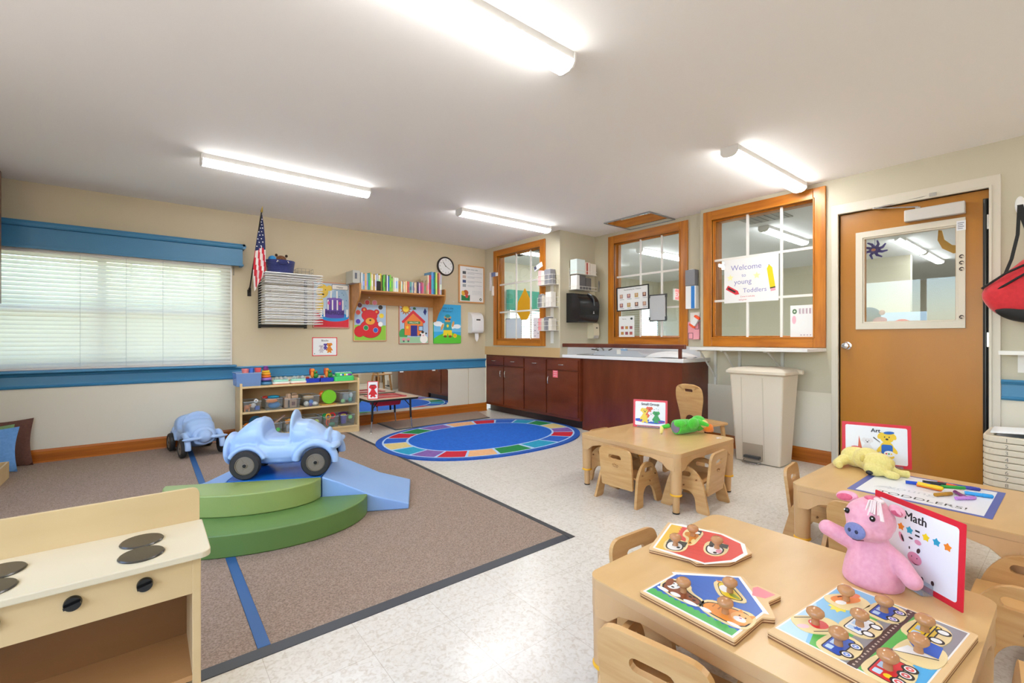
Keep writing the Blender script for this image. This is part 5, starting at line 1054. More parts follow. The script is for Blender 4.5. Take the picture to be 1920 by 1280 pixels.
for frac, c_ in ((.0, '#e8ecf0'), (0, '#7fa7c9'), (0, '#e6b48a'), (0, '#8fc0d0'), (0, '#3f9e94'), (0, '#d9cf4a'), (0, '#e9e3cf'), (0, '#c9a040'), (0, '#f2efe6'), (0, '#b8b8d8'), (0, '#c9d0dc'), (0, '#e8e2d0'), (0, '#d8c93a'), (0, '#2f3a34'), (0, '#5fae3a'), (0, '#6fbf45'), (0, '#262626'), (0, '#f0f0f2'), (0, '#3a6fb0'), (0, '#7ac24a'), (0, '#8ccf55'), (0, '#e8dcc8'), (0, '#f2f2ee'), (0, '#dfe8dd'), (0, '#e9ede8'),
    (1, '#b88a3a'), (1, '#d8a05a'), (1, '#e9e5da'), (1, '#8a8f94'), (1, '#e0b080'), (1, '#f2efe2'), (1, '#e9cf9a'), (1, '#c43a2e'), (1, '#d9646a'), (1, '#5fa0a0'), (1, '#a9c4c0'), (1, '#5a4a8a'), (1, '#ecd8b8'), (1, '#e9c9a8'), (1, '#2c2c34'), (1, '#6a4a7a'), (1, '#e6e2ea'), (1, '#7a2f5a'), (1, '#c95a7a'), (1, '#d9708a'),
    (2, '#a89a80'), (2, '#8a7a60'), (2, '#b49a70'), (3, '#e4d8c0'), (3, '#c9434f'), (3, '#b8283c'), (4, '#5a9ad0'), (4, '#2f6fb8'), (4, '#1f7a5a'), (4, '#cfe06a'), (4, '#8a4a3a'), (4, '#e0908a'), (4, '#b0bcd0')): specs.append((frac, c_))
wt = sum([.019]*len(specs)); names = {'#e8ecf0': 'white'}
def cname(c):
    r, g_, b_ = [int(c[i:i+2], 16) for i in (1, 3, 5)]; mx_, mn = max(r, g_, b_), min(r, g_, b_)
    if mx_-mn < 28: return 'white' if mx_ > 215 else ('black' if mx_ < 70 else 'grey')
    import colorsys
    h_, s_, v_ = colorsys.rgb_to_hsv(r/255, g_/255, b_/255); h_ *= 360
    n = 'red' if h_ < 14 or h_ > 340 else 'orange' if h_ < 34 else 'yellow' if h_ < 68 else 'green' if h_ < 160 else 'teal' if h_ < 190 else 'blue' if h_ < 250 else 'purple' if h_ < 300 else 'pink'
    if n == 'orange' and v_ < .72: n = 'brown'
    return ('pale ' if s_ < .35 else 'dark ' if v_ < .45 else '')+n
ords = ['leftmost']+[w+' from left' for w in 'second third fourth fifth sixth seventh eighth ninth tenth eleventh twelfth thirteenth fourteenth fifteenth sixteenth seventeenth eighteenth nineteenth twentieth'.split()]
tot = len(specs); xs = []
ws = [random.choice((.014, .017, .02, .024)) for _ in specs]; k_ = (3.085-1.995)/sum(ws); cn = {}; x = 1.995; per = []
for (fr, c_), w_ in zip(specs, ws): per.append((fr, c_, w_*k_, cname(c_)))
cnt = {}
for p in per: cnt[p[3]] = cnt.get(p[3], 0)+1
idx = {}; random.seed(5); book0 = None
for fr, c_, w_, nm in per:
    i = idx.get(nm, 0); idx[nm] = i+1; hgt = {0: .205, 1: .145, 2: .185, 3: .25, 4: .29}[fr]*random.uniform(.93, 1.04)
    if x > 2.36 and fr == 0: hgt *= .88
    lab = ('only '+nm+' book' if cnt[nm] == 1 else (ords[i] if i < len(ords) else 'far right')+' of the '+nm+' books')+' on the wooden wall shelf'
    tb = thing('book', lab, 'book', (x+w_/2, 5.46, 1.673), 0, 'books on the wooden wall shelf'); d = random.uniform(.0, .012); m_ = mat(c_, .45)
    g = MB(m_); g.box(-w_/2+.0006, -.085+d, 0, -w_/2+.0022, .12, hgt); g.box(w_/2-.0022, -.085+d, 0, w_/2-.0006, .12, hgt); g.box(-w_/2+.0006, -.087+d, 0, w_/2-.0006, -.083+d, hgt)
    g.use(mat('#%02x%02x%02x' % tuple(min(250, int(int(c_[q:q+2], 16)*random.uniform(.55, 1.35))) for q in (1, 3, 5)), .5)); g.box(-w_/2+.004, -.0876+d, hgt*.25, w_/2-.004, -.087+d, hgt*random.uniform(.5, .8)); build(g, 'cover', tb)
    g = MB(mat('#efe9da', .7)); g.box(-w_/2+.0022, -.083+d, .003, w_/2-.0022, .115, hgt-.004); build(g, 'pages', tb); x += w_
t = thing('storage_box', 'grey white box file hanging over the left end of the book shelf', 'box', (1.95, 5.55, 1.75))
g = MB(mat('#b9bab4', .5)); g.box(1.90, 5.40, 1.7505, 1.985, 5.64, 1.90); g.use(mat('#5c6270', .6)); g.box(1.925, 5.398, 1.80, 1.95, 5.40, 1.87); build(g, 'box', t, W=True)
t = thing('speaker', 'black cylindrical speaker in front of the books', 'speaker', (2.178, 5.366, 1.673)); g = MB(mat('#1c1b1b', .6)); g.lathe([(.034, 0), (.036, .004), (.036, .108), (.033, .115)], (2.21, 5.40, 1.6735), 28); build(g, 'body', t, W=True, sm=50)
g = MB(mat('#3a3a3a', .4)); g.cyl((2.21, 5.40, 1.7885), (2.21, 5.40, 1.79), .028); build(g, 'top_dial', t, W=True)
# towel dispenser on the back wall
t = thing('towel_dispenser', 'white paper towel dispenser with a towel hanging out below the framed list', 'dispenser', (3.8, YB-.001, 1.13))
g = MB(mat('#e9e9ec', .3)); g.M = frame((3.90, YB-.001, 1.17), (0, -1, 0), (0, 0, 1)); g.prism(round_poly([(0, 0), (.10, .0), (.12, .03), (.12, .22), (.08, .29), (0, .31)], [.001, .02, .03, .06, .04, .001], 4), 0, .2) ; g.M = Mx(); build(g, 'case', t, W=True, bevel=.006)
g = MB(mat('#2f2f33', .4)); g.box(3.77, YB-.1225, 1.355, 3.84, YB-.12, 1.375); build(g, 'window_slot', t, W=True)
g = MB(mat('#f4f4f4', .7)); g.loft([[(3.775, YB-.07, 1.17), (3.845, YB-.07, 1.17), (3.845, YB-.068, 1.17), (3.775, YB-.068, 1.17)], [(3.78, YB-.075, 1.08), (3.838, YB-.075, 1.09), (3.838, YB-.073, 1.09), (3.78, YB-.073, 1.08)], [(3.80, YB-.078, 1.045), (3.815, YB-.078, 1.05), (3.815, YB-.076, 1.05), (3.80, YB-.076, 1.045)]]); build(g, 'towel', t, W=True)
# ---------------------------------------------------------------- toy shelf unit
un = mat('#e2c696', .4, kind='wood', col2='#dabb88', scale=4, stretch=(.5, 3, 3)); und = mat('#c09a6a', .5, kind='wood', col2='#b8905f', scale=4, stretch=(.5, 2, 2))
X0, X1, Y0, Y1 = .732, 1.952, 5.325, 5.648
t = thing('toy_shelf', 'low maple shelf unit full of toy bins against the back wall', 'shelf unit', ((X0+X1)/2, Y0+.16, 0))
for x in (X0, X1-.022): g = MB(un); g.box(x, Y0, 0, x+.022, Y1, .63 if x > 1 else .63); build(g, 'side_panel', t, W=True, bevel=.003)
for z, nm in ((.578, 'top_shelf'), (.316, 'middle_shelf'), (.06, 'bottom_shelf')): g = MB(un); g.box(X0+.022, Y0+.002, z, X1-.022, Y1-.012, z+.02); build(g, nm, t, W=True, bevel=.002)
g = MB(un); g.box(X0+.022, Y0+.012, .0, X1-.022, Y0+.028, .06); build(g, 'kick_board', t, W=True)
g = MB(und); g.box(X0+.022, Y1-.012, .0, X1-.022, Y1-.003, .62); build(g, 'back_panel', t, W=True)
g = MB(und); g.box(1.31, Y0+.06, .08, 1.325, Y1-.012, .316); build(g, 'divider', t, W=True)
clear = mat('#f6f9fa', .12, kind='sheer', spec=.07); clearb = mat('#d6e6fa', .15, kind='sheer', spec=.35)
def bin_(label, x0, x1, z0, z1, m=clear, y0=5.335, y1=5.60, nm='toy_bin'):
    t = thing(nm, label, 'bin', ((x0+x1)/2, (y0+y1)/2, z0)); g = MB(m); s = .008
    def wl(a, b_): g.loft([[(p[0], p[1], z0) for p in a], [(p[0], p[1], z1) for p in b_]])
    xa, xb, ya, yb = x0+s, x1-s, y0+s, y1-s; th = .002
    wl([(xa, ya), (xb, ya), (xb, ya+th), (xa, ya+th)], [(x0, y0), (x1, y0), (x1, y0+th), (x0, y0+th)]); wl([(xa, yb-th), (xb, yb-th), (xb, yb), (xa, yb)], [(x0, y1-th), (x1, y1-th), (x1, y1), (x0, y1)])
    wl([(xa, ya), (xa+th, ya), (xa+th, yb), (xa, yb)], [(x0, y0), (x0+th, y0), (x0+th, y1), (x0, y1)]); wl([(xb-th, ya), (xb, ya), (xb, yb), (xb-th, yb)], [(x1-th, y0), (x1, y0), (x1, y1), (x1-th, y1)])
    g.box(xa, ya, z0, xb, yb, z0+.002); build(g, 'tub', t, W=True)
    g = MB(mat('#dfe6ea', .2, kind='sheer', spec=.5)); g.plate(rect(x0-.003, y0-.003, x1+.003, y1+.003), [rect(x0+.002, y0+.002, x1-.002, y1-.002)], z1-.003, z1+.002); build(g, 'rim', t, W=True); return t
def toy(kind, label, c, s, col, cat='toy', rot=0, col2=None):
    g = MB(mat(col, .35)); R = Rz(rot)
    if kind == 'ball': g.ell(c, s)
    elif kind == 'block': g.cb(c, s, R @ Rx(.0))
    elif kind == 'cup': g.lathe([(s[0]*.8, -s[2]), (s[0], s[2]), (s[0]*.86, s[2]), (s[0]*.7, -s[2]*.8)], c, 20, R)
    elif kind == 'ring': g.tube([V(c)+R @ V((s[0]*math.cos(a), 0, s[2]*math.sin(a))) for a in [2*PI*k/20 for k in range(20)]], s[1], 8, closed=True)
    elif kind == 'disc': g.lathe([(s[0], -s[1]), (s[0]*1.02, 0), (s[0], s[1])], c, 28, Rx(PI/2) @ R)
    elif kind == 'animal':
        c = V(c); g.ell(c, s); g.ell(c+V((s[0]*1.1, 0, s[2]*.7)), (s[0]*.5, s[1]*.6, s[2]*.6)); g.tube([c+V((s[0]*1.4, 0, s[2]*.6)), c+V((s[0]*1.9, 0, s[2]*.9))], [s[2]*.3, s[2]*.15], 8)
        for a in (-.6, .6):
            for b_ in (-.5, .5): g.tube([c+V((s[0]*a, s[1]*b_, 0)), c+V((s[0]*a*1.1, s[1]*b_, -s[2]*1.7))], s[2]*.34, 8)
    return solo(g, 'toy_'+{'ball': 'ball', 'block': 'block', 'cup': 'cup', 'ring': 'ring', 'disc': 'drum', 'animal': 'animal'}[kind], label, cat, sm=50, bevel=.002 if kind == 'block' else 0)
zM, zB = .336, .08
bin_('clear bin leftmost on the middle shelf with tan, brown and white toys', .765, .925, zM, .44)
toy('animal', 'orange brown toy animal in the leftmost middle shelf bin', (.80, 5.38, .38), (.03, .025, .024), '#c9742a'); toy('ball', 'white patterned toy ball in the leftmost middle shelf bin', (.86, 5.38, .395), (.026, .024, .026), '#cfc4bc'); toy('block', 'blue toy block in the leftmost middle shelf bin', (.892, 5.37, .37), (.04, .04, .04), '#3a5aa8', rot=.2); toy('ring', 'white toy wheel sticking out of the leftmost middle shelf bin', (.885, 5.38, .44), (.014, .007, .014), '#ece8e4')
bin_('clear bin second on the middle shelf holding orange and blue toys', .965, 1.13, zM, .455)
toy('ball', 'orange toy scoop in the second middle shelf bin', (1.03, 5.37, .43), (.055, .03, .022), '#f0862a'); toy('ball', 'blue toy bowl in the second middle shelf bin', (1.06, 5.40, .38), (.06, .045, .035), '#1f7ab8'); toy('ball', 'teal toy lid on top of the second middle shelf bin', (1.06, 5.43, .465), (.06, .05, .018), '#2090b0'); toy('ball', 'red toy behind the rim of the second middle shelf bin', (.985, 5.46, .46), (.03, .03, .018), '#c43a2c')
bin_('clear bin third on the middle shelf overfull of brown block pieces', 1.15, 1.305, zM, .44)
for i, (x, y, z, a, b_, h_, r_) in enumerate(((1.165, 5.38, .40, .034, .05, .11, .1), (1.195, 5.39, .455, .032, .04, .07, .5), (1.24, 5.385, .385, .07, .05, .085, 0), (1.262, 5.40, .455, .065, .05, .03, -.1), (1.255, 5.42, .485, .05, .05, .02, .1))):
    toy('block', ['tall', 'tilted', 'square framed', 'flat', 'topmost thin'][i]+' brown wooden block in the third middle shelf bin', (x, y, z), (a, b_, h_), ['#b8977a', '#c4a488', '#a88468', '#b8987c', '#a58a70'][i], rot=r_)
toy('block', 'dark square picture on the brown block in the third middle shelf bin', (1.24, 5.357, .385), (.035, .004, .04), '#6b3a2a')
bin_('clear bin fourth on the middle shelf holding tan and white toys with a blue wheel', 1.345, 1.505, zM, .455)
toy('ball', 'cream toy ball at the left of the fourth middle shelf bin', (1.375, 5.37, .37), .027, '#e6dccb'); toy('disc', 'blue and white toy wheel in the fourth middle shelf bin', (1.42, 5.355, .39), (.022, .008, .02), '#3a7ac4'); toy('disc', 'purple toy wheel in the fourth middle shelf bin', (1.415, 5.348, .36), (.017, .006, .02), '#5a4a8a'); toy('ball', 'white toy shell at the right of the fourth middle shelf bin', (1.465, 5.37, .365), (.032, .03, .022), '#ece6de'); toy('ball', 'tan soft toy filling the fourth middle shelf bin', (1.41, 5.44, .43), (.06, .06, .03), '#c9a878')
toy('disc', 'large lime green toy drum on the middle shelf', (1.612, 5.36, .43), (.078, .02, .02), '#7cc62a'); toy('ball', 'orange toy behind the lime green drum', (1.56, 5.42, .455), (.04, .03, .04), '#e0702a')
toy('block', 'yellow wooden tray under the lime green drum', (1.612, 5.42, .342), (.16, .16, .01), '#d9a24a')
bin_('clear bin rightmost on the middle shelf with pale green toys', 1.735, 1.915, zM, .465)
toy('ball', 'pale green toy egg in the rightmost middle shelf bin', (1.775, 5.37, .365), .025, '#8fc46a'); toy('ball', 'teal toy egg in the rightmost middle shelf bin', (1.86, 5.37, .375), (.025, .025, .03), '#5a9a8a'); toy('block', 'grey toy block in the rightmost middle shelf bin', (1.82, 5.41, .41), (.06, .05, .07), '#8d979a'); toy('ball', 'white toy cup in the rightmost middle shelf bin', (1.885, 5.42, .42), (.022, .022, .03), '#e4e8ea')
bin_('clear bin leftmost on the bottom shelf holding orange toys', .765, .925, zB, .20)
toy('ball', 'orange toy in the leftmost bottom shelf bin', (.80, 5.38, .17), (.035, .03, .05), '#d9741e'); toy('disc', 'dark teal toy plate standing in the leftmost bottom shelf bin', (.885, 5.42, .22), (.06, .006, .02), '#12506e')
bin_('clear bin second on the bottom shelf holding bright plastic toys', .96, 1.125, zB, .195)
toy('ball', 'orange toy bottle in the second bottom shelf bin', (1.025, 5.37, .11), (.05, .024, .024), '#f0641e'); toy('ball', 'bright green spiky toy ball in the second bottom shelf bin', (1.09, 5.365, .12), .022, '#4cc83a'); toy('ball', 'blue toy ball in the second bottom shelf bin', (.995, 5.37, .165), .022, '#3a8ad0'); toy('ball', 'purple toy in the second bottom shelf bin', (1.03, 5.42, .19), (.045, .03, .02), '#7a4ab0')
g = MB(mat('#b09078', .6)); g.cb((1.10, 5.40, .22), (.15, .05, .014), Ry(-.6)); solo(g, 'wooden_ramp', 'brown wooden slat leaning out of the second bottom shelf bin', 'toy', bevel=.002)
bin_('clear bin third on the bottom shelf holding animal figures', 1.14, 1.30, zB, .20)
toy('animal', 'grey toy elephant in the third bottom shelf bin', (1.21, 5.38, .135), (.038, .028, .028), '#a8a6a8'); toy('animal', 'tan toy giraffe on top of the third bottom shelf bin', (1.215, 5.40, .20), (.03, .02, .018), '#d8a24a', rot=.5); toy('cup', 'orange toy cup in the third bottom shelf bin', (1.18, 5.37, .19), (.022, .022, .02), '#d98a2e')
bin_('clear bin fourth on the bottom shelf, nearly empty with a lime toy', 1.36, 1.53, zB, .215)
toy('ball', 'lime toy in the fourth bottom shelf bin', (1.49, 5.40, .15), (.03, .03, .03), '#d0dc6a')
bin_('clear bin fifth on the bottom shelf holding coloured rings', 1.55, 1.715, zB, .205)
toy('ring', 'yellow and orange toy ring in the fifth bottom shelf bin', (1.61, 5.37, .20), (.024, .008, .03), '#f0b01e'); toy('ring', 'red toy ring in the fifth bottom shelf bin', (1.66, 5.39, .205), (.03, .009, .03), '#d8242e'); toy('ring', 'orange toy link in the fifth bottom shelf bin', (1.605, 5.372, .14), (.02, .008, .035), '#e85a1e', rot=.5); toy('ball', 'green toy in the fifth bottom shelf bin', (1.585, 5.42, .20), (.03, .03, .035), '#1f9e4a'); toy('ball', 'dark green toy at the bottom of the fifth bottom shelf bin', (1.65, 5.38, .11), (.04, .03, .024), '#3a7a50')
bin_('clear bin rightmost on the bottom shelf holding a purple cup', 1.74, 1.90, zB, .205)
toy('cup', 'purple toy cup with a yellow rim in the rightmost bottom shelf bin', (1.785, 5.385, .15), (.035, .035, .045), '#5a4a9a'); toy('ring', 'yellow ring lying on the purple cup', (1.785, 5.385, .198), (.028, .004, .01), '#e8d02a'); toy('ball', 'pale green spiky toy ball in the rightmost bottom shelf bin', (1.86, 5.365, .17), .025, '#8fe07a'); toy('ball', 'dark purple toy behind the purple cup', (1.80, 5.45, .20), (.06, .04, .03), '#5a2a6a')
# on top of the unit
zT = .598
bin_('translucent blue storage bin at the left end of the shelf top', .70, .93, zT, .735, clearb, 5.34, 5.60, 'storage_bin')
toy('cup', 'salmon pink toy cup at the left on the blue bin', (.79, 5.40, .755), (.035, .03, .022), '#f08a8a', rot=.4); toy('cup', 'blue toy cup in the middle on the blue bin', (.845, 5.42, .757), (.033, .03, .024), '#4a7ad8'); toy('cup', 'coral red toy cup at the right on the blue bin', (.905, 5.40, .76), (.033, .03, .022), '#ee6060', rot=.3)
t = thing('ring_stacker', 'ring stacking toy with purple, orange and yellow rings beside the blue bin', 'toy', (.985, 5.43, zT)); z = zT+.001
for r_, h_, c_ in ((.062, .034, '#4a86b0'), (.058, .012, '#1f3a6a'), (.055, .03, '#9a6ab8'), (.05, .026, '#ee7a2a'), (.047, .026, '#f0a82a'), (.038, .024, '#e8c030'), (.028, .022, '#8a2a6a'), (.022, .024, '#7a3a8e')):
    g = MB(mat(c_, .35)); g.lathe([(r_*.85, 0), (r_, h_*.3), (r_, h_*.7), (r_*.85, h_)], (.985, 5.43, z), 26); build(g, 'ring', t, W=True, sm=60); z += h_
for i, x in enumerate((1.125, 1.30)):
    t = thing('bead_toy', ['left', 'right'][i]+' mint and white toy boat with clear bead domes on the shelf top', 'toy', (x, 5.41, zT))
    g = MB(mat('#f0efe8', .3)); g.prism([(x+p_, 5.41+q) for p_, q in rrect(-.085, -.05, .085, .05, .03)], zT+.006, zT+.028); build(g, 'base', t, W=True, bevel=.004)
    g = MB(mat('#e06a4a', .4)); g.prism([(x+p_, 5.41+q) for p_, q in rrect(-.08, -.046, .08, .046, .028)], zT+.0005, zT+.006); build(g, 'foot', t, W=True)
    g = MB(mat('#a8e4cc', .35)); g.prism([(x+p_, 5.41+q) for p_, q in rrect(-.075, -.042, .075, .042, .026)], zT+.028, zT+.05); build(g, 'deck', t, W=True, bevel=.006)
    for d_, c_ in ((-.04, '#9ab08a'), (.0, '#d89a7a'), (.045, '#8aa4c4')):
        g = MB(mat('#e8eef0', .05, kind='sheer', spec=.3)); g.ell((x+d_, 5.41, zT+.058), (.024, .024, .026)); build(g, 'dome', t, W=True, sm=60); g = MB(mat(c_, .4)); g.ell((x+d_, 5.41, zT+.058), (.011, .011, .01)); build(g, 'bead', t, W=True, sm=60)
for i, x in enumerate((1.445, 1.60)):
    t = thing('parrot_toy', ['left', 'right'][i]+' orange and green bird toy on a dark blue base', 'toy', (x, 5.41, zT))
    g = MB(mat('#1f3ab8', .3)); g.prism([(x+p_, 5.41+q) for p_, q in rrect(-.073, -.045, .073, .045, .012)], zT+.0005, zT+.045); build(g, 'base', t, W=True, bevel=.004)
    g = MB(mat('#2a8a3a', .4)); g.ell((x+.04, 5.41, zT+.075), (.03, .025, .032)); g.ell((x+.035, 5.40, zT+.115), (.022, .02, .022)); build(g, 'green_bird', t, W=True, sm=60)
    g = MB(mat('#e8862a', .4)); g.ell((x+.0, 5.40, zT+.09), (.018, .018, .042)); g.ell((x+.005, 5.40, zT+.135), (.024, .022, .022)); build(g, 'orange_bird', t, W=True, sm=60)
    g = MB(mat('#b03020', .4)); g.ell((x+.04, 5.38, zT+.115), (.01, .008, .01)); g.ell((x-.018, 5.41, zT+.12), (.012, .014, .04)); g.ell((x-.05, 5.40, zT+.055), (.02, .02, .013)); build(g, 'red_detail', t, W=True, sm=60)
t = thing('toy_keyboard', 'green toy piano with coloured keys at the right end of the shelf top', 'toy', (1.79, 5.42, zT))
g = MB(mat('#4ad070', .35)); g.prism([(1.79+p_, 5.42+q) for p_, q in rrect(-.115, -.07, .115, .07, .03)], zT+.0005, zT+.055); g.prism([(1.80+p_, 5.43+q) for p_, q in rrect(-.09, -.05, .09, .05, .02)], zT+.055, zT+.092); build(g, 'case', t, W=True, bevel=.006)
for k, c_ in enumerate(('#f4f4f4', '#3a6ad8', '#f0d02a', '#f4f4f4', '#c04ab8', '#7a3ac0')): g = MB(mat(c_, .35)); g.box(1.745+k*.022, 5.372, zT+.062, 1.765+k*.022, 5.379, zT+.082); build(g, 'key', t, W=True)
g = MB(mat('#e8eae8', .3))
for k in range(9): g.ell((1.72+k*.02, 5.44, zT+.094), (.007, .007, .008), 8, 6)
build(g, 'knobs', t, W=True)
# ---------------------------------------------------------------- activity table with a red tub
t = thing('activity_table', 'small sensory table with black adjustable legs and a red tub by the wall mirror', 'table', (2.27, 5.38, 0))
tx0, tx1, ty0, ty1, tz = 1.972, 2.60, 5.06, 5.62, .385
g = MB(mat('#cbb295', .4)); g.plate(rrect(tx0, ty0, tx1, ty1, .06), [rrect(2.10, 5.20, 2.46, 5.50, .02)], tz-.004, tz); build(g, 'tabletop', t, W=True)
g = MB(black); g.plate(rrect(tx0-.002, ty0-.002, tx1+.002, ty1+.002, .06), [rrect(2.10, 5.20, 2.46, 5.50, .02)], tz-.026, tz-.004); build(g, 'edge_band', t, W=True)
rd = mat('#b81428', .3); g = MB(rd); g.plate(rrect(2.07, 5.17, 2.49, 5.53, .03), [rrect(2.11, 5.21, 2.45, 5.49, .02)], tz, tz+.008)
g.loft([[(x_, y_, tz) for x_, y_ in rrect(2.11, 5.21, 2.45, 5.49, .02)], [(x_, y_, tz-.10) for x_, y_ in rrect(2.13, 5.23, 2.43, 5.47, .03)]]); build(g, 'tub', t, W=True)
for x, y in ((2.015, 5.13), (2.53, 5.14), (2.53, 5.60), (2.015, 5.60)):
    g = MB(black); sx = 1 if x > 2.2 else -1; g.cyl((x-sx*.012, y, .13), (x-sx*.02, y, tz-.026), .012); g.tube([(x-sx*.018, y, .27), (x-sx*.09, y+.02, tz-.03)], .006, 6); l = build(g, 'leg', t, W=True)
    g = MB(chrome); g.cyl((x, y, .012), (x-sx*.013, y, .19), .009); g.lathe([(.014, 0), (.01, .012)], (x, y, .0), 12); build(g, 'leg_extension', l, W=True)
t = thing('table_card', 'white and red card on the left end of the small black legged table', 'sign card', (2.03, 5.14, tz))
g = MB(M=frame((1.985, 5.16, tz+.001), (.93, -.36, 0), (0, 0, 1))); g.lay = 0; g.use(red); g.plate(rrect(0, 0, .12, .21, .003, 2), [], 0, .002); g.z0 = .0021; g.art(cardw, rect(.008, .008, .112, .202)); g.art(pm('#1c1c22'), rect(.03, .16, .09, .17)); g.art(pm('#1c1c22'), rect(.04, .14, .09, .15))
body(g, pm('#d8242e'), .06, .075, .10); build(g, 'printed_card', t, W=True, recalc=False)
# ---------------------------------------------------------------- cushions and wooden box at the left edge
def cushion(label, c, xd, tilt, w, h, m, th=.05):
    xd = V(xd).normalized(); n = xd.cross(V((0, 0, 1))); up = V((0, 0, 1))-n*tilt; g = MB(m, frame(c, xd, up)); N = 14
    def f(s):
        return lambda u, v: ((u-.5)*w*(1-.10*(math.sin(PI*v))), v*h*1.0+.0-(v-.5)*.10*h*math.sin(PI*u), s*th*(max(0, math.sin(PI*u)*math.sin(PI*v)))**.55+.0035*math.sin(17*u+9*v)*math.sin(PI*u)*math.sin(PI*v))
    g.grid(f(1), N, N); g.grid(f(-1), N, N); t = solo(g, 'floor_cushion', label, 'cushion', sm=180); return t
cushion('brown square cushion leaning on the wall at the left edge', (-.97, 5.60, .01), (1, 0, 0), .06, .42, .40, mat('#6b4436', .8, kind='cloth', col2='#5e3a2e', scale=60))
cushion('green cushion between the brown and the blue cushions at the left edge', (-1.07, 5.52, .01), (1, -.05, 0), .08, .42, .37, mat('#7fa06a', .8, kind='cloth', col2='#74955f', scale=60), .03)
cushion('light blue cushion in front of the brown one at the left edge', (-1.03, 5.41, .012), (1, -.1, 0), .14, .42, .36, mat('#6aa0dc', .75, kind='cloth', col2='#5f96d2', scale=60), .04)
t = thing('wooden_box', 'open light wooden box on the carpet at the left edge', 'box', (-1.08, 5.1, .01)); g = MB(st)
bx0, bx1, by0, by1 = -1.35, -.838, 4.75, 5.21
g.box(bx0, by1-.014, .01, bx1, by1, .135); g.box(bx0, by0, .01, bx1, by0+.014, .135); g.box(bx1-.014, by0+.014, .01, bx1, by1-.014, .135); g.box(bx0, by0+.014, .01, bx0+.014, by1-.014, .135); build(g, 'side', t, W=True, bevel=.002); g = MB(und); g.box(bx0+.014, by0+.014, .012, bx1-.014, by1-.014, .022); build(g, 'base', t, W=True)
t = thing('wall_cabinet', 'brown wooden cabinet high at the left edge of the picture', 'cabinet', (-1.2, 5.3, 1.37)); g = MB(mat('#7a5238', .4)); g.box(XL+.001, 5.05, 1.37, -.92, 5.45, 2.43); build(g, 'body', t, W=True); g = MB(mat('#6a452e', .4)); g.box(XL+.02, 5.035, 1.39, -.93, 5.05, 2.41); build(g, 'door', t, W=True)
# ---------------------------------------------------------------- foam climber
O_ = V((.83, 2.905, .009)); U_ = V((.89, -.455, 0)).normalized(); V_ = V((.455, .89, 0)).normalized(); MF = frame(O_, U_, V_)
f1 = mat('#93a75f', .42, kind='paint', col2='#8ea25a', scale=3); f2 = mat('#668a4a', .42, kind='paint', col2='#618446', scale=3); fb1 = mat('#8fb4e6', .42, kind='paint', col2='#89aee2', scale=3); fb2 = mat('#0f62b8', .3)
arc = lambda c, R, R2, n=30: [(c-R*math.cos(PI*k/n), -R2*math.sin(PI*k/n)) for k in range(n+1)]
S1, S2 = .115, .235
def foam(m, label, fn, name='foam_block'):
    g = MB(m, MF); fn(g); return solo(g, name, label, 'foam block', bevel=.007, sm=50, seg=3)
foam(f2, 'dark green curved lower foam step at the front of the climber', lambda g: g.prism(arc(-.42, .69, .49), 0, S1), 'foam_step')
foam(f1, 'light green curved upper foam step on top of the lower one', lambda g: g.prism(arc(-.42, .42, .25), S1+.001, S2), 'foam_step')
def puff(g):
    g.box(-.53, .004, 0, -.003, .52, S2)
foam(fb2, 'dark blue square foam block in the middle under the play car', puff)
def ramp(g, s):
    q = [(0, 0), (.52, 0), (.52, .035), (.30, .10), (.10, .195), (0, S2)]; a = .001 if s > 0 else -.534
    def P_(u, w, y): return (a+s*u, y, w)
    g.loft([[P_(u, w, .004+.0) for u, w in q], [P_(u, w+(.006 if 0 < u < .5 and w > .04 else 0), .26) for u, w in q], [P_(u, w, .52) for u, w in q]])
foam(fb1, 'light blue foam ramp sloping down to the right of the play car', lambda g: ramp(g, 1), 'foam_ramp')
foam(fb1, 'light blue foam ramp sloping down to the left, half behind the stove', lambda g: ramp(g, -1), 'foam_ramp')
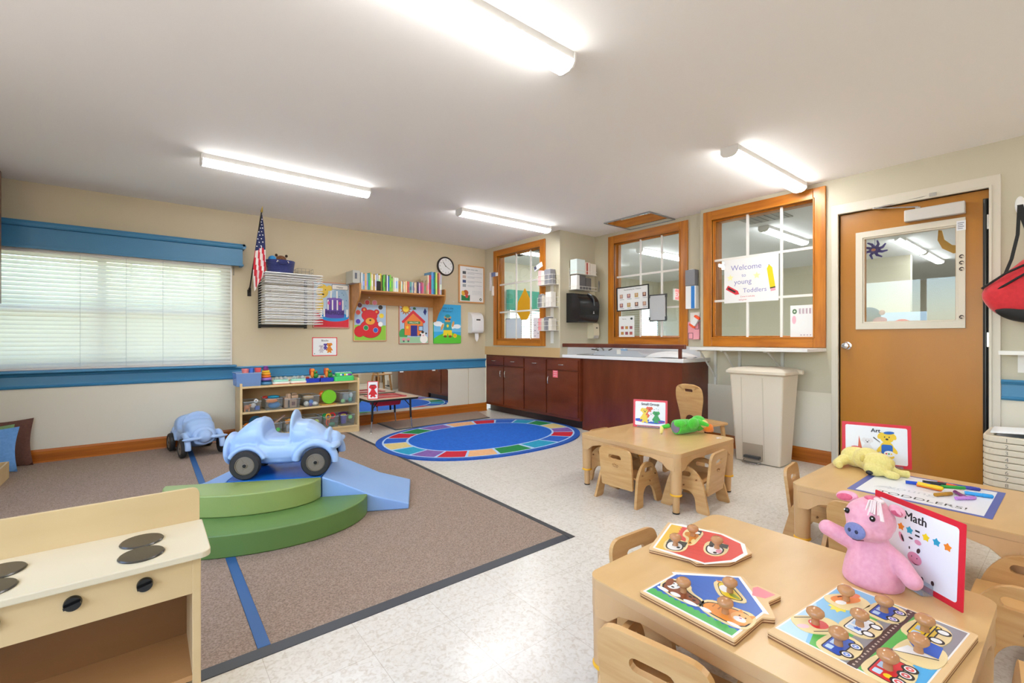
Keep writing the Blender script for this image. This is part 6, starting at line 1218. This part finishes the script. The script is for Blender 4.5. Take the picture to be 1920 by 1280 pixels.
# ---------------------------------------------------------------- ride-on play cars
cb_ = mat('#a3bfe6', .32); tyre = mat('#262321', .6); hub = mat('#7a6f60', .5)
def car(name, label, loc, rz):
    t = thing(name, label, 'toy car', loc, rz); g = MB(cb_); n = 20     # local x forward, z up from the ground
    def ring(x, w, z0, z1, p=2.6): return [(x, w*math.copysign(abs(math.cos(a))**(2/p), math.cos(a)), (z0+z1)/2+(z1-z0)/2*math.copysign(abs(math.sin(a))**(2/p), math.sin(a))) for a in [2*PI*k/n for k in range(n)]]
    g.loft([ring(x, w, a, b_) for x, w, a, b_ in ((-.31, .09, .10, .21), (-.27, .125, .075, .245), (-.15, .135, .07, .235), (0, .13, .065, .225), (.10, .13, .07, .235), (.19, .12, .09, .26), (.27, .085, .11, .23))])
    g.loft([ring(x, w, .16, z) for x, w, z in ((-.32, .08, .22), (-.27, .115, .275), (-.23, .127, .312), (-.19, .132, .338), (-.155, .134, .346), (-.13, .13, .342), (-.118, .129, .32), (-.108, .128, .262), (-.09, .127, .238), (-.06, .126, .232), (-.02, .124, .228), (.02, .12, .228), (.04, .12, .25))])      # rear hump
    g.loft([ring(x, w, .16, z) for x, w, z in ((.045, .10, .30), (.06, .125, .325), (.13, .12, .32), (.19, .105, .285), (.235, .08, .24), (.25, .06, .22))])                 # bonnet
    g.loft([ring(x, w, .15, z, 2.1) for x, w, z in ((.034, .118, .385), (.042, .125, .392), (.052, .122, .388), (.058, .11, .37))])                                            # windscreen hoop
    g.ell((.275, 0, .185), (.055, .062, .06)); g.ell((-.325, 0, .155), (.028, .12, .082))
    for s in (-1, 1):
        for cx_, r_ in ((.19, .115), (-.2, .10)):
            pts = [(cx_+r_*math.cos(a), s*.135, .085+r_*math.sin(a)) for a in [math.radians(q) for q in (range(-5, 186, 14) if cx_ > 0 else range(15, 166, 12))]]
            g.tube(pts, .026 if cx_ > 0 else .016, 8)
        g.ell((.30, s*.10, .175), (.03, .085, .016)); 
    g.ell((-.03, 0, .10), (.22, .12, .045))
    for x_, h_, w_ in ((-.145, .345, .128), (-.185, .333, .125)):       # ridges over the rear hump
        g.tube([(x_, w_*math.cos(a), .15+(h_-.15)*math.sin(a)) for a in [PI*k/20 for k in range(21)]], .009, 8)
    g.ell((.248, 0, .185), (.024, .098, .088))    # grille
    g.tube([(-.322, .115*math.cos(a), .16+.085*math.sin(a)) for a in [2*PI*k/24 for k in range(24)]], .016, 8, closed=True)     # rear ring
    build(g, 'body', t, remesh=.006, smi=6)
    for x in (-.2, .197):
        for s in (-1, 1):
            g = MB(tyre); R_ = Rx(PI/2*-s); g.lathe([(.05, -.018), (.078, -.02), (.085, -.012), (.085, .012), (.078, .02), (.056, .02), (.052, .012)], (x, s*.155, .085), 32, R_); w = build(g, 'wheel', t, sm=45)
            g = MB(hub); g.lathe([(.054, .004), (.056, .016), (.05, .019), (.047, .010), (.02, .008), (.016, .016), (.012, .017)], (x, s*.155, .085), 28, R_); g.lathe([(.052, .0), (.052, .0135)], (x, s*.155, .085), 28, R_)
            for k in range(3): a = 2*PI*k/3; g.M = Mx.Translation((x, s*.155, .085)) @ R_ @ Rz(a); g.cb((.033, 0, .012), (.03, .012, .008)); g.M = Mx()
            h_ = build(g, 'hub', w, sm=45)
            g = MB(black); g.M = Mx.Translation((x, s*.155, .085)) @ R_; g.cyl((0, 0, .014), (0, 0, .021), .010, n=12); build(g, 'axle_cap', h_)
    return t
car('ride_on_car', 'light blue plastic ride-on car standing on the foam climber', O_+U_*-.235+V_*.19+V((0, 0, S2)), math.atan2(U_.y, U_.x))
car('ride_on_car', 'light blue plastic ride-on car parked against the back wall, facing us', (.365, 5.31, .009), math.atan2(-.985, .17))
# ---------------------------------------------------------------- wall baskets, dispensers and other things on the right
def box_item(label, x0, y0, z0, x1, y1, z1, col, cap=None, name='glove_box'):
    g = MB(mat(col, .5)); g.box(x0, y0, z0, x1, y1, z1); 
    if cap: g.use(mat(cap, .5)); g.cb(((x0+x1)/2, (y0+y1)/2, z1+.004), (abs(x1-x0)*.5, abs(y1-y0)*.4, .008))
    return solo(g, name, label, 'box', bevel=.003)
wm = mat('#e8e6e2', .35)
for i, (z0, nm) in enumerate(((1.765, 'top'), (1.485, 'middle'), (1.19, 'bottom'))):
    t = thing('wire_basket', nm+' of three white wire wall baskets right of the small framed window', 'basket', (XA-.06, 4.22, z0)); g = MB(wm)
    for z in (z0, z0+.06, z0+.12):
        g.tube([(XA-.002, 4.09, z), (XA-.115, 4.09, z), (XA-.115, 4.36, z), (XA-.002, 4.36, z)], .003, 5)
    for k in range(5): y = 4.09+k*.0675; g.tube([(XA-.002, y, z0), (XA-.115, y, z0), (XA-.115, y, z0+.12)], .0022, 5)
    g.box(XA-.115, 4.09, z0-.003, XA-.002, 4.36, z0-.001); build(g, 'wires', t, W=True)
    g = MB(wm); g.box(XA-.006, 4.18, z0-.16, XA-.001, 4.235, z0-.003); build(g, 'back_strap', t, W=True)
xa, xb = XA-.108, XA-.02
box_item('pink glove box in the top white wall basket', xa, 4.30, 1.766, xb, 4.355, 1.955, '#f6c9cc'); box_item('white glove box beside the pink one in the top wall basket', xa, 4.245, 1.766, xb, 4.297, 1.94, '#e9e6dc'); box_item('grey glove box in the top white wall basket', xa, 4.13, 1.766, xb, 4.24, 1.955, '#8f9098', '#eeeeee')
box_item('grey glove box in the middle white wall basket', xa, 4.29, 1.486, xb, 4.355, 1.65, '#83858e', '#eeeeee'); box_item('cream glove box in the middle white wall basket', xa, 4.25, 1.486, xb, 4.287, 1.635, '#ddd9cc'); box_item('white square box in the middle white wall basket', xa, 4.12, 1.486, xb, 4.22, 1.67, '#f0eeec')
box_item('pink glove box in the bottom white wall basket', xa, 4.295, 1.191, xb, 4.355, 1.345, '#f4a3a6'); box_item('cream glove box beside the pink one in the bottom wall basket', xa, 4.25, 1.191, xb, 4.292, 1.345, '#e0dbcc'); box_item('grey glove box in the bottom white wall basket', xa, 4.165, 1.191, xb, 4.247, 1.36, '#7f8088', '#eeeeee'); box_item('white glove box at the right of the bottom wall basket', xa, 4.11, 1.191, xb, 4.162, 1.34, '#e4e0d6')
g = MB(mat('#dcdfe8', .5)); g.cb((XA-.13, 4.33, 2.0), (.006, .16, .06), Rx(-.35)); g.use(mat('#4a4f66', .5)); g.cb((XA-.134, 4.38, 1.99), (.003, .04, .04), Rx(-.35)); solo(g, 'thermometer', 'white and dark blue handheld device hung above the top wall basket', 'device')
g = MB(mat('#e6e4ea', .4)); g.box(XA-.03, 5.5, 1.80, XA-.001, 5.52, 2.07); g.use(mat('#6f7aa8', .4)); g.box(XA-.04, 5.37, 2.0, XA-.03, 5.46, 2.06); g.use(white); g.box(XA-.035, 5.32, 2.0, XA-.028, 5.40, 2.05); g.box(XA-.05, 5.42, 1.72, XA-.022, 5.445, 1.86); solo(g, 'wall_hook', 'white hooks and a small blue device left of the small framed window', 'hook')
yc = 4.068
t = thing('wire_rack', 'white wire rack holding boxes above the black towel dispenser', 'rack', (4.36, yc, 1.70)); g = MB(wm)
for z in (1.705, 1.745, 1.90, 1.94): g.tube([(4.17, yc, z), (4.17, yc-.13, z), (4.55, yc-.13, z), (4.55, yc, z)], .003, 5)
for k in range(8): x = 4.17+k*.054; g.tube([(x, yc-.13, 1.705), (x, yc-.13, 1.745)], .002, 4)
g.box(4.17, yc-.13, 1.702, 4.55, yc, 1.704); g.box(4.17, yc-.13, 1.897, 4.55, yc, 1.899); g.tube([(4.17, yc-.005, 1.70), (4.17, yc-.005, 1.98)], .003, 5); g.tube([(4.55, yc-.005, 1.66), (4.55, yc-.005, 1.98)], .003, 5); build(g, 'wires', t, W=True)
g = MB(mat('#8a8c90', .3, .8)); g.tube([(4.60, yc-.12, 1.70+.0), (4.61, yc-.12, 1.80), (4.60, yc-.12, 1.84), (4.59, yc-.12, 1.80)], .006, 6, closed=True); build(g, 'clip', t, W=True)
box_item('pale blue white wipes box, left of the upper row above the towel dispenser', 4.18, yc-.125, 1.90, 4.33, yc-.01, 2.085, '#dfeeee'); box_item('white box with an orange red stripe, upper row above the towel dispenser', 4.335, yc-.12, 1.90, 4.43, yc-.01, 2.06, '#ecd9d0'); box_item('cream box at the right of the upper row above the towel dispenser', 4.435, yc-.12, 1.90, 4.545, yc-.01, 2.05, '#e6e2d8')
g = MB(mat('#b8402e', .5)); g.box(4.362, yc-.1215, 1.905, 4.385, yc-.1205, 2.05); solo(g, 'sticker', 'orange red stripe label on the white wipes box', 'sticker')
box_item('white box at the left of the lower row above the towel dispenser', 4.185, yc-.12, 1.706, 4.235, yc-.01, 1.885, '#f2f2f2'); box_item('dark grey glove box, left one of the lower row pair', 4.24, yc-.12, 1.706, 4.345, yc-.01, 1.88, '#5c595c', '#eeeeee'); box_item('dark grey glove box, right one of the lower row pair', 4.35, yc-.12, 1.706, 4.45, yc-.01, 1.86, '#5f5c5e', '#eeeeee')
t = thing('towel_dispenser', 'big black automatic towel dispenser on the recessed wall', 'dispenser', (4.26, yc-.001, 1.32))
g = MB(mat('#16161a', .25)); g.M = frame((4.47, yc-.001, 1.29), (0, -1, 0), (0, 0, 1)); g.prism(round_poly([(0, 0), (.20, .0), (.23, .06), (.24, .26), (.16, .36), (0, .37)], [.001, .03, .04, .10, .08, .001], 6), 0, .35); g.M = Mx(); build(g, 'case', t, W=True, bevel=.015, seg=3)
g = MB(mat('#3a3c42', .2)); g.tube([(4.36, yc-.15, 1.655), (4.365, yc-.20, 1.63), (4.37, yc-.236, 1.57), (4.37, yc-.24, 1.50)], .011, 8); build(g, 'light_strip', t, W=True)
g = MB(mat('#d8d8da', .3)); g.M = frame((4.36, yc-.242, 1.40), (1, 0, 0), (0, 0, 1)); g.z0 = 0; g.lay = 0; g.art(mat('#d8d8da', .3), [(-.016, 0), (.016, 0), (.004, .012), (.004, .03), (-.004, .03), (-.004, .012)]); build(g, 'emblem', t, W=True, recalc=False)
t = thing('soap_dispenser', 'cream soap dispenser below the black towel dispenser', 'dispenser', (4.55, yc-.001, 1.09)); g = MB(mat('#dcd5bd', .35)); g.M = frame((4.62, yc-.001, 1.09), (0, -1, 0), (0, 0, 1)); g.prism(round_poly([(0, 0), (.09, 0), (.11, .05), (.10, .2), (0, .21)], [.001, .02, .03, .03, .001], 4), 0, .11); g.M = Mx(); build(g, 'case', t, W=True, bevel=.006); g = MB(mat('#4a4030', .4)); g.box(4.56, yc-.107, 1.22, 4.59, yc-.1, 1.235); build(g, 'level_window', t, W=True); g = MB(mat('#b9b4b0', .4)); g.box(4.53, yc-.115, 1.09, 4.60, yc-.09, 1.13); build(g, 'push_bar', t, W=True)
# papers on the middle window
MW = onright(0, 0, XB, -.023)
def sheet(label, y0, z0, x_w, h, fn, col='#eceef0', M=MW, name='paper_sheet', off=0):
    g = MB(M=M @ Mx.Translation((-y0, z0, off))); g.use(mat(col, .5)); g.plate(rect(0, 0, x_w, h), [], 0, .0015); g.z0 = .0017; g.lay = 0; fn(g, x_w, h); return solo(g, name, label, 'paper', recalc=False)
def faces(g, w, h):
    g.atext(pm('#3a3a44'), 'Handwashing for Children', h*.085, w*.5, h*.87)
    for r_ in range(2):
        for k in range(4):
            x_, z_ = w*(.13+.25*k), h*(.62-.4*r_); g.art(pm(['#b89a94', '#9a6a7a', '#c0a060', '#7a5a5a'][(k+r_) % 4]), rect(x_-w*.055, z_-h*.09, x_+w*.055, z_+h*.09)); g.art(pm('#d9b49a'), oval(x_, z_+h*.02, w*.03, h*.06)); g.art(pm('#9aa0b0'), rect(x_-w*.05, z_-h*.15, x_+w*.09, z_-h*.13))
Mf = MW @ Mx.Translation((-3.70, 1.43, .02)); t = thing('framed_chart', 'black framed picture chart hung tilted on the middle framed window', 'poster', (XB-.02, 3.46, 1.43)); Mf = Mf @ Rz(.02)
g = MB(black, Mf); g.plate(rect(0, 0, .475, .30), [rect(.012, .012, .463, .288)], 0, .012); build(g, 'frame', t, W=True)
g = MB(M=Mf @ Mx.Translation((.01, .01, .004))); g.use(cardw); g.plate(rect(0, 0, .455, .28), [], 0, .001); g.z0 = .0013; g.lay = 0; faces(g, .455, .28); build(g, 'printed_sheet', t, W=True, recalc=False)
def nine(g, w, h):
    g.atext(pm('#4a4a52'), 'How to', h*.07, w*.35, h*.85); g.art(pm('#3a4a48'), oval(w*.82, h*.88, w*.08, h*.05))
    for r_ in range(2):
        for k in range(3): g.art(pm(['#b8605a', '#c08a4a', '#a05a6a'][(k+r_) % 3]), rect(w*(.14+.28*k), h*(.42-.25*r_), w*(.32+.28*k), h*(.55-.25*r_)))
sheet('small white sheet with six little pictures low on the middle framed window', 3.69, 1.09, .235, .28, nine)
t = thing('clipboard', 'grey board on a metal stand in front of the middle framed window', 'board', (XB-.07, 3.08, 1.30)); g = MB(mat('#b9bcc2', .3), onright(0, 0, XB, .05)); g.prism(rrect(-3.18, 1.30, -2.975, 1.585, .012), 0, .012); build(g, 'board', t, W=True, bevel=.003)
g = MB(mat('#5a5c60', .3, .7), onright(0, 0, XB, .045)); g.plate(rect(-3.19, 1.29, -2.965, 1.60), [rect(-3.18, 1.31, -2.975, 1.575)], -.005, .004)
for y in (-3.19, -2.975): g.box(y, 1.56, .004, y+.02, 1.60, .02); g.box(y, 1.30, .004, y+.02, 1.34, .02)
build(g, 'stand', t, W=True)
# things between the middle and the large window
box_item('grey glove box on the wall between the middle and the large framed windows', XB-.09, 2.60, 1.66, XB-.01, 2.71, 1.83, '#85868d', '#eeeeee')
t = thing('glove_box', 'white and blue glove box below the grey one between the framed windows', 'box', (XB-.05, 2.65, 1.43)); g = MB(mat('#eceef2', .4)); g.box(XB-.09, 2.59, 1.41, XB-.01, 2.705, 1.655); build(g, 'carton', t, W=True, bevel=.002); g = MB(mat('#2f7fcf', .4)); g.box(XB-.092, 2.60, 1.412, XB-.0895, 2.64, 1.653); build(g, 'blue_band', t, W=True)
g = MB(mat('#eeeeee', .4), onright(0, 0, XB, .06)); g.z0 = .0; g.lay = 0; g.art(mat('#3a4a6a', .5), rect(-2.69, 1.50, -2.65, 1.55)) if 0 else None
t = thing('hanging_cards', 'pink cards with dark outlined squares hung between the framed windows', 'cards', (XB-.03, 2.64, 1.10)); g = MB(mat('#f0a4b0', .6), onright(0, 0, XB, .03)); g.prism(rect(-2.70, 1.08, -2.57, 1.27), 0, .02); build(g, 'pink_card', t, W=True); g = MB(mat('#e9e4e0', .6), onright(0, 0, XB, .02)); g.prism(rect(-2.68, 1.27, -2.57, 1.37), 0, .02); build(g, 'white_card', t, W=True)
g = MB(K, onright(0, 0, XB, .051)); 
for a in (rect(-2.695, 1.085, -2.64, 1.15), rect(-2.62, 1.19, -2.575, 1.26)): g.plate(a, [[(x_+(.004 if i in (0, 3) else -.004), z_+(.004 if i in (0, 1) else -.004)) for i, (x_, z_) in enumerate(a)]], 0, .001)
build(g, 'square_outline', t, W=True)
g = MB(mat('#e8e8ea', .4), onright(0, 0, XB, .07)); g.M = g.M @ Mx.Translation((-2.60, 1.27, 0)) @ Rz(-.6); g.prism(rrect(-.03, -.045, .03, .045, .008), 0, .03); g.use(mat('#ee5a2e', .4)); g.prism(rrect(-.034, .04, .034, .065, .006), -.002, .032); g.prism(rrect(-.034, -.065, .034, -.04, .006), -.002, .032); solo(g, 'small_bottle', 'white bottle with orange ends hung between the framed windows', 'bottle', bevel=.003)
# sheets on the large window
MV = onright(0, 0, XD, -.023)
def welcome(g, w, h):
    p = pm('#8a86c0'); g.atext(p, 'Welcome', h*.17, w*.42, h*.74); g.atext(p, 'to', h*.11, w*.38, h*.58); g.atext(p, 'young', h*.16, w*.36, h*.42); g.atext(p, 'Toddlers', h*.14, w*.58, h*.22)
    for x in (.12, .62): g.art(pm('#f5f0b0'), star(w*x, h*.58, .035))
    M0 = g.M; g.M = M0 @ Mx.Translation((w*.17, h*.28, 0)) @ Rz(-.55); g.art(pm('#cf3040'), [(-.07, -.022), (.045, -.022), (.075, 0), (.045, .022), (-.07, .022)]); g.art(K, rect(-.055, -.009, .03, .009)); g.M = M0 @ Mx.Translation((w*.87, h*.52, 0)) @ Rz(1.72); g.art(pm('#e8cf1c'), [(-.105, -.024), (.085, -.024), (.12, 0), (.085, .024), (-.105, .024)]); g.art(pm('#3a3f28'), rect(-.11, -.024, -.098, .024)); g.art(pm('#f2a6b8'), rect(-.135, -.022, -.11, .022)); g.art(K, [(.112, -.005), (.122, 0), (.112, .005)]); g.M = M0
    g.atext(pm('#d04a60'), 'Come in and play', h*.045, w*.45, h*.12); g.atext(pm('#d04a60'), 'and grow', h*.045, w*.36, h*.05)
g = sheet('white handmade sign reading Welcome to Young Toddlers in the large framed window', 2.287, 1.445, .512, .435, welcome, M=MV, name='welcome_sign')
def names(g, w, h):
    g.art(pm('#5a7a5a'), oval(w*.17, h*.81, w*.09, h*.08)); g.art(pm('#dfe8dd'), star(w*.17, h*.81, w*.05, .6)); g.art(pm('#f4b6c8'), oval(w*.15, h*.55, w*.08, h*.13))
    for k in range(5): g.art(pm('#c9b8c4'), rect(w*(.34+.13*k), h*.73, w*(.42+.13*k), h*.90)); g.art(pm('#6a5a6a'), rect(w*(.36+.13*k), h*.75, w*(.37+.13*k), h*.88))
    for k in range(4): g.art(pm('#7a6a8a'), rect(w*(.4+.12*k), h*.07, w*(.45+.12*k), h*.09))
sheet('white chart sheet at the lower right of the large framed window', 1.676, 1.098, .208, .29, names, M=MV)
g = MB(mat('#2fa0d8', .5)); g.M = frame((5.6, NY1-.002, 1.0), (1, 0, 0), (0, 0, 1))
def small_poster(label, x0, z0, w, h, cols):
    g = MB(M=frame((9.595, x0, z0), (0, -1, 0), (0, 0, 1))); g.use(mat(cols[0], .5)); g.plate(rect(0, 0, w, h), [], 0, .01); g.z0 = .0105; g.lay = 0; g.art(pm(cols[1]), rect(.02, .02, w-.02, h*.35)); g.art(pm(cols[2]), oval(w*.5, h*.5, w*.28, h*.32)); g.art(pm(cols[3]), oval(w*.5, h*.42, w*.14, h*.1)); solo(g, 'wall_poster', label, 'poster', recalc=False)
small_poster('small blue and green poster seen through the large framed window', 3.35, .93, .45, .62, ('#2fa0d8', '#5cc83c', '#2f9aa0', '#f0d83c')); small_poster('small poster with a red bear seen through the large framed window', 2.15, .9, .6, .62, ('#a9c2dd', '#8dc63f', '#d0202e', '#e9a23a'))
# sign papers on window 2 (small)
MS = onright(0, 0, XA, -.034)
sheet('white sheet with a dark border low in the small framed window', 5.21, 1.085, .36, .29, lambda g, w, h: (g.art(pm('#20262e'), rect(0, 0, w, h)), g.art(pm('#cfdbe8'), rect(.008, .008, w-.008, h-.008))), M=MS)
sheet('white sheet with dark marks at the lower right of the small framed window', 4.61, 1.085, .17, .28, lambda g, w, h: [g.art(pm('#6a5a6a'), rect(w*(.15+.35*(k % 2)), h*(.12+.13*k), w*(.3+.35*(k % 2)), h*(.15+.13*k))) for k in range(6)], '#e8e2ea', M=MS)
g = MB(mat('#dba312', .5), MS); g.z0 = 0; g.prism([(-4.95, 1.45), (-4.86, 1.35), (-4.73, 1.35), (-4.64, 1.47), (-4.66, 1.60), (-4.78, 1.78), (-4.93, 1.60)], .0, .004); solo(g, 'paper_bird', 'yellow paper drop shape hanging in the small framed window', 'decoration')
# ---------------------------------------------------------------- step-on bin
bn_ = mat('#ddd2c0', .4); t = thing('step_bin', 'tall beige plastic step-on bin under the white ledge shelf', 'bin', (4.3, 1.77, 0))
g = MB(bn_); rr = lambda e, z, fx=0: [(x_, y_, z) for x_, y_ in rrect(4.14-e, 1.585-e, 4.41+e, 1.975+e, .02, 3)]
g.loft([rr(-.01, .005), rr(.0, .2), rr(.03, .77)]); build(g, 'body', t, W=True, bevel=.004)
g = MB(bn_); g.loft([rr(.03, .77), rr(.055, .785), rr(.055, .805), rr(.03, .825), [(x_, y_, .84) for x_, y_ in rrect(4.17, 1.64, 4.38, 1.92, .05, 3)]]); g.cyl((4.38, 1.50, .80), (4.38, 1.56, .80), .02); build(g, 'lid', t, W=True, sm=35)
g = MB(mat('#cfc4b1', .45)); 
for y in (1.72, 1.90): g.loft([[(4.138-a, y-.004, z), (4.138-a, y+.004, z), (4.15-a, y+.004, z), (4.15-a, y-.004, z)] for a, z in ((-.004, .03), (.0, .2), (.03, .75))])
build(g, 'groove', t, W=True); g = MB(mat('#a99c8a', .5)); g.box(4.132, 1.73, .03, 4.15, 1.895, .17); build(g, 'pedal_recess', t, W=True)
g = MB(mat('#3a3f46', .3)); g.box(4.09, 1.74, .05, 4.13, 1.87, .07); g.use(chrome); g.tube([(4.14, 1.735, .03), (4.07, 1.75, .012), (4.055, 1.81, .012), (4.07, 1.87, .012), (4.14, 1.885, .03)], .005, 6); build(g, 'pedal', t, W=True)
# ---------------------------------------------------------------- cots stacked by the door
cotm = mat('#ddd2bb', .5); random.seed(9)
def cot(i, z, label):
    t = thing('stacking_cot', label, 'cot', (4.22, .10, z), 0, 'stack of children cots'); g = MB(cotm)
    o = rrect(4.0-4.22, -.55-.10, 4.44-4.22, .395-.10, .07, 5); inn = rrect(4.04-4.22, -.50-.10, 4.40-4.22, .35-.10, .05, 5); g.plate(o, [inn], 0, .036); build(g, 'end_frame', t, bevel=.006)
    g = MB(mat('#cfd4d8', .6)); g.prism(rrect(4.035-4.22, -.505-.10, 4.405-4.22, .355-.10, .05, 5), .012, .02); build(g, 'fabric', t)
    if 1 <= i <= 8:
        g = MB(mat('#7a7468', .6), Mx.Translation((-.2205, .19, .006)) @ frame((0, 0, 0), (0, -1, 0), (0, 0, 1)) @ Mx.Translation((0, 0, 0))); g.text(str(i), .032, .0, .0, 0, rot=0); build(g, 'number', t, recalc=False)
    return t
nms = {1: 'topmost cot of the stack, marked 1', 2: 'cot marked 2 in the stack by the door', 3: 'cot marked 3 in the stack by the door', 4: 'cot marked 4 in the stack by the door', 5: 'cot marked 5 in the stack by the door', 6: 'cot marked 6 in the stack by the door', 7: 'cot marked 7 in the stack by the door', 8: 'cot marked 8, lowest one visible above the table'}
lows = {9: 'unmarked cot just under the one marked 8', 10: 'second unmarked cot under the numbered ones', 11: 'third unmarked cot under the numbered ones', 12: 'second lowest unmarked cot of the stack', 13: 'lowest unmarked cot standing on the floor'}
for i in range(13, 0, -1): cot(i, .001+(13-i)*.0385, nms.get(i) or lows[i])
g = MB(mat('#eef0f0', .7)); g.grid(lambda u, v: (4.02+.38*u, -.4+.76*v, .513+.02*math.sin(3*v+u)+.02*math.sin(PI*u)), 10, 14); solo(g, 'white_sheet', 'crumpled white sheet on top of the cot stack', 'sheet', sm=180, solid=.004)
# ---------------------------------------------------------------- backpack on a wall hook
t = thing('wall_hook', 'white oval wall hook holding the red bag', 'hook', (XD-.001, .27, 1.93)); g = MB(mat('#ececec', .3)); g.M = frame((XD-.001, .27, 1.98), (0, -1, 0), (0, 0, 1)); g.ell((0, 0, 0), (.025, .06, .012)); g.tube([(0, -.03, .01), (0, -.035, .04), (0, -.02, .055)], .009, 8); build(g, 'hook', t, W=True, sm=60)
t = thing('sling_bag', 'red and black sling bag hanging on the wall right of the door', 'bag', (4.49, .2, 1.18)); rb = mat('#d42230', .7, kind='cloth', col2='#c81c2a', scale=50); bb = mat('#191a1c', .7)
MBg = frame((4.46, .20, 1.17), (0, -1, 0), (0, 0, 1))
outl = smooth2([(-.26, .24), (-.20, .10), (-.08, .03), (.08, .02), (.22, .05), (.30, .15), (.31, .32), (.24, .46), (.06, .475), (-.02, .465), (-.12, .36)], 2)
def pillow(g, pts, th, z0=0):
    cx_ = sum(p[0] for p in pts)/len(pts); cz_ = sum(p[1] for p in pts)/len(pts)
    g.loft([[(cx_+(x-cx_)*k, cz_+(z-cz_)*k, z0+h_*th) for x, z in pts] for k, h_ in ((.96, -.5), (1, 0), (.97, .45), (.88, .78), (.7, .95), (.4, 1.0))])
g = MB(rb, MBg); pillow(g, outl, .08); build(g, 'body', t, W=True, sm=60)
g = MB(bb, MBg); pillow(g, smooth2([(-.20, .13), (-.15, .06), (-.06, .02), (.08, .01), (.23, .04), (.30, .12), (.2, .14), (.0, .10)], 2), .085, .004); build(g, 'base', t, W=True, sm=60)
g = MB(bb, MBg)
for pts in (([(-.235, .255), (-.12, .345), (.0, .41), (.12, .44), (.26, .43)]), ([(-.20, .215), (-.12, .27), (-.04, .33), (.04, .35), (.12, .32), (.18, .26)])): g.tube([(x, z, .085-.03*(1 if abs(x) > .15 else 0)-.5*abs(x)**2*.3) for x, z in pts], .007, 6)
build(g, 'zip', t, W=True)
g = MB(bb, MBg); g.z0 = 0; g.lay = 0; g.tube([(.0+.022*math.cos(a)*1.6, .20+.018*math.sin(a), .0815) for a in [2*PI*k/20 for k in range(20)]], .0012, 4, closed=True); g.use(K); g.add([(x, z, .083) for x, z in star(0, .20, .013)], [tuple(range(10))]); build(g, 'emblem', t, W=True, recalc=False)
g = MB(bb, MBg); g.loft([[(x-.009, z, y), (x+.009, z, y), (x+.009, z, y+.003), (x-.009, z, y+.003)] for x, z, y in ((-.13, .34, .02), (-.10, .44, .02), (-.075, .60, -.01), (-.07, .79, -.04))]); g.loft([[(x-.014, z, y), (x+.014, z, y), (x+.014, z, y+.003), (x-.014, z, y+.003)] for x, z, y in ((-.01, .46, .03), (-.02, .58, .0), (-.05, .70, -.02), (-.066, .80, -.04))]); build(g, 'strap', t, W=True)
t = thing('wall_shelf', 'small white shelf at the right edge beyond the red bag', 'shelf', (XD, 0, .98)); g = MB(white); g.box(XD-.16, -.6, .981, XD-.001, .357, 1.006); build(g, 'board', t, W=True); g = MB(white); g.box(XD-.012, .25, .86, XD-.001, .28, .981); build(g, 'bracket', t, W=True)
